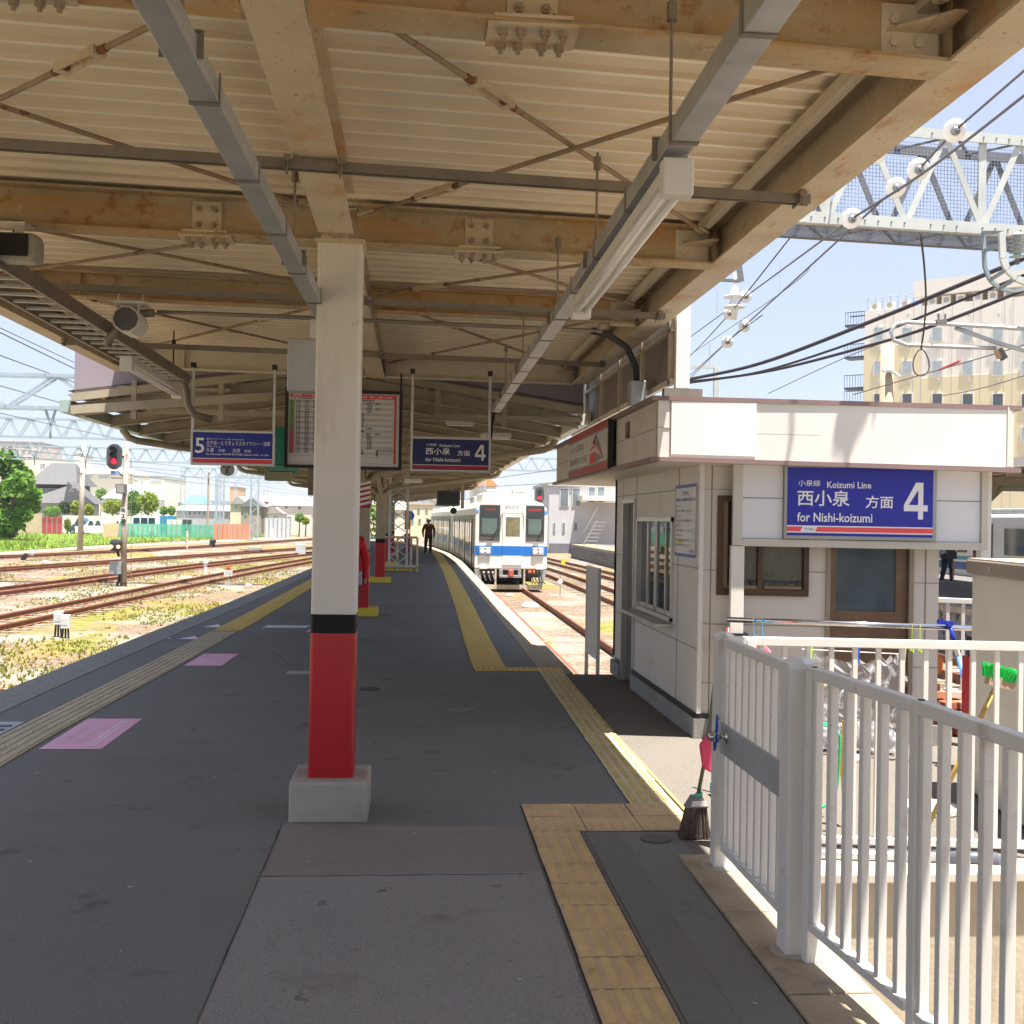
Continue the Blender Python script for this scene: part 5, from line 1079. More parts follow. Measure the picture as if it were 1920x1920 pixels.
def car(label, loc, rot, front):
    t = thing('train_car', label, 'train car', (0, 0, 0), 'cars of the train at the platform'); L = 19.6
    body(L).build('body', tb, t, bevel=.05)
    q = lambda *a: MB().box(*a)
    q(-HW + .45, HW - .45, 2.5, 6.0, ZR - .06, ZR + .30).build('roof_unit', tb, t, bevel=.06); q(-HW + .5, HW - .5, 9, 12, ZR - .06, ZR + .28).build('roof_unit', tgrey, t, bevel=.05)
    for s_ in (-1, 1):
        x0, x1 = (s_ * HW - .012, s_ * HW + .012) if s_ < 0 else (HW - .012, HW + .012)
        q(x0, x1, .12, L - .1, ZB0 + .03, 1.93).build('side_panel', tside, t)
        q(s_ * (HW + .008) - .008, s_ * (HW + .008) + .008, .12, L - .1, .40, .72).build('side_stripe', mat('stripe_side', (.05, .18, .38), .35), t)
        for k in range(4):
            yc = 2.2 + k * 4.9
            d_ = q(s_ * (HW + .02) - .01, s_ * (HW + .02) + .01, yc - .65, yc + .65, ZB0 + .05, 1.75).build('door', mat('door_steel', (.48, .50, .46), .3, .4), t)
            for e in (-.68, .68): q(s_ * (HW + .022) - .012, s_ * (HW + .022) + .012, yc + e - .09, yc + e + .09, ZB0 + .05, 1.78).build('door_edge', tdark, d_)
            q(s_ * (HW + .033) - .004, s_ * (HW + .033) + .004, yc - .5, yc + .5, .85, 1.6).build('door_glass', tgl, d_)
            if k < 3:
                for o_ in (1.2, 2.65): q(s_ * (HW + .016) - .006, s_ * (HW + .016) + .006, yc + o_, yc + o_ + 1.15, .80, 1.62).build('window', tgl, t)
    # underframe
    q(-HW + .12, HW - .12, .5, L - .5, -.5, ZB0 - .01).build('underframe', tund, t)
    for y in (3.0, L - 3.0):
        b_ = q(-1.0, 1.0, y - 1.5, y + 1.5, -.72, -.52).build('bogie', tund, t)
        for yy in (y - 1.05, y + 1.05):
            for x in (-.6, .55): MB().tube([(x, yy, -.46), (x + .08, yy, -.46)], .42, 20).build('wheel', tdark, b_)
    if front:
        F = -.012
        def fr(n_, a, b_, z0, z1, mt, d0=-.012, d1=0, bev=0, par=t): return MB().box(a, b_, d0, d1, z0, z1).build(n_, mt, par, bevel=bev)
        fr('front_stripe', -HW + .01, HW - .01, .37, .74, tblue, -.010, .001)
        for a, b_ in ((-1.25, -.44), (.56, 1.29)):
            w2 = fr('windscreen', a, b_, .93, 2.33, mat('screen_surround', (.10, .095, .10), .35), -.02, .001, .012)
            fr('glass', a + .03, b_ - .03, 1.10, 2.28, tgl, -.024, -.020, .0, w2)
            fr('interior', a + .1, b_ - .12, 1.2, 1.8, mat('cab_green', (.12, .17, .15), .4), -.0255, -.0242, 0, w2)
            m = MB(); m.tube([(a + .45, -.05, .98), (b_ - .08, -.045, 1.42)], .012, 6); m.tube([(a + .30, -.05, .97), (a + .55, -.05, 1.05)], .02, 6); m.build('wiper', blackm, w2)
        d_ = fr('gangway_door', -.34, .43, .0, 2.02, tb, -.03, .001, .03)
        fr('door_glass', -.22, .33, 1.12, 1.86, mat('door_glass_olive', (.20, .18, .10), .15, var=.3, scale=4), -.036, -.031, 0, d_)
        fr('stripe', -.335, .425, .37, .74, tblue, -.032, -.0305, 0, d_)
        m = MB(); m.tube([(-.40, -.03, 1.5), (-.40, -.03, 1.98), (-.30, -.03, 2.08), (.38, -.03, 2.08), (.48, -.03, 1.98), (.48, -.03, 1.5)], .018, 6); m.build('door_rim', mat('rim_grey', (.5, .49, .45), .5), d_)
        for a in (-1.25, .82):
            h_ = fr('headlight', a, a + .47, .40, .69, mat('lamp_case', (.62, .64, .66), .25, .5), -.09, .001, .03)
            for k in (.13, .34): MB().tube([(a + k, -.092, .545), (a + k, -.102, .545)], .075, 16).build('lens', mat('lens_lit', (.9, .86, .8), .1, emit=1.2), h_)
            fr('bezel', a + .04, a + .43, .455, .635, mat('bezel_dark', (.16, .12, .14), .4), -.0915, -.0905, 0, h_)
        text('8563', 'number', mat('number_blue', (.38, .44, .55), .5), t, (-.26, -.012, 2.22), (1, 0, 0), (0, 0, 1), (0, .52, 0, .13), .002, .02)
        for a in (-HW + .02, HW - .14): fr('marker', a, a + .12, 2.02, 2.12, mat('marker_blue', (.08, .35, .8), .3), -.015, .001)
        fr('destination', -1.0, -.62, 2.12, 2.18, mat('led_red', (.32, .05, .03), .4), -.0262, -.0245); fr('destination', .66, 1.16, 2.10, 2.2, mat('led_red', (.32, .05, .03), .4), -.0262, -.0245)
        for a in (-1.22, .98): fr('step', a, a + .30, -.16, .0, tb, -.05, 0, .01)
        m = MB(); m.box(-HW + .18, HW - .18, -.02, .3, -.94, -.77); m.box(-.62, -.55, -.02, .05, -.78, -.17); m.box(.50, .57, -.02, .05, -.78, -.17); m.build('skirt_bar', mat('skirt_cream', (.52, .47, .36), .6, spots=[((.30, .2, .12), .55, .1, 6)]), t)
        for s_ in (-1, 1): m = MB(); m.prism([(s_ * HW, 0, -.17), (s_ * (HW - .22), 0, -.17), (s_ * (HW - .35), 0, -.93), (s_ * (HW - .2), 0, -.93)], (0, .12, 0)); m.build('corner_skirt', tgrey, t)
        m = MB(); m.box(-.45, .4, -.30, .1, -.47, -.39); m.box(-.45, -.32, -.15, .1, -.39, -.19); m.box(.28, .4, -.15, .1, -.39, -.19); m.box(-.45, .4, -.02, .1, -.19, -.12); m.build('coupler_frame', mat('coupler_grey', (.28, .27, .26), .6), t)
        MB().box(-.10, .08, -.42, -.05, -.42, -.18).build('coupler', mat('coupler_red', (.50, .10, .08), .6), t, bevel=.02)
        m = MB()
        for x in (-1.05, -.87, -.70): m.ball((x, -.06, -.3), .05, 8, 6); m.tube([(x, -.05, -.32), (x + .05, -.03, -.5), (x + .12, .05, -.62)], .02, 6)
        m.build('air_hose', mat('hose_grey', (.35, .35, .34), .5), t, smooth=True)
        m = MB()
        for k in range(5): x = .68 + k * .12; m.tube([(x, -.05, -.2), (x + .02, -.09, -.4), (x + .08, -.07, -.62), (x + .2, -.02, -.70)], .022, 6)
        m.build('jumper_cable', tdark, t, smooth=True)
        m = MB()
        for x in (.70, .86): m.box(x, x + .08, -.09, -.02, -.28, -.18)
        m.build('plug', mat('plug_orange', (.75, .18, .05), .5), t)
        m = MB(); m.tube([(.1, .8, ZR), (.1, .8, ZR + .38)], .03, 6); m.ball((.1, .8, ZR + .12), .06, 8, 6); m.build('aerial', tgrey, t)
    t.location = loc; t.rotation_euler.z = rot
    return t
car('front car of the cream train with blue stripe and lit headlights', (3.74, 42.9, 0), R(.63), True)
car('second car of the cream train behind the front car', (3.50, 63.0, 0), R(2.6), False)

# ------------------------------------------------------------------ people
def person(label, loc, yaw, joints, mats, group=None, h=1.72):
    """joints: name -> (parent, (x, y, z) in metres for a 1.72 m figure, radius)"""
    me = bpy.data.meshes.new('person'); names = list(joints); idx = {n: i for i, n in enumerate(names)}
    me.from_pydata([joints[n][1] for n in names], [(idx[joints[n][0]], idx[n]) for n in names if joints[n][0]], [])
    o = bpy.data.objects.new('person', me); C.objects.link(o); tag(o, label, 'person', group)
    sk_ = o.modifiers.new('skin', 'SKIN'); sk_.use_smooth_shade = True
    for i, n in enumerate(names): r = joints[n][2]; me.skin_vertices[0].data[i].radius = r if isinstance(r, tuple) else (r, r)
    me.skin_vertices[0].data[0].use_root = True
    s_ = o.modifiers.new('sub', 'SUBSURF'); s_.levels = s_.render_levels = 2
    dg = bpy.context.evaluated_depsgraph_get(); dg.update(); nm = bpy.data.meshes.new_from_object(o.evaluated_get(dg)); o.modifiers.clear(); o.data = nm
    nm.materials.clear()
    for m_ in mats['list']: nm.materials.append(m_)
    for p in nm.polygons: p.material_index = mats['f'](p.center); p.use_smooth = True
    o.location = loc; o.rotation_euler.z = yaw; o.scale = [h / 1.72] * 3
    return o
skin_m = mat('skin', (.42, .24, .16), .6, var=.04); hair_m = mat('hair_grey', (.10, .085, .075), .8)
J = {'pelvis': (None, (0, 0, .95), (.17, .125)), 'spine': ('pelvis', (0, .0, 1.15), (.185, .13)), 'chest': ('spine', (0, 0, 1.34), (.20, .14)), 'neck': ('chest', (0, -.0, 1.47), .055), 'chin': ('neck', (0, -.02, 1.53), .062), 'head': ('chin', (0, -.01, 1.615), .088),
     'shl': ('chest', (-.20, 0, 1.41), .085), 'ell': ('shl', (-.29, .01, 1.14), .07), 'wrl': ('ell', (-.26, -.05, .89), .038), 'hal': ('wrl', (-.255, -.07, .80), .036), 'shr': ('chest', (.20, 0, 1.41), .085), 'elr': ('shr', (.285, .03, 1.14), .07), 'wrr': ('elr', (.265, .02, .89), .038), 'har': ('wrr', (.26, .01, .80), .036),
     'hpl': ('pelvis', (-.10, 0, .88), .12), 'knl': ('hpl', (-.13, -.07, .49), .09), 'anl': ('knl', (-.15, -.04, .09), .065), 'tol': ('anl', (-.17, -.17, .04), .045), 'hpr': ('pelvis', (.09, 0, .88), .12), 'knr': ('hpr', (.10, .0, .49), .09), 'anr': ('knr', (.10, .12, .11), .065), 'tor': ('anr', (.10, .01, .045), .04)}
def zones(top, leg, shoe, hair=hair_m):
    L_ = [top, leg, shoe, skin_m, hair]
    def f(c):
        if c.z > 1.50: return 4 if (c.z > 1.655 or c.y > .03) else 3
        if abs(c.x) > .2 and c.z < .87: return 3
        if c.z > .93 or (abs(c.x) > .2 and c.z > .8): return 0
        return 1 if c.z > .09 else 2
    return {'list': L_, 'f': f}
brown = mat('jacket_brown', (.13, .045, .025), .8, var=.15, scale=8); dkt = mat('trousers_dark', (.025, .027, .035), .8); shoe = mat('shoe_black', (.015, .015, .015), .5)
def face(o, hair=True):
    m = MB(); 
    MB().add([(0, 0, 0)], []) 
    f_ = MB(); f_.ball((-.032, -.088, 1.625), .011, 8, 6); f_.ball((.032, -.088, 1.625), .011, 8, 6); e = f_.build('eyes', blackm); e.parent = o
    f_ = MB(); f_.prism([(-.014, -.092, 1.575), (.014, -.092, 1.575), (0, -.088, 1.63)], (0, -.016, 0)); n_ = f_.build('nose', skin_m); n_.parent = o
    f_ = MB(); f_.box(-.025, .025, -.091, -.084, 1.548, 1.555); n_ = f_.build('mouth', mat('lip', (.3, .12, .1), .6)); n_.parent = o
    f_ = MB(); f_.ball((-.088, 0, 1.605), .024, 8, 6, (.4, .7, 1.2)); f_.ball((.088, 0, 1.605), .024, 8, 6, (.4, .7, 1.2)); n_ = f_.build('ears', skin_m); n_.parent = o
    f_ = MB(); f_.ball((0, .012, 1.645), .095, 14, 8, (1, 1.02, .85)); n_ = f_.build('hair', hair_m, smooth=True); n_.parent = o
    for v in n_.data.vertices:
        if v.co.z < 1.63 and v.co.y < 0: v.co.z = 1.66
w1 = person('man in brown jacket and dark trousers walking towards the viewer', at(803, 1038, 55).xy.to_3d(), R(-4), J, zones(brown, dkt, shoe)); face(w1)
f_ = MB(); f_.prism([(-.035, -.128, 1.47), (.035, -.128, 1.47), (0, -.135, 1.36)], (0, -.01, 0)); c_ = f_.build('collar', white_p); c_.parent = w1
J2 = dict(J); J2['wrl'] = ('ell', (-.22, -.12, .92), .038); J2['hal'] = ('wrl', (-.2, -.18, .86), .036)
w2 = person('person in red jacket standing mostly hidden behind the nearest pillar', (-.955, 15.9, 0), R(12), J2, zones(mat('jacket_red', (.65, .02, .025), .6), dkt, shoe)); face(w2)
MB().box(.10, .20, -.16, -.08, .80, .98).build('shirt', mat('plaid_blue', (.45, .45, .62), .8, var=.3, scale=30)).parent = w2
# ------------------------------------------------------------------ trees and bushes
def leaf_mat(name, a, b_):
    m = bpy.data.materials.new(name); m.use_nodes = True; nt = m.node_tree; p = nt.nodes['Principled BSDF']
    pos = N(nt, 'ShaderNodeNewGeometry').outputs['Position']; c = mixc(nt, ramp(nt, noise(nt, pos, 1.6, 3), .35, .65), a, b_)
    nt.links.new(c, p.inputs['Base Color']); p.inputs['Roughness'].default_value = .6; p.inputs['Specular IOR Level'].default_value = .2
    tr = N(nt, 'ShaderNodeBsdfTranslucent'); nt.links.new(c, tr.inputs[0]); mx = N(nt, 'ShaderNodeMixShader'); mx.inputs[0].default_value = .3
    nt.links.new(p.outputs[0], mx.inputs[1]); nt.links.new(tr.outputs[0], mx.inputs[2]); nt.links.new(mx.outputs[0], nt.nodes['Material Output'].inputs[0]); return m
lf1 = leaf_mat('leaf_green', (.09, .20, .03), (.19, .34, .06)); lf2 = leaf_mat('leaf_yellow_green', (.16, .24, .02), (.32, .36, .03)); lf3 = leaf_mat('leaf_dark', (.02, .05, .015), (.05, .10, .03))
bark = mat('bark', (.10, .07, .05), .9)
def tree(name, label, base, blobs, n, ls, lm_, trunk=.15, cat='tree', group=None, seed=1):
    """blobs: (dx, dy, z, rx, rz) clumps of leaves; small leaf faces fill each clump's shell"""
    base = Vector(base); t = thing(name, label, cat, base, group); rd = random.Random(seed); m = MB(); tot = sum(b_[3] ** 2 for b_ in blobs)
    for dx, dy, z, rx, rz in blobs:
        for _ in range(int(n * rx * rx / tot)):
            a = rd.uniform(0, 6.283); c = rd.uniform(-1, 1); s_ = math.sqrt(1 - c * c); k = rd.uniform(.45, 1.08) ** .6
            k *= 1 + .22 * mn.noise((dx + s_ * math.cos(a) * 2.2, s_ * math.sin(a) * 2.2, z + c * 2.2))
            p = base + Vector((dx + rx * s_ * math.cos(a) * k, dy + rx * s_ * math.sin(a) * k, z + rz * c * k))
            u = Vector((rd.gauss(0, 1), rd.gauss(0, 1), rd.gauss(0, .6))).normalized(); v = u.orthogonal().normalized(); v = (v + u.cross(v) * rd.uniform(-1, 1)).normalized(); l = ls * rd.uniform(.6, 1.3)
            m.add([p - u * l, p + v * l * .5, p + u * l, p - v * l * .5], [(0, 1, 2, 3)])
    m.build('crown', lm_, t, fix=False)
    m = MB(); zt = sum(b_[2] for b_ in blobs) / len(blobs)
    m.tube([base, base + Vector((.05, 0, zt * .6)), base + Vector((0, 0, zt))], [trunk, trunk * .8, trunk * .4], 8)
    for dx, dy, z, rx, rz in blobs[:6]: m.tube([base + Vector((.03, 0, zt * .55)), base + Vector((dx * .8, dy * .8, z))], [trunk * .5, trunk * .15], 6)
    m.build('trunk', bark, t); return t
def onground(px, py): return gz(px, py)
p = at(20, 1012, 112); p.z = GZ
k = 112 / 2080
rd = random.Random(2); bl = [((-60 + 26 * i) * k * .9 if False else 0, 0, 0, 0, 0)]
bl = []
for (px, py, r_) in ((0, 868, 28), (22, 895, 26), (-40, 880, 40), (50, 905, 22), (8, 930, 34), (40, 945, 26), (-30, 950, 40), (25, 975, 26), (62, 925, 12), (-10, 990, 34), (-80, 920, 50), (55, 965, 14)):
    q = at(px, py, 112); bl.append((q.x - p.x, rd.uniform(-2, 2), q.z - GZ, r_ * k, r_ * k * .85))
tree('broadleaf_tree', 'large bright green broadleaf tree at the far left edge', p, bl, 15000, .30, lf1, .3, seed=5)
def bushes(name, label, px, pbase, ptop, w_, Y, n, lm_, ls, seed, cat='bush', group='clipped bushes beyond the car park', sq=1):
    a = at(px, pbase, Y); b_ = at(px, ptop, Y); h = b_.z - a.z; r_ = w_ / 2 * Y / 2080; a.z = GZ
    z0 = (at(px, pbase, Y).z - GZ)
    tree(name, label, a, [(0, 0, z0 + h / 2, r_, h / 2), (r_ * .2, 0, z0 + h * .55, r_ * .85, h * .42)], n, ls, lm_, .1, cat, group, seed)
bushes('round_bush', 'yellow green round clipped bush left of the signal mast', 211, 966, 935, 38, 158, 1600, lf2, .16, 21)
bushes('round_bush', 'dark green round clipped tree just right of the signal mast', 250, 968, 918, 30, 160, 1800, lf1, .17, 22)
bushes('round_bush', 'tall yellow green clipped tree right of the dark one by the mast', 277, 966, 920, 38, 157, 2000, lf2, .17, 23)
bushes('garden_pine', 'cloud pruned dark pine below the black roofed house', 121, 964, 940, 24, 155, 900, lf3, .14, 24)
bushes('garden_pine', 'pale green cloud pruned pine above the red fence', 97, 972, 948, 30, 153, 900, lf1, .14, 25)
bushes('garden_tree', 'light green garden tree just left of the concrete pole', 141, 966, 938, 18, 155, 700, lf2, .14, 26)
bushes('garden_tree', 'light green garden tree just right of the concrete pole', 165, 968, 945, 20, 155, 700, lf2, .14, 27)
bushes('garden_tree', 'green tree behind the yellow bush roofs', 189, 940, 915, 20, 185, 700, lf1, .16, 28)
bushes('row_tree', 'left tree of the pair above the blue fence', 306, 966, 949, 16, 170, 500, lf1, .16, 29, 'tree', None)
bushes('row_tree', 'right tree of the pair above the blue fence', 321, 966, 949, 16, 170, 500, lf1, .16, 30, 'tree', None)
bushes('small_tree', 'lone round green tree before the far pale houses', 561, 980, 962, 18, 150, 600, lf1, .14, 31, 'tree', None)
bushes('small_tree', 'low yellow green shrub right of the lone tree', 573, 984, 970, 14, 150, 400, lf2, .14, 32, 'shrub', None)
bushes('weedy_shrub', 'brown green shrub between the red fence and the cars', 126, 996, 972, 12, 146, 400, lf2, .14, 33, 'shrub', None)
tree('broadleaf_tree', 'green tree glimpsed between pillars under the old canopy', (-3.0 - 1.2, 92, GZ), [(0, 0, 3.2, 2.2, 2.4), (1.0, 0, 4.6, 1.5, 1.4), (-1, 0, 4.4, 1.4, 1.4)], 2600, .2, lf1, .15, seed=41)

# ------------------------------------------------------------------ buildings
def building(name, label, px0, px1, ytop, ybase, Y, depth, wall_c, roof_c, wins=(), gable=0, cat='house', group=None, eave=.25, win_c=None, roof_h=None, flat=False):
    a = at(px0, ytop, Y); b_ = at(px1, ytop, Y); zt = a.z; zb = GZ
    t = thing(name, label, cat, ((a.x + b_.x) / 2, Y, zb), group)
    wm = mat('wall_%d_%d_%d' % tuple(int(v * 100) for v in wall_c), wall_c, .8, var=.06, scale=.6); rm = mat('roof_%d_%d_%d' % tuple(int(v * 100) for v in roof_c), roof_c, .7, var=.12, scale=2)
    MB().box(a.x, b_.x, Y, Y + depth, zb, zt).build('wall', wm, t)
    if flat: MB().box(a.x - .15, b_.x + .15, Y - .15, Y + depth + .15, zt + .01, zt + .3).build('roof', rm, t)
    else:
        h = roof_h or depth * .28; x0, x1, y0, y1 = a.x - eave, b_.x + eave, Y - eave, Y + depth + eave
        if gable == 1: ps = [(x0, y0, zt), (x1, y0, zt), ((x0 + x1) / 2, y0, zt + h)]; MB().prism([(p[0], p[1], p[2] + .02) for p in ps], (0, y1 - y0, 0)).build('roof', rm, t)
        elif gable == 2: i = min((x1 - x0) * .25, depth * .5); v = [(x0, y0, zt), (x1, y0, zt), (x1, y1, zt), (x0, y1, zt), (x0 + i, (y0 + y1) / 2, zt + h), (x1 - i, (y0 + y1) / 2, zt + h)]; MB().add([(p[0], p[1], p[2] + .02) for p in v], [(0, 1, 5, 4), (1, 2, 5), (2, 3, 4, 5), (3, 0, 4), (0, 3, 2, 1)]).build('roof', rm, t)
        else: ps = [(x0, y0, zt), (x0, y1, zt), (x0, (y0 + y1) / 2, zt + h)]; MB().prism([(p[0], p[1], p[2] + .02) for p in ps], (x1 - x0, 0, 0)).build('roof', rm, t)
    gl = win_c or mat('far_window', (.16, .19, .21), .15, spec=.8); fm = mat('far_frame', (.6, .6, .58), .5)
    for (u0, u1, v0, v1) in wins:
        p, q = at(u0, v1, Y), at(u1, v0, Y); f_ = MB().box(p.x, q.x, Y - .06, Y + .01, p.z, q.z).build('window', fm, t)
        w4 = (q.x - p.x) * .06 + .03; MB().box(p.x + w4, q.x - w4, Y - .08, Y - .061, p.z + w4, q.z - w4).build('pane', gl, f_)
    return t
W8 = (.78, .74, .64); CRM = (.74, .68, .52)
t = building('traditional_house', 'old house with black tiled roof and dark timber window band', 66, 135, 908, 1000, 165, 9, (.06, .05, .045), (.10, .10, .105), [(75, 85, 916, 931), (86, 96, 916, 931), (98, 108, 916, 931), (110, 118, 916, 931), (119, 130, 917, 931)], 2, roof_h=3.3, eave=.9)
a, b_ = at(58, 943, 163), at(193, 943, 163); m = MB(); e = at(150, 905, 163); m.add([(a.x, 158, a.z), (b_.x, 158, a.z), (b_.x, 164.9, a.z), (at(135, 900, 163).x, 164.9, e.z), (a.x, 164.9, at(60, 933, 163).z)], [(0, 1, 2), (0, 2, 3, 4)])
m.prism([(at(135, 943, 163).x, 159, a.z), (b_.x, 159, a.z), (at(143, 900, 163).x, 159, e.z)], (0, 5, 0)); m.build('lower_roof', MATS['roof_10_10_10'], t)
MB().box(a.x + 1, b_.x - 1, 159.5, 164.9, GZ, a.z - .01).build('lower_wall', mat('plaster_grey', (.34, .32, .30), .9), t)
t = building('food_factory', 'cream factory with a long rooftop company sign behind the black roof', 28, 172, 893, 960, 235, 20, W8, (.5, .48, .42), [(118, 128, 882 + 14, 890 + 16), (90, 96, 897, 906)], flat=True, cat='factory')
a, b_ = at(72, 881, 234), at(122, 868, 234); MB().box(a.x, b_.x, 234, 234.2, a.z, b_.z).build('sign_board', white_p, t)
text('正田フーズ株式会社', 'lettering', blk, t, (a.x, 233.98, a.z), (1, 0, 0), (0, 0, 1), (.3, b_.x - a.x - .3, .25, (b_.z - a.z) - .25), .004, .02)
m = MB(); 
for x in (a.x + .5, b_.x - .5): m.box(x - .1, x + .1, 234.05, 234.15, at(72, 893, 234).z, a.z)
m.build('sign_leg', galv, t)
p, q = at(48, 872, 240), at(74, 863, 240); MB().box(p.x, q.x + 4, 240, 250, p.z - 4, q.z).build('upper_block', mat('wall_tan', (.58, .50, .38), .8), t)
t = building('gable_factory', 'large cream factory with shallow gable and pale windows behind the signal', 155, 309, 890, 965, 200, 18, CRM, (.45, .52, .56), [(162, 174, 884 + 1, 897), (184, 207, 886, 898), (251, 260, 890, 901), (281, 305, 892, 904), (264, 269, 896, 904), (293, 303, 923, 930)], 0, cat='factory', flat=True, win_c=mat('pale_window', (.42, .46, .44), .3))
a, b_, c_ = at(150, 889, 199), at(250, 889, 199), at(205, 873, 199); MB().prism([(a.x, 199.3, a.z + .05), (b_.x, 199.3, b_.z + .05), (c_.x, 199.3, c_.z)], (0, 18, 0)).build('gable', MATS['wall_74_68_52'], t)
building('garden_house', 'small house with pale blue hipped roof between the bushes', 193, 290, 934, 960, 178, 7, W8, (.42, .52, .58), [(203, 222, 931 + 2, 936 + 2)], 2, roof_h=2.3)
building('long_shed', 'long grey corrugated goods shed at the far left yard', 331, 430, 957, 985, 182, 9, (.36, .37, .38), (.30, .31, .33), [(335 + 9 * i, 341 + 9 * i, 958, 966) for i in range(6)], 0, roof_h=.9, cat='shed')
building('blue_roof_house', 'low house with bright blue roof behind the long shed', 343, 382, 944, 970, 205, 7, W8, (.10, .38, .58), [], 2, roof_h=1.6)
building('far_house', 'brown roofed house left of the blue roof', 316, 345, 942, 970, 212, 7, (.45, .36, .30), (.22, .18, .17), [(320, 325, 945, 950), (331, 336, 945, 950)], 0, roof_h=1.1)
building('far_house', 'cream house with grey gable between the lattice masts', 432, 462, 945, 985, 172, 8, (.70, .62, .50), (.36, .35, .36), [(441, 445, 948, 954), (450, 455, 947, 953)], 1, roof_h=1.2)
building('far_house', 'brown and navy clad house behind the second lattice mast', 452, 490, 950, 992, 165, 8, (.34, .28, .25), (.18, .18, .2), [(458, 464, 960, 967), (473, 478, 948, 953), (484, 489, 946, 952)], 1, roof_h=1.4)
building('far_house', 'red tiled house left of the wide pale house', 484, 512, 940, 985, 190, 8, (.48, .26, .22), (.5, .38, .36), [(492, 497, 946, 951)], 0, roof_h=1.1)
building('far_house', 'wide pale two storey house beside the nearest pillar', 505, 584, 948, 990, 160, 9, (.66, .62, .55), (.28, .28, .30), [(514, 518, 949, 953), (533, 540, 949, 954), (558, 565, 949, 956), (538, 547, 968, 974)], 0, roof_h=1.3)
building('far_house', 'low extension with tiled roof in front of the wide pale house', 503, 528, 963, 990, 156, 4, (.60, .58, .54), (.32, .30, .28), [(514, 519, 968, 973)], 1, roof_h=.9)
building('apartment_tower', 'distant brown tower block between far lattice masts', 432, 447, 914, 960, 330, 14, (.48, .34, .20), (.4, .3, .2), [], flat=True, cat='apartment block')
building('apartment_block', 'pale distant flats with balconies at the upper left', -120, 75, 826, 930, 330, 20, (.52, .46, .44), (.32, .30, .32), [(-20 + 12 * i, -12 + 12 * i, 832 + 12 * j, 838 + 12 * j) for i in range(8) for j in range(3)], flat=True, cat='apartment block')
building('far_flats', 'small pale flats beyond the roofs left of the cream factory', 139, 150, 850, 900, 300, 12, (.72, .66, .62), (.6, .6, .6), [], flat=True, cat='apartment block')
# low walls, fences, cars
def fence(name, label, px0, px1, ytop, Y, m_, posts=0, cat='fence', zb=GZ, dx=0):
    a, b_ = at(px0, ytop, Y), at(px1, ytop, Y); t = thing(name, label, cat, ((a.x + b_.x) / 2, Y, GZ)); MB().box(a.x, b_.x, Y, Y + .06, zb + .02, a.z).build('panel', m_, t)
    for i in range(posts): x = a.x + (b_.x - a.x) * i / max(1, posts - 1); MB().box(x - .04, x + .04, Y - .09, Y - .001, GZ, a.z + .06).build('post', galv, t)
    return t
netm = glass('net_green', (.05, .50, .38), .8, .55)
t = fence('red_fence', 'red boarded fence below the garden pines', 79, 117, 969, 144, mat('fence_red', (.42, .06, .07), .7, var=.15, stretch=(6, 1, .2)), 5)
a, b_ = at(79, 972, 144), at(117, 969, 144); m = MB()
for i in range(14): x = a.x + (b_.x - a.x) * (i + .5) / 14; m.box(x - .06, x + .02, 143.9, 143.99, a.z - .05, a.z + .15)
m.build('palings', mat('fence_red', (.42, .06, .07)), t)
fence('garden_wall', 'tan plaster wall under the large broadleaf tree', 30, 79, 962, 146, mat('tan_wall', (.50, .40, .28), .9, var=.15), 0, 'wall')
fence('car_park_wall', 'pale wall behind the parked cars', 117, 300, 966, 152, mat('pale_wall', (.62, .60, .56), .9), 0, 'wall')
fence('net_fence', 'green net fence running beyond the parked cars', 205, 412, 981, 135, netm, 24)
fence('blue_sheet_fence', 'solid blue sheet fence under the pair of trees', 296, 331, 967, 160, mat('sheet_blue', (.02, .25, .55), .6), 5)
fence('site_hoarding', 'white low board fence in front of the long shed', 313, 342, 974, 150, white_p, 4)
fence('dark_hoarding', 'dark low wall at the foot of the long shed', 342, 360, 974, 152, mat('dark_board', (.05, .055, .06), .6), 3, 'wall')
t = fence('orange_net', 'orange safety net fence between the lattice masts', 401, 474, 982, 128, glass('net_orange', (.70, .26, .15), .8, .75), 9)
fence('pale_sheet_fence', 'pale blue corrugated fence below the wide pale house', 497, 545, 971, 140, mat('sheet_pale', (.48, .54, .60), .6), 7)
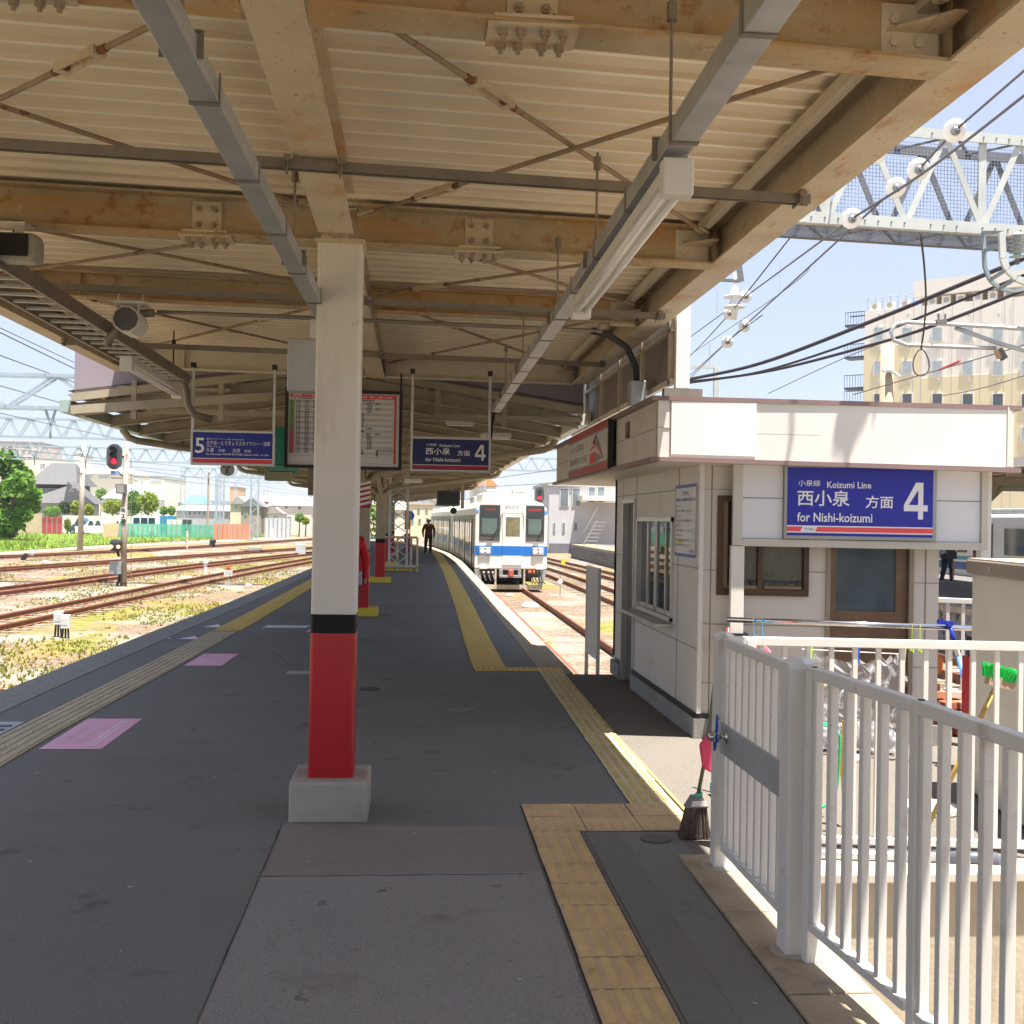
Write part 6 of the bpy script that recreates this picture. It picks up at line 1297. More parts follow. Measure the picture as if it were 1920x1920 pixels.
def carv(label, px0, px1, ytop, ybase, Y, col, van=False):
    a, b_ = at(px0, ybase, Y), at(px1, ytop, Y); L = b_.x - a.x; zb = GZ + .15; h = b_.z - GZ
    t = thing('parked_car', label, 'car', (a.x + L / 2, Y, GZ), 'cars in the car park'); pm_ = mat('car_paint_%d' % int(col[0] * 100), col, .25, var=.01, spec=.7); cg = mat('car_glass', (.03, .06, .08), .05, spec=.9)
    if van: prof = [(0, .2), (0, .45), (.06, .55), (.16, .95), (.2, 1), (.97, 1), (1, .55), (1, .2)]
    else: prof = [(0, .25), (0, .5), (.05, .58), (.24, .66), (.38, .97), (.62, 1), (.82, .70), (.97, .64), (1, .3), (1, .25)]
    MB().prism([(a.x + u * L, Y, zb + (v - .2) * (h - .15) / .8) for u, v in prof], (0, 1.75, 0)).build('body', pm_, t, bevel=.08)
    zq = lambda v: zb + (v - .2) * (h - .15) / .8
    for u0, u1 in (((.20, .42), (.45, .68), (.70, .93)) if van else ((.32, .48), (.50, .66))):
        s_ = .05 if not van else .01; MB().prism([(a.x + u0 * L, Y - .02, zq(.68)), (a.x + u1 * L, Y - .02, zq(.68)), (a.x + (u1 - s_) * L, Y - .02, zq(.93)), (a.x + (u0 + s_) * L, Y - .02, zq(.93))], (0, .03, 0)).build('window', cg, t)
    for u in (.18, .82):
        w5 = MB().tube([(a.x + u * L, Y - .03, GZ + .32), (a.x + u * L, Y + .18, GZ + .32)], .31, 18).build('wheel', tdark, t); MB().tube([(a.x + u * L, Y - .045, GZ + .32), (a.x + u * L, Y - .031, GZ + .32)], .19, 14).build('rim', galv, w5)
    MB().box(a.x - .02, a.x + .08, Y + .1, Y + .5, zq(.5), zq(.6)).build('headlight', mat('lamp_clear', (.8, .8, .78), .1), t)
carv('white saloon car parked behind the concrete pole', 140, 215, 974, 1001, 140, (.80, .81, .82)); carv('white van parked behind the signal mast', 238, 295, 968, 1003, 139, (.82, .83, .83), True)
carv('grey blue car parked left of the white saloon', 128, 172, 971, 997, 147, (.06, .12, .18)); carv('silver car parked between saloon and van', 205, 243, 975, 999, 146, (.55, .57, .58))
p, q = at(191, 1008, 130), at(222, 982, 130); t = thing('orange_board', 'tilted orange pink board standing on the grass bank', 'board', (p.x, 130, GZ)); MB().prism([(p.x + .2, 130, GZ), (q.x - .1, 130, GZ), (q.x, 130.3, q.z), (p.x, 130.3, q.z)], (0, .05, 0)).build('board', mat('board_orange', (.72, .30, .18), .7), t); MB().tube([(p.x + .1, 129.9, GZ + 1.4), (p.x + .9, 127, GZ)], .03, 6).build('prop', galv_d, t)

# ------------------------------------------------------------------ poles, signals, lineside things
concp = mat('pole_concrete', (.46, .42, .36), .85, var=.12, scale=4)
pb0 = gz(150, 1032); t = thing('concrete_pole', 'weathered concrete line pole on the sandy path at the left', 'pole', pb0); hp = at(152, 829, pb0.y).z
MB().tube([pb0, (pb0.x + .1, pb0.y, hp)], [.22, .14], 14).build('shaft', concp, t, smooth=True)
m = MB()
for z in (2.0, 4.6, 6.0): m.tube([(pb0.x, pb0.y, z), (pb0.x, pb0.y, z + .08)], .2, 12)
m.build('strap', galv_d, t)
p = at(145, 914, pb0.y); MB().beam((pb0.x, pb0.y - .2, p.z), (p.x - .3, pb0.y - .2, p.z), .1, .15).tube([(p.x - .3, pb0.y - .2, p.z), (p.x - .5, pb0.y - .2, p.z - .3), (p.x - .2, pb0.y - .2, p.z - .25)], .03, 6).build('bracket', galv, t)
# signal mast
sb = gz(232, 1099); SY = sb.y; kk = SY / 2080
def sx_(px, py, d=0): p = at(px, py, SY); return Vector((p.x, SY + d, p.z))
t = thing('signal_mast', 'tall rust streaked signal mast with red light, ladder and grey boxes', 'signal', sb)
MB().tube([sb, sx_(232, 1000), sx_(237, 832)], [.12, .11, .10], 14).build('post', mat('mast_brown', (.36, .29, .23), .8, var=.25, scale=3, spots=[((.08, .08, .08), .58, .1, 2)]), t, smooth=True)
hc = sx_(218, 857, -.3); w5 = .29; pts = []
for k_ in range(24):
    a = 2 * math.pi * k_ / 24; pts.append((hc.x + w5 * math.cos(a), hc.y, hc.z + w5 * math.sin(a) + math.copysign(.20, math.sin(a) + 1e-9)))
hd = MB().prism(pts, (0, .06, 0)).build('signal_head', mat('signal_plate', (.07, .075, .08), .5), t)
lit = mat('signal_red_lit', (.9, .01, .02), .3, emit=1.1)
for i, z in enumerate((.27, 0.05, -.18)):
    c = Vector((hc.x, hc.y - .01, hc.z + z)); MB().tube([c, c + Vector((0, -.02, 0))], .10, 16).build('lens', lit if i == 2 else mat('lens_off', (.02, .035, .03), .2), hd)
    m = MB(); m.grid([[c + Vector((.12 * math.cos(a), d_, .12 * math.sin(a))) for a in [R(-10 + 200 * j / 12) for j in range(13)]] for d_ in (0, -.22)]); m.build('hood', blackm, hd, fix=False)
m = MB(); m.beam(hc + Vector((0, .05, 0)), sx_(236, 857), .08, .08); m.beam(sx_(222, 885), sx_(236, 900), .04, .04); m.beam(sx_(208, 896), sx_(236, 897), .03, .03); m.build('bracket', blackm, t)
MB().box(hc.x - .12, hc.x + .18, hc.y, hc.y + .05, sx_(0, 886).z, sx_(0, 879).z).build('number_plate', mat('plate_blue', (.2, .32, .6), .5), t)
a, b_ = sx_(220, 926, -.3), sx_(239, 908, -.3); MB().box(a.x, b_.x, a.y, a.y + .25, a.z, b_.z).build('equipment_box', mat('box_dark', (.12, .12, .14), .5), t, bevel=.01); MB().box(a.x + .05, b_.x - .06, a.y - .01, a.y - .001, a.z + .05, b_.z - .04).build('box_window', mat('box_olive', (.28, .28, .22), .5), t)
a, b_ = sx_(227, 973, -.16), sx_(239, 951, -.16); MB().box(a.x, b_.x, a.y, a.y + .02, a.z, b_.z).build('plate', white_p, t)
text('2', 'lettering', blk, t, (a.x, a.y - .002, a.z), (1, 0, 0), (0, 0, 1), (.04, .19, .03, .19), .001, .03); text('場', 'lettering', blk, t, (a.x, a.y - .002, a.z), (1, 0, 0), (0, 0, 1), (.04, .20, .24, .41), .001, .01)
c = sx_(221, 1022, -.3); MB().obox(c, (.42, .25, .46), Matrix.Identity(3)).build('shunt_signal', mat('shunt_black', (.035, .035, .04), .4), t, bevel=.12)
for dx in (-.13, .13): MB().tube([c + Vector((dx, -.13, -.05)), c + Vector((dx, -.15, -.05))], .06, 14).build('amber_lamp', mat('amber_lit', (1, .5, .15), .3, emit=2.2), t)
MB().tube([c + Vector((.05, 0, -.2)), c + Vector((.1, .1, -.42))], .05, 8).build('shunt_stem', blackm, t)
a, b_ = sx_(208, 1076, -.25), sx_(230, 1053, -.25); MB().box(a.x, b_.x, a.y, a.y + .22, a.z, b_.z).build('equipment_box', mat('box_steel', (.30, .32, .35), .45, .3), t, bevel=.01)
m = MB(); m.tube([sx_(226, 1076, -.1), sx_(224, 1090, -.12), sx_(220, 1098, -.1)], .05, 8); m.tube([sx_(229, 1076, -.14), sx_(228, 1098, -.14)], .04, 8); m.build('cable_bundle', rubber, t)
m = MB()
for px in (236, 246): m.tube([sx_(px, 1098), sx_(px, 857 if px > 240 else 930)], .012, 6)
for k_ in range(16): y_ = 870 + k_ * 14.5; m.tube([sx_(236, y_), sx_(246, y_)], .010, 6)
m.build('ladder', galv_d, t)
# small lineside pieces
def base_thing(name, label, cat, px, py, group=None): p = gz(px, py); return thing(name, label, cat, p, group), p
t, p = base_thing('marker_post', 'short weathered white post on the ballast past the signal', 'post', 350, 1030); MB().tube([p, p + Vector((0, 0, 1.55))], .10, 10).build('post', mat('post_dirty', (.6, .58, .5), .7, spots=[((.3, .27, .2), .5, .1, 3)]), t); MB().tube([p + Vector((0, 0, 1.55)), p + Vector((0, 0, 1.62))], .11, 10).build('cap', galv_d, t)
t, p = base_thing('track_box', 'twin white trackside cabinets on black cable legs in the grass', 'trackside box', 119, 1196)
for dx, dz in ((-.17, .06), (.06, 0)):
    MB().box(p.x + dx - .09, p.x + dx + .09, p.y - dx - .07, p.y - dx + .07, GZ + .22 + dz, GZ + .52 + dz).build('case', mat('case_white', (.68, .68, .68), .4), t, bevel=.012)
    m = MB()
    for e in (-.05, 0, .05): m.tube([(p.x + dx + e, p.y - dx, GZ + .24 + dz), (p.x + dx + e * 1.4, p.y - dx, GZ)], .022, 6)
    m.build('cable_leg', rubber, t)
    MB().box(p.x + dx - .07, p.x + dx + .07, p.y - dx - .078, p.y - dx - .071, GZ + .30 + dz, GZ + .44 + dz).build('door', mat('case_door', (.55, .55, .55), .4), t)
t, p = base_thing('speed_board', 'small track sign with orange triangle over white 15-25 plate', 'sign', 428, 1098); s_ = p.y / 2080
MB().tube([p, p + Vector((0, 0, .6))], .02, 6).build('stem', galv, t)
a = at(428, 1075, p.y); MB().box(a.x - 7.5 * s_, a.x + 7.5 * s_, p.y - .03, p.y - .01, a.z - 5 * s_, a.z + 5 * s_).build('plate', white_p, t); text('15-25', 'lettering', gry, t, (a.x, p.y - .033, a.z), (1, 0, 0), (0, 0, 1), (-6 * s_, 6 * s_, -3.2 * s_, 3.2 * s_), .001, .02)
MB().prism([(a.x - 7.5 * s_, p.y - .02, a.z + 6 * s_), (a.x + 7.5 * s_, p.y - .02, a.z + 6 * s_), (a.x, p.y - .02, a.z + 16 * s_)], (0, .02, 0)).build('triangle', mat('tri_orange', (.85, .12, .03), .5), t); MB().ball((a.x, p.y - .03, a.z + 9 * s_), 1.6 * s_, 8, 6).build('dot', blk, t)
MB().box(p.x - .12, p.x + .12, p.y - .1, p.y + .1, GZ, GZ + .14).build('footing', conc, t)
t, p = base_thing('white_marker', 'white capped trackside stub left of the speed board', 'post', 385, 1072); MB().tube([p, p + Vector((0, 0, .42))], .09, 10).build('post', white_p, t); MB().tube([p + Vector((0, 0, .42)), p + Vector((0, 0, .55))], .14, 10).build('cap', white_p, t)
t, p = base_thing('switch_stand', 'black point lever with white round weight at the far left rails', 'point lever', 42, 1050); MB().beam(p, p + Vector((.25, 0, .35)), .3, .2).build('base', blackm, t); MB().ball(p + Vector((.5, 0, .42)), .18, 12, 8).build('weight', white_p, t)
t, p = base_thing('switch_stand', 'small black point indicator beside the third track', 'point lever', 397, 1027); MB().box(p.x - .2, p.x + .25, p.y, p.y + .2, GZ, GZ + .65).build('base', blackm, t); MB().box(p.x + .1, p.x + .35, p.y - .02, p.y, GZ + .4, GZ + .7).build('flag', blackm, t)
for px, py, r_, lab in ((84, 1056, .22, 'white domed cover between the far left rails'), (466, 1099, .14, 'white stone on the gravel beside the platform edge'), (956, 1118, .16, 'pale marker block between the rails in front of the train'), (994, 1139, .3, 'long white marker slab beside the train rail')):
    p = gz(px, py); tag(MB().ball((p.x, p.y, GZ + .03), r_, 14, 8, (1, .6, .5)).build('marker_stone', white_p, smooth=True), lab, 'marker')
t, p = base_thing('point_machine', 'grey point machine between the tracks near the second lattice mast', 'point machine', 478, 1034); MB().box(p.x - .5, p.x + .5, p.y, p.y + .5, GZ, GZ + .35).build('case', galv, t, bevel=.04); MB().beam((p.x - 1.2, p.y, GZ + .1), (p.x + 1.0, p.y + .4, GZ + .1), .08, .06).build('rod', blackm, t)
t, p = base_thing('point_machine', 'pale equipment boxes beside the rails left of the nearest pillar', 'point machine', 563, 1041); MB().box(p.x - .35, p.x + .35, p.y, p.y + .4, GZ, GZ + .8).build('case', mat('case_pale', (.5, .54, .58), .5), t, bevel=.04); MB().box(p.x + .4, p.x + 1.6, p.y, p.y + .3, GZ, GZ + .25).build('rod', blackm, t)
t, p = base_thing('diamond_marker', 'small white diamond marker on a thin stake right of the train', 'marker', 1050, 1118); MB().tube([p, p + Vector((0, 0, .75))], .015, 6).build('stake', galv_d, t); MB().prism([(p.x - .12, p.y - .02, GZ + .55), (p.x, p.y - .02, GZ + .43), (p.x + .12, p.y - .02, GZ + .55), (p.x, p.y - .02, GZ + .67)], (0, .015, 0)).build('plate', white_p, t)
t, p = base_thing('yellow_marker', 'small yellow marker post by the rightmost rails', 'marker', 1056, 1064); MB().box(p.x - .12, p.x + .12, p.y, p.y + .1, GZ, GZ + .55).build('post', yel_p, t)

# ------------------------------------------------------------------ gantries, masts
pale = mat('gantry_pale', (.36, .44, .50), .5, .2, var=.08); greyg = mat('gantry_grey', (.50, .52, .49), .5, .3, var=.1, scale=2)
def truss(m, p, q, h, bay, r, dd=0, side=0):
    """triangulated girder between two points; returns how many bays"""
    p = Vector(p); q = Vector(q); n = max(2, int((q - p).length / bay)); up = Vector((0, 0, h)); m.beam(p, q, r, r); m.beam(p + up, q + up, r, r)
    for i in range(n):
        a = p.lerp(q, i / n); b_ = p.lerp(q, (i + .5) / n); c = p.lerp(q, (i + 1) / n); m.beam(a, b_ + up, r * .6, r * .6, (0, 1, 0)); m.beam(b_ + up, c, r * .6, r * .6, (0, 1, 0))
def gantry(label, Y, x0, x1, ztop, h, legs, r=.12, bay=1.3, group='overhead line gantries across the yard', slope=0, depth=.5):
    t = thing('overhead_gantry', label, 'gantry', (x0, Y, GZ), group); m = MB()
    for d_ in (0, depth): truss(m, (x0, Y + slope * (x0) + d_, ztop - h), (x1, Y + slope * x1 + d_, ztop - h), h, bay, r)
    m.build('girder', pale, t)
    for x in legs:
        m = MB(); yy = Y + slope * x
        for dx in (-.3, .3): m.beam((x + dx, yy, GZ), (x + dx, yy, ztop), r * .8, r * .8); 
        k_ = 0; z = GZ
        while z < ztop - .6: m.beam((x - .3, yy, z), (x + .3, yy, z + .35), r * .4, r * .4, (0, 1, 0)); m.beam((x + .3, yy, z + .35), (x - .3, yy, z + .7), r * .4, r * .4, (0, 1, 0)); z += .7
        m.build('leg', pale, t)
    return t
g1 = gantry('nearest left gantry with wide open diagonals at the upper left', 44, -48, -4.9, 7.0, 1.25, (-47,), .13, 3.4)
gantry('long pale zigzag gantry spanning above the signal mast', 82, -75, 16, 8.35, 1.3, (-74, 15.5), .13, 1.45, slope=.03)
gantry('pale zigzag gantry just below the long one behind the signal', 114, -60, 16, 8.2, 1.3, (-59, 15), .13, 1.6, slope=.03)
gantry('far pale gantry carried by the lattice masts', 129, -22.5, 8, 7.2, 1.1, (-22.4, 7.8), .12, 1.5)
for i, (Y, x0, x1, z) in enumerate(((165, -34, 8, 8.5), (205, -36, 4, 9), (250, -40, 2, 9.6))): gantry(('faint pale gantry at middle distance', 'fainter pale gantry behind it', 'faintest most distant gantry')[i], Y, x0, x1, z, 1.3, (x0 + .3, x1 - .3), .12, 1.8)
def lmast(label, px, py, ztop):
    p = gz(px, py); t = thing('lattice_mast', label, 'mast', p, 'pale lattice masts in the yard'); m = MB()
    for dx in (-.4, .4):
        for dy in (-.3, .3): m.beam((p.x + dx, p.y + dy, GZ), (p.x + dx, p.y + dy, ztop), .1, .1)
    m.build('leg', pale, t); m = MB(); z = GZ; s_ = 1
    while z < ztop - .8: m.beam((p.x - .4 * s_, p.y - .3, z), (p.x + .4 * s_, p.y - .3, z + .75), .07, .05, (0, 1, 0)); z += .75; s_ = -s_
    m.build('lacing', pale, t); MB().box(p.x - .7, p.x + .7, p.y - .5, p.y + .5, GZ, GZ + .12).build('footing', conc, t); return p
lmast('left pale lattice mast at the edge of the grass bank', 412, 1008, 6.5); lmast('second pale lattice mast right of the first one', 476, 1014, 7.2); lmast('thin pale lattice mast beyond the orange net', 497, 992, 7.6)
for px, py, yt, r_, mt, lab in ((389, 1001, 886, .16, mat('pole_brown', (.40, .30, .24), .8), 'brown concrete pole left of the lattice masts'), (377, 994, 880, .07, pale, 'thin pale lamp post left of the brown pole'), (434, 996, 936, .16, concp, 'short concrete pole between the two lattice masts'), (430, 997, 920, .07, mat('pole_orange', (.7, .35, .2), .7), 'thin orange pole beside the short concrete pole'), (464, 1000, 940, .07, white_p, 'thin white post left of the second lattice mast'), (582, 1000, 930, .18, concp, 'pole peeking out left of the nearest pillar'), (555, 1003, 978, .06, yel_p, 'thin striped post by the far rails'), (510, 1010, 990, .15, mat('post_lime', (.7, .72, .5), .7), 'short pale yellow post before the far fence')):
    p = gz(px, py); z = at(px, yt, p.y).z; tag(MB().tube([p, (p.x, p.y, z)], [r_, r_ * .8], 8).build('yard_pole', mt), lab, 'pole')
# ------------------------------------------------------------------ right hand background
struct('far_platform', MB().box(12, 20, -10, 84, GZ, 0).box(12, 20, -10, 84, GZ - .1, GZ - .05), mat('far_platform', (.15, .14, .135), .9, var=.1, scale=.5), bevel=.02)
struct('far_platform_face', MB().box(11.93, 11.995, -10, 84, GZ, -.13), mat('block_face', (.22, .22, .21), .9, var=.3, scale=3, spots=[((.06, .06, .06), .55, .05, 5)]))
struct('far_platform_coping', MB().box(11.9, 12.3, -10, 84, -.128, .006), stone); struct('tactile_far_path', MB().box(12.9, 13.3, -10, 84, .001, .012), tac_y)
# masonry joints on the loading bank face
m = MB()
for j in range(5): m.box(11.915, 11.929, 30, 84, GZ + .1 + j * .17, GZ + .115 + j * .17)
for j in range(5):
    y = 30 + .3 * (j % 2)
    while y < 84: m.box(11.915, 11.929, y, y + .03, GZ + .115 + (j - 1) * .17, GZ + .1 + j * .17); y += .7
struct('masonry_joints', m, mat('joint_dark', (.07, .07, .07), .9))
t = thing('far_canopy', 'canopy of the opposite platform seen past the hut end', 'canopy', (15.4, 18, 3)); m = MB()
y = 16.0
while y < 48:
    m2 = MB(); hbeam(m2, (12.4, y, 3.0), (15.4, y, 3.35), .16, .08); hbeam(m2, (15.4, y, 3.35), (18.4, y, 3.0), .16, .08); m2.beam((12.6, y + .1, 2.9), (18.2, y + .1, 2.9), .06, .08); m2.build('rafter', oldb, t); y += 2.2
MB().quad((12.2, 15, 3.18), (15.4, 15, 3.5), (15.4, 48, 3.5), (12.2, 48, 3.18)).quad((15.4, 15, 3.5), (18.6, 15, 3.18), (18.6, 48, 3.18), (15.4, 48, 3.5)).build('roof_sheet', rf_m, t, fix=False)
MB().box(12.1, 12.22, 15, 48, 3.0, 3.2).build('eave_board', cream, t)
for x in (13.2, 14.6, 16.2, 17.6): MB().beam((x, 15, 3.2), (x, 48, 3.2), .06, .08).build('purlin', oldb, t)
for i, (y, lab) in enumerate(((29.2, 'red banded pillar on the opposite platform right of the hut'), (38.5, 'farther red banded pillar on the opposite platform'))):
    t = pillar('canopy_pillar', 15.45, y, .26, .26, 2.45, 0, 1.07, 1.2, lab, 'old', 'platform pillars', oldb)
    MB().box(15.3, 15.6, y - .15, y + .15, 1.95, 2.35).build('striped_band', mat('band_dark_red', (.35, .03, .03), .5), t)
    m = MB()
    for dx in (-1, 1): m.beam((15.45 + dx * .08, y, 2.35), (15.4 + dx * .9, y, 3.1), .1, .12); m.beam((15.45, y + dx * .1, 2.35), (15.4, y + dx * 1.3, 3.2), .1, .12)
    m.build('brace', oldb, t)
# train at the opposite platform
t = thing('commuter_train', 'cream train with teal and blue stripes at the opposite platform', 'train', (20.6, 38, 0))
def bx(n_, x0, x1, y0, y1, z0, z1, mt, bev=0, par=None): return MB().box(x0, x1, y0, y1, z0, z1).build(n_, mt, par or t, bevel=bev)
bx('body', 20.1, 22.9, 26, 66, -.1, 2.25, tb, .12); bx('roof', 20.25, 22.75, 26.1, 65.9, 2.26, 2.45, tgrey, .08)
bx('teal_stripe', 20.085, 20.098, 26.1, 65.9, .58, .72, mat('teal', (.05, .30, .32), .4)); bx('blue_stripe', 20.085, 20.098, 26.1, 65.9, .22, .50, mat('stripe_deep', (.02, .07, .25), .4))
for k in range(9):
    y = 28.3 + k * 4.4; d_ = bx('door', 20.07, 20.084, y, y + 1.3, -.05, 1.9, mat('door_dim', (.05, .055, .06), .3)); bx('window', 20.07, 20.098, y + 1.8, y + 3.6, .85, 1.75, tgl)
    bx('door_leaf', 20.06, 20.069, y + .1, y + .6, .0, 1.85, tside, 0, d_)
bx('underframe', 20.4, 22.6, 26.5, 65.5, -.85, -.11, tund)
w3 = person('person in dark trousers and pale top walking on the opposite platform', atz(1775, 1094, 0), R(115), J, zones(mat('top_pale', (.5, .5, .55), .8), mat('jeans_navy', (.03, .035, .06), .9), white_p)); face(w3)
MB().box(-.32, -.16, -.05, .25, .78, 1.2).build('bag', blackm).parent = w3
# grey operations building
t = building('grey_building', 'grey two storey railway building with small windows beyond the train', 1030, 1250, 911, 1036, 95, 12, (.50, .50, .52), (.42, .42, .42), [(1049, 1067, 915, 950), (1072, 1089, 915, 950), (1037, 1042, 979, 997), (1054, 1060, 979, 997), (1075, 1083, 979, 997), (1102, 1117, 912.5, 943), (1119, 1134, 912.5, 943)], flat=True, cat='railway building')
p, q = at(1030, 1035, 94.9), at(1112, 1020, 94.9); MB().box(p.x, q.x, 94.8, 94.99, GZ, q.z).build('dark_base', mat('base_dark', (.16, .16, .18), .8), t)
p, q = at(1092, 938, 92), at(1250, 932, 92); MB().box(p.x, q.x, 92, 94.9, p.z, q.z).build('canopy_slab', cream, t)
m = MB()
for k in range(7): p = at(1096 + 3 * k, 1022 - 7 * k, 93); m.box(p.x, p.x + 1.0, 93, 93.8, p.z, p.z + .08)
a, b_ = at(1094, 1020, 93), at(1120, 975, 93); m.tube([a, b_], .05, 6); m.tube([(a.x, a.y, a.z + 1), (b_.x, b_.y, b_.z + 1)], .04, 6); m.build('stair', white_p, t)
building('yellow_house', 'yellow clad house peeking beside the grey building', 1026, 1045, 938, 960, 120, 6, (.62, .45, .08), (.3, .2, .1), [], flat=True)
building('orange_roof_house', 'house with orange gabled roof above the second train car', 888, 930, 911, 960, 135, 8, (.70, .66, .60), (.75, .25, .09), [], 1, roof_h=1.6)
building('white_block', 'white building directly behind the train roof', 915, 985, 922, 960, 125, 8, (.78, .76, .72), (.7, .7, .68), [(925, 935, 927, 933)], flat=True)
building('town_house', 'cream three storey house at the end of the platform beside the walking man', 762, 812, 946, 1000, 150, 10, (.70, .60, .42), (.5, .42, .32), [(770, 775, 955, 963), (782, 788, 952, 962), (797, 803, 952, 962), (770, 776, 972, 981), (784, 790, 972, 981), (798, 804, 970, 980)], flat=True)
building('town_house', 'white house further back above the second train car', 808, 850, 938, 990, 170, 10, (.74, .73, .72), (.5, .5, .5), [(815, 821, 944, 950), (830, 836, 944, 950)], 1, roof_h=1.2)
building('town_house', 'pale house behind the pillars under the old canopy', 690, 765, 955, 1000, 175, 10, (.68, .62, .54), (.4, .36, .34), [(700, 706, 962, 970), (720, 726, 962, 970), (740, 746, 962, 970), (755, 760, 962, 970)], 0, roof_h=1.4)
building('town_house', 'brown roofed row far behind the grey building and the signal', 985, 1045, 955, 990, 165, 9, (.55, .45, .38), (.34, .2, .14), [(1012, 1020, 958, 964)], 0, roof_h=1.4)
for px, Y, h_, lab, lmt in ((1060, 118, 4.2, 'green tree top above the roofs right of the red signal', lf1), (1250, 190, 6, 'hidden tree row behind the hut', lf3)):
    p = at(px, 1000, Y); p.z = GZ; tree('town_tree', lab, p, [(0, 0, h_, 1.3, 1.2), (.8, 0, h_ - .8, 1.1, 1.0)], 800, .16, lmt, .1, seed=px)
struct('hills', MB().prism([(-1800 + 130 * i, 2600, (0 if i in (0, 30) else 38 + 16 * math.sin(i * .9) + 12 * math.sin(i * 2.3))) for i in range(31)], (0, 200, 0)), mat('hills', (.10, .15, .20), 1))
# road signs / people side things beyond the platform end
p = at(769, 967, 75); t = thing('blue_sign', 'small blue round sign near the walking man', 'sign', (p.x, 75, 0)); MB().tube([(p.x, 75, p.z), (p.x, 75.05, p.z)], .3, 16).build('disc', mat('disc_blue', (.03, .25, .7), .4), t); MB().tube([(p.x, 75.1, 0), (p.x, 75.1, p.z)], .04, 6).build('stem', galv, t)
p = at(764, 975, 58); t = thing('orange_lamp_box', 'orange box on a pole behind the lattice mast', 'box', (p.x, 58, 0)); MB().box(p.x - .15, p.x + .15, 58, 58.2, p.z - .5, p.z + .5).build('box', mat('box_orange', (.85, .35, .04), .5), t); MB().box(p.x - .15, p.x + .15, 58, 58.2, 0, .95).build('stand', red_p, t); MB().box(p.x - .04, p.x + .04, 58.05, 58.1, .951, p.z - .501).build('stem', galv, t)
# red signal right of the train
t = thing('red_signal', 'two lamp red signal above the tracks right of the train', 'signal', (6.35, 60, GZ)); p = at(1012, 928, 60); R_ = .24; pts = [(p.x + R_ * math.cos(2 * math.pi * k / 24), 60, p.z + R_ * math.sin(2 * math.pi * k / 24) + math.copysign(.2, math.sin(2 * math.pi * k / 24) + 1e-9)) for k in range(24)]
hd = MB().prism(pts, (0, .08, 0)).build('signal_head', mat('signal_plate', (.07, .075, .08), .5), t)
for i, dz in enumerate((.2, -.17)): MB().tube([(p.x, 59.99, p.z + dz), (p.x, 59.96, p.z + dz)], .10, 16).build('lens', lit if i else mat('lens_off', (.02, .035, .03), .2), hd)
MB().tube([(p.x, 60.12, GZ), (p.x, 60.12, p.z + .5)], .08, 8).build('post', galv, t)
# hotel-like apartment block
t = thing('apartment_block', 'tall white and beige apartment block with rooftop units above the hut', 'apartment block', (45, 95, GZ))
W0 = at(1617, 900, 100).xy.to_3d(); wd_ = Vector((.76, -.65, 0)).normalized(); wn_ = Vector((-.65, -.76, 0)).normalized(); 
def AP(px, py, d=0):
    r = ray(px, py); o_ = W0 + wn_ * d; k_ = o_.dot(wn_) / r.dot(wn_) if False else (o_.x * wn_.x + o_.y * wn_.y) / (r.x * wn_.x + r.y * wn_.y); p = Vector((0, 0, EYE)) + r * k_; return p
def AS(p): return (Vector((p.x, p.y, 0)) - W0).dot(wd_)
zt = AP(1617, 584).z; S2 = AS(AP(1935, 700)); 
def aw(s0, s1, z0, z1, d0, d1): return MB().prism([W0 + wd_ * s0 + wn_ * d0 + Vector((0, 0, z0)), W0 + wd_ * s1 + wn_ * d0 + Vector((0, 0, z0)), W0 + wd_ * s1 + wn_ * d0 + Vector((0, 0, z1)), W0 + wd_ * s0 + wn_ * d0 + Vector((0, 0, z1))], wn_ * (d1 - d0))
aww = mat('apartment_white', (.80, .76, .69), .6, var=.02); awb = mat('apartment_beige', (.72, .63, .42), .7, var=.02)
S2 = 16
aw(0, S2, GZ, zt, -14, 0).build('wall', aww, t)
za, zb2 = AP(1650, 649).z, AP(1800, 705).z
aw(-.02, AS(AP(1726, 700)), GZ, za, 0, .05).build('beige_cladding', awb, t); aw(AS(AP(1726, 700)) + .01, S2, GZ, zb2, 0, .05).build('beige_cladding', awb, t)
m = MB()
for px in (1658, 1674, 1712, 1727, 1767, 1784, 1824, 1838, 1882, 1898): s = AS(AP(px, 700)); q = aw(s - .02, s + .02, GZ, zt, .05, .06); m.add(q.v, q.f)
m.build('panel_joint', mat('joint_grey', (.45, .44, .42), .8), t)
gl2 = mat('apartment_window', (.38, .44, .47), .15, spec=.8)
for j, (y0, y1) in enumerate(((613, 631), (676, 695), (737, 756), (800, 820))):
    for px in (1646, 1699, 1755, 1812, 1868, 1922):
        a, b_ = AP(px - 8, y1), AP(px + 7, y0); s0, s1 = AS(a), AS(b_); z1 = AP(px, y0).z; z0 = z1 - 1.35
        f_ = aw(s0, s0 + 1.0, z0, z1, .04, .12).build('window', white_p, t); aw(s0 + .1, s0 + .9, z0 + .1, z1 - .1, .121, .13).build('pane', gl2 if j != 2 else mat('apartment_window_dark', (.07, .08, .09), .15, spec=.8), f_)
        aw(s0 + .45, s0 + .65, z1 + .9, z1 + 1.15, .05, .2).build('wall_lamp', mat('lamp_grey', (.5, .5, .5), .6), t)
s = AS(AP(1712, 540)); z0 = AP(1712, 556).z; z1 = AP(1712, 527).z; aw(s, S2, z0, z1, -8, -.1).build('penthouse', aww, t); aw(s + .4, S2, zt, z0 - .01, -8, -1.5).build('penthouse_base', mat('penthouse_tan', (.55, .42, .28), .8), t)
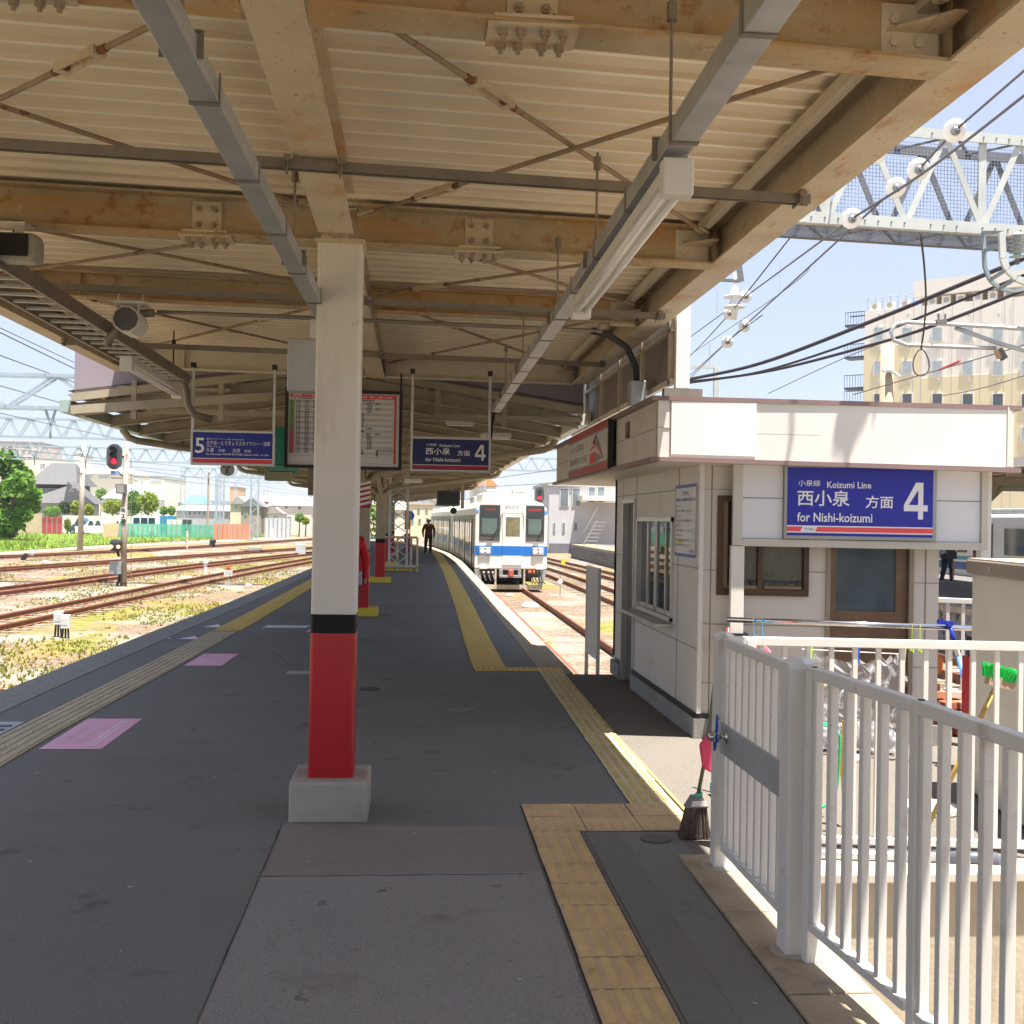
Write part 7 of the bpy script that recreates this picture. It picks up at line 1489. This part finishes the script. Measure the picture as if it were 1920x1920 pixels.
for px in (1629, 1657, 1685, 1737, 1763, 1790, 1822, 1850, 1880): s = AS(AP(px, 580)); u_ = aw(s, s + .75, zt + .01, zt + .8, -1.0, -.4).build('rooftop_unit', cream, t); c = W0 + wd_ * (s + .4) + wn_ * -.39 + Vector((0, 0, zt + .4)); MB().tube([c, c + wn_ * .02], .25, 12).build('fan', mat('fan_grey', (.35, .34, .32), .6), u_)
m = MB(); sA, sB = .2, AS(AP(1712, 560))
for k in range(7): s = sA + (sB - sA) * k / 6; p = W0 + wd_ * s + wn_ * -.2; m.tube([(p.x, p.y, zt), (p.x, p.y, zt + 1.2)], .03, 5)
p, q = W0 + wd_ * sA + wn_ * -.2, W0 + wd_ * sB + wn_ * -.2; m.tube([(p.x, p.y, zt + 1.2), (q.x, q.y, zt + 1.2)], .03, 5); m.build('roof_railing', galv, t)
for px in (1752, 1767, 1782, 1828, 1841): s = AS(AP(px, 520)); aw(s, s + .75, z1 + .01, z1 + .35, -3, -2).build('solar_panel', mat('solar_dark', (.05, .05, .07), .4), t)
for y0, y1 in ((585, 612), (638, 672), (690, 730), (747, 760)):
    a, b_ = AP(1595, y1), AP(1617, y0); m = aw(-1.9, -.02, a.z, a.z + .2, -1.6, -.1); q = aw(-1.9, -.02, b_.z - .1, b_.z, -1.6, -1.5) if y0 == 585 else MB(); m.add(q.v, q.f)
    for k in range(8): q = aw(-1.9 + .26 * k, -1.87 + .26 * k, a.z + .2, a.z + 1.3, -.14, -.1); m.add(q.v, q.f)
    q = aw(-1.9, -.02, a.z + 1.3, a.z + 1.36, -.16, -.1); m.add(q.v, q.f); m.build('balcony', mat('balcony_navy', (.05, .08, .14), .5), t)

# ------------------------------------------------------------------ right gantry with mesh
def SKY(x): return 15.35 + .08 * x
t = thing('mesh_gantry', 'large grey bolted lattice gantry with wire mesh at the upper right', 'gantry', (7, 16, 6))
zb1, zt1 = 6.27, 7.64; x0, x1 = 3.2, 16.5; D1 = .75; gdark = mat('gantry_dark', (.16, .16, .16), .6, .3)
def gp(x, z, d=0): return (x, SKY(x) + d, z)
for d_, mt, nm in ((0, greyg, 'front_chord'), (D1, gdark, 'back_chord')):
    m = MB(); m.beam(gp(x0, zb1, d_), gp(x1, zb1, d_), .03, .17); m.beam(gp(x0, zt1, d_), gp(x1, zt1, d_), .03, .15); m.beam(gp(x0, zb1 - .085, d_ + .06), gp(x1, zb1 - .085, d_ + .06), .13, .02); m.build(nm, mt, t)
    m = MB(); x = x0 + .3; k_ = 0
    while x < x1 - 1:
        m.beam(gp(x, zb1, d_ + .03), gp(x + .62, zt1, d_ + .03), .09, .02, (0, 1, 0)); m.beam(gp(x + .62, zt1, d_ + .03), gp(x + 1.24, zb1, d_ + .03), .09, .02, (0, 1, 0))
        if k_ % 2 == 0 and d_ == 0: m.beam(gp(x, zb1, .05), gp(x, zt1, .05), .12, .02, (0, 1, 0))
        x += 1.24; k_ += 1
    m.build('diagonals', mt, t)
m = MB(); x = x0
while x < x1: m.beam(gp(x, zb1 - .08, 0), gp(x + .6, zb1 - .08, D1), .05, .02); m.beam(gp(x + .6, zb1 - .08, D1), gp(x + 1.2, zb1 - .08, 0), .05, .02); m.beam(gp(x, zt1, 0), gp(x + .6, zt1, D1), .05, .02); m.beam(gp(x + .6, zt1, D1), gp(x + 1.2, zt1, 0), .05, .02); x += 1.2
m.build('cross_lacing', gdark, t)
m = MB(); x = x0 + .2
while x < x1:
    for z in (zb1, zt1): c = Vector(gp(x, z, -.016)); m.tube([c, c + Vector((0, -.012, 0))], .014, 6)
    x += .21 if int(x * 3) % 3 else .42
m.build('bolts', gdark, t)
m = MB(); x = x0
while x < x1: m.beam(gp(x, zb1 + .05, .12), gp(x, zt1 - .1, .12), .005, .005, (0, 1, 0)); x += .055
z = zb1 + .05
while z < zt1 - .1: m.beam(gp(x0, z, .12), gp(x1, z, .12), .005, .005); z += .055
x = x0
while x < x1: m.beam(gp(x, zb1 - .1, .05), gp(x, zb1 - .1, D1), .006, .006); x += .06
for k in range(9): m.beam(gp(x0, zb1 - .1, .1 + k * .075), gp(x1, zb1 - .1, .1 + k * .075), .006, .006)
tag(m.build('wire_mesh', mat('mesh_blue_grey', (.20, .24, .36), .5)  , t), kind='stuff')
# curved bracket, post insulators
t = thing('curved_bracket', 'curved steel bracket with rungs hanging under the mesh gantry', 'bracket', (8, 15.9, 5))
outer = [(1843, 436), (1845, 470), (1846, 500), (1856, 525), (1874, 541), (1900, 546), (1930, 540)]; inner = [(1878, 436), (1879, 460), (1880, 485), (1888, 505), (1905, 522), (1930, 532)]
o1 = [at(a, b_, 15.7) for a, b_ in outer]; i1 = [at(a, b_, 15.2) for a, b_ in inner]
for pts, nm, mt, w_ in ((o1, 'outer_arc', mat('bracket_slate', (.24, .29, .32), .5), .05), (i1, 'inner_arc', greyg, .09)):
    m = MB()
    for a, b_ in zip(pts, pts[1:]): m.beam(a, b_, w_, .05, (0, 1, 0))
    m.build(nm, mt, t)
m = MB()
for a, b_ in ((0, 0), (1, 1), (3, 3), (4, 4)): m.beam(o1[a], i1[b_], .03, .05)
m.build('rung', MATS['bracket_slate'], t)
t = thing('post_insulator', 'stacked disc insulator hanging beside the curved bracket', 'insulator', at(1905, 470, 15.3)); c = at(1908, 436, 15.3); pts, rs = [c], [.05]
for k in range(6): z = c.z - .03 - k * .06; pts += [Vector((c.x, c.y, z)), Vector((c.x, c.y, z - .02)), Vector((c.x, c.y, z - .03))]; rs += [.05, .115, .05]
MB().tube(pts, rs, 18).build('discs', mat('insulator_grey', (.36, .42, .42), .25, spec=.8), t, smooth=True)
MB().beam((c.x, c.y, c.z - .38), (c.x, c.y, c.z - .46), .05, .05).build('clamp', gdark, t)
# disc insulators on the slanting wires
por = mat('porcelain', (.80, .82, .84), .12, var=.01, spec=.9)
ins = [(1790, 245, 11.8, 23), (1722, 318, 12.3, 22), (1680, 352, 13.2, 20), (1645, 290, 14.0, 17), (1597, 410, 13.6, 20)]
nmz = ('largest white disc insulator near the top of the slanting wire', 'second largest white disc insulator in front of the gantry mesh', 'white disc insulator third down the slanting wire', 'white disc insulator partly hidden by the canopy edge', 'lowest near white disc insulator at the gantry bottom chord')
def disc_ins(lab, c, r, d, group):
    t = thing('disc_insulator', lab, 'insulator', c, group); d = Vector(d).normalized()
    MB().tube([c - d * r * .55, c - d * r * .5, c - d * r * .32, c - d * r * .05, c + d * r * .12, c + d * r * .2], [r * .3, r * .62, r * .9, r, r * .93, r * .5], 28).build('shell', por, t, smooth=True)
    MB().tube([c + d * r * .10, c + d * r * .35, c + d * r * .5], [r * .42, r * .38, r * .2], 16).build('cap', mat('cap_grey', (.25, .28, .32), .4, .4), t, smooth=True)
    MB().beam(c + d * r * .4, c + d * r * 1.1, r * .15, r * .3).build('clevis', gdark, t)
for (px, py, Y, r_), lab in zip(ins, nmz): disc_ins(lab, at(px, py, Y), r_ * Y / 2080, (-.12, -1, -.45), 'white disc insulators on the slanting wires')
for (px, py, Y, r_), lab in zip(((1398, 556, 22, 12), (1368, 588, 22.5, 12), (1396, 611, 22, 12), (1364, 641, 22.5, 12)), ('small disc insulator highest of the distant four', 'small disc insulator below the post insulator', 'small disc insulator upper one of the lower wire', 'small disc insulator lowest of the distant four')):
    disc_ins(lab, at(px, py, Y), r_ * Y / 2080, (-.05, -1, -.25), 'distant disc insulators beside the canopy edge')
def wire(label, pts, r=.012, m_=None, sag=0, cat='wire', name='overhead_wire'):
    P_ = [at(*p) for p in pts]; P_ = smooth(P_, 8) if len(P_) > 2 else [P_[0].lerp(P_[1], k / 12) - Vector((0, 0, sag * 4 * (k / 12) * (1 - k / 12))) for k in range(13)]
    return tag(MB().tube(P_, r, 6).build(name, m_ or mat('wire_grey', (.13, .12, .14), .5, .4), smooth=True), label, cat, 'overhead wires')
wire('uppermost slanting wire from the top right into the largest insulator', [(1960, 98, 10.6), (1790, 245, 11.8)], .014)
wire('wire leaving the largest insulator down to the second', [(1790, 245, 11.8), (1722, 318, 12.3)], .014)
wire('long slanting wire passing just below the two upper insulators', [(1960, 148, 10.6), (1740, 318, 11.9), (1597, 410, 13.6)], .016)
wire('wire from the lowest near insulator to the distant ones', [(1597, 410, 13.6), (1398, 556, 22), (1290, 635, 34)], .014)
wire('slanting wire from the third insulator to the lower distant pair', [(1680, 352, 13.2), (1396, 611, 22), (1290, 707, 36)], .014)
wire('slanting wire from the half hidden insulator behind the canopy', [(1645, 290, 14), (1520, 400, 17), (1368, 588, 22.5), (1290, 672, 34)], .014)
wire('thin wire joining the lowest distant insulator', [(1430, 590, 21), (1364, 641, 22.5), (1288, 715, 34)], .012)
cab = mat('cable_dark', (.05, .045, .06), .6)
wire('thickest dark sagging cable in front of the apartment block', [(1290, 712, 30), (1430, 680, 27), (1640, 600, 23), (1810, 530, 21), (1960, 468, 19)], .045, cab)
wire('second dark sagging cable in front of the apartment block', [(1290, 716, 30), (1430, 696, 27), (1640, 628, 23), (1810, 560, 21), (1960, 500, 19)], .028, cab)
wire('third dark sagging cable ending beside the loop pipe', [(1290, 718, 30), (1450, 694, 27), (1640, 645, 24), (1760, 607, 22), (1960, 528, 19)], .036, cab)
wire('thin contact wire rising to the right above the hut roof', [(1440, 738, 30), (1600, 664, 26), (1760, 606, 24)], .01)
wire('thin contact wire with the red sleeve', [(1600, 740, 26), (1720, 705, 24), (1850, 668, 22), (1960, 634, 20)], .012)
wire('lowest thin wire in front of the apartment block', [(1750, 745, 26), (1840, 728, 24), (1960, 692, 22)], .010)
wire('thin upper wire crossing the gantry mesh', [(1290, 668, 40), (1470, 545, 26), (1530, 487, 22)], .010)
wire('drop cable hanging from the gantry past the loop pipe', [(1726, 436, 16.2), (1733, 500, 17), (1736, 560, 18), (1733, 612, 19), (1727, 655, 19.5)], .016, cab)
lp = [at(1727 + 15 * math.sin(a) * (1 - .25 * math.cos(a)), 680 - 25 * math.cos(a), 19.6) for a in [k * math.pi / 10 for k in range(21)]]
tag(MB().tube(lp, .012, 6, caps=False).build('cable_loop', cab, smooth=True), 'dark oval cable loop hanging from the drop cable', 'cable loop')
tag(MB().tube([at(1762, 693, 23.5), at(1800, 677, 23)], .03, 8).build('red_sleeve', mat('sleeve_red', (.6, .10, .10), .5)), 'red insulating sleeve on the thin contact wire', 'sleeve')
t = thing('cantilever_arm', 'grey tube cantilever with hooped end in front of the apartment block', 'cantilever', at(1800, 620, 20)); ct = mat('cantilever_grey', (.50, .51, .55), .4, .4)
hoop = [at(1960, 620, 19.2), at(1880, 614, 19.6), at(1780, 608, 20), at(1700, 604, 20.2), at(1680, 608, 20.2), at(1670, 622, 20.2), at(1676, 638, 20.2), at(1700, 647, 20.2), at(1780, 650, 20), at(1868, 653, 19.7)]
MB().tube(hoop, .038, 10).build('hoop_tube', ct, t, smooth=True); MB().tube([at(1790, 614, 20), at(1870, 643, 19.7), at(1960, 668, 19.3)], .042, 10).build('strut_tube', ct, t, smooth=True)
m = MB(); c = at(1872, 655, 19.7); m.beam(c, c + Vector((.12, 0, -.18)), .08, .12); c = at(1755, 604, 20); m.beam(c, c + Vector((.2, 0, .02)), .06, .08); m.tube([c + Vector((.05, 0, 0)), c + Vector((.05, 0, .16))], .02, 6); m.tube([c + Vector((.18, 0, 0)), c + Vector((.18, 0, .16))], .02, 6); m.build('clamp', gdark, t)
MB().tube([at(1868, 657, 19.7), at(1874, 672, 19.7)], .05, 10).build('insulator', mat('insulator_tan', (.5, .33, .18), .4), t)
t = thing('post_insulator', 'hanging post insulator with steel plates beside the canopy edge', 'insulator', at(1378, 540, 22)); c = at(1378, 512, 22); pts, rs = [c], [.02]
for k, (z, r_) in enumerate(((.25, .03), (.3, .06), (.45, .10), (.47, .22), (.50, .22), (.52, .08), (.66, .14), (.68, .22), (.71, .22), (.73, .08), (.95, .05))): pts.append(c - Vector((0, 0, z))); rs.append(r_)
MB().tube(pts, rs, 16).build('porcelain', por, t, smooth=True); MB().beam(at(1350, 525, 22), at(1388, 527, 22), .08, .05).beam(at(1385, 496, 22), at(1390, 528, 22), .12, .03, (0, 1, 0)).build('plate', gdark, t)
t = thing('small_portal', 'thin grey steel portal frame just above the hut roof line', 'frame', at(1320, 700, 45)); MB().beam(at(1290, 688, 45), at(1345, 688, 45), .12, .12).beam(at(1343, 690, 45), (at(1343, 690, 45).x, 45, GZ), .2, .2).build('frame', greyg, t)
for px, y0, y1, Y in ((1346 + 118, 490, 550, 24), (1341 + 0, 545, 590, 28)):
    pass
for px, y0, lab in ((1463, 492, 'thin dropper hanger loop right of the distant insulators'), (1345, 545, 'thin dropper hanger loop beside the post insulator'), (1331, 640, 'lowest thin dropper hanger loop')):
    a = at(px, y0, 24); tag(MB().tube([a, a - Vector((0, 0, .5)), a - Vector((.05, 0, .6)), a - Vector((.0, 0, .75)), a - Vector((-.05, 0, .6)), a - Vector((0, 0, .5))], .006, 5).build('dropper', galv, None), lab, 'wire hanger', 'wire hangers')
t = thing('line_pole', 'tan concrete line pole in front of the apartment block', 'pole', at(1664, 760, 50)); a = at(1664, 646, 50); MB().tube([(a.x, 50, GZ), (a.x, 50, a.z)], [.38, .30], 14).build('shaft', mat('pole_tan', (.42, .33, .23), .85, var=.15), t, smooth=True); MB().tube([at(1655, 695, 49.6), at(1668, 693, 49.6), at(1688, 706, 49.6)], [.1, .12, .05], 8).build('street_lamp_arm', mat('lamp_pale', (.6, .68, .72), .4), t)
# insulator and jumper leads above the hut (they cast the shadow on its fascia)
disc_ins('disc insulator on the leads high over the hut front', Vector((3.95, 7.62, 6.45)), .13, (.1, -1, .1), 'white disc insulators on the slanting wires')
for k, (dx, lab) in enumerate(((-.09, 'left jumper lead above the hut front'), (.03, 'middle jumper lead above the hut front'), (.14, 'right jumper lead above the hut front'))): tag(MB().tube([(3.95 + dx, 7.62, 6.3), (4.05 + dx * .6, 7.60, 7.0), (4.1, 7.5, 8.2)], .012, 6).build('overhead_wire', cab), lab, 'wire', 'overhead wires')
tag(MB().tube([(3.4, 7.62, 6.0), (3.55, 7.6, 6.7), (3.62, 7.5, 8.2)], .014, 6).build('overhead_wire', cab), 'lone lead left of the jumper leads above the hut', 'wire', 'overhead wires')
# left wires
for pts, lab in ((((-40, 596, 30), (170, 694, 44)), 'upper left wire running down to the canopy corner'), (((-40, 604, 30), (170, 706, 46)), 'second left wire just below the upper one'), (((-40, 652, 34), (170, 728, 55)), 'third left wire above the open gantry'), (((-40, 712, 40), (178, 775, 62), (354, 835, 90)), 'fourth left wire crossing the open gantry'), (((-40, 766, 48), (200, 818, 75), (354, 850, 100)), 'lowest left wire crossing the zigzag gantry')):
    wire(lab, pts, .014 if pts[0][1] < 600 else .02)
for pts, lab in (((( -40, 836, 60), (356, 876, 130)), 'faint wire over the roofs at the left'), (((-40, 850, 60), (356, 885, 130)), 'second faint wire over the roofs at the left'), (((250, 892, 90), (585, 930, 200)), 'faint wire among the far gantries'), (((250, 880, 90), (585, 925, 200)), 'upper faint wire among the far gantries'), (((870, 905, 70), (1045, 880, 45)), 'wire sloping above the train roof'), (((880, 915, 80), (1048, 905, 50)), 'lower wire sloping above the train roof')): wire(lab, pts, .02)
a = at(165, 838, 80); MB
for i, (px, y0) in enumerate(((65, 832), (160, 838), (95, 770))):
    Y = 82.3 if i < 2 else 44.3; a = at(px - 10, y0 - 4, Y); b_ = at(px + 10, y0 - 4, Y); c = at(px, y0 + 28, Y); tag(MB().beam(a, c, .08, .08, (0, 1, 0)).beam(b_, c, .08, .08, (0, 1, 0)).tube([c, c - Vector((0, 0, .5))], .05, 6).build('v_bracket', pale), ('left V bracket hanging under the long zigzag gantry', 'right V bracket hanging under the long zigzag gantry', 'V bracket under the open gantry at the upper left')[i], 'bracket', 'V brackets under the gantries')
# ------------------------------------------------------------------ thin haze over the town
hz = bpy.data.materials.new('haze'); hz.use_nodes = True; hn = hz.node_tree
for n_ in list(hn.nodes):
    if n_.type == 'BSDF_PRINCIPLED': hn.nodes.remove(n_)
pv = hn.nodes.new('ShaderNodeVolumePrincipled'); pv.inputs['Color'].default_value = (.86, .90, 1, 1); pv.inputs['Density'].default_value = .00022; pv.inputs['Anisotropy'].default_value = .2
hn.links.new(pv.outputs[0], hn.nodes['Material Output'].inputs['Volume'])
tag(MB().box(-2500, 2500, -120, 3200, -4, 75).build('haze', hz), kind='stuff')
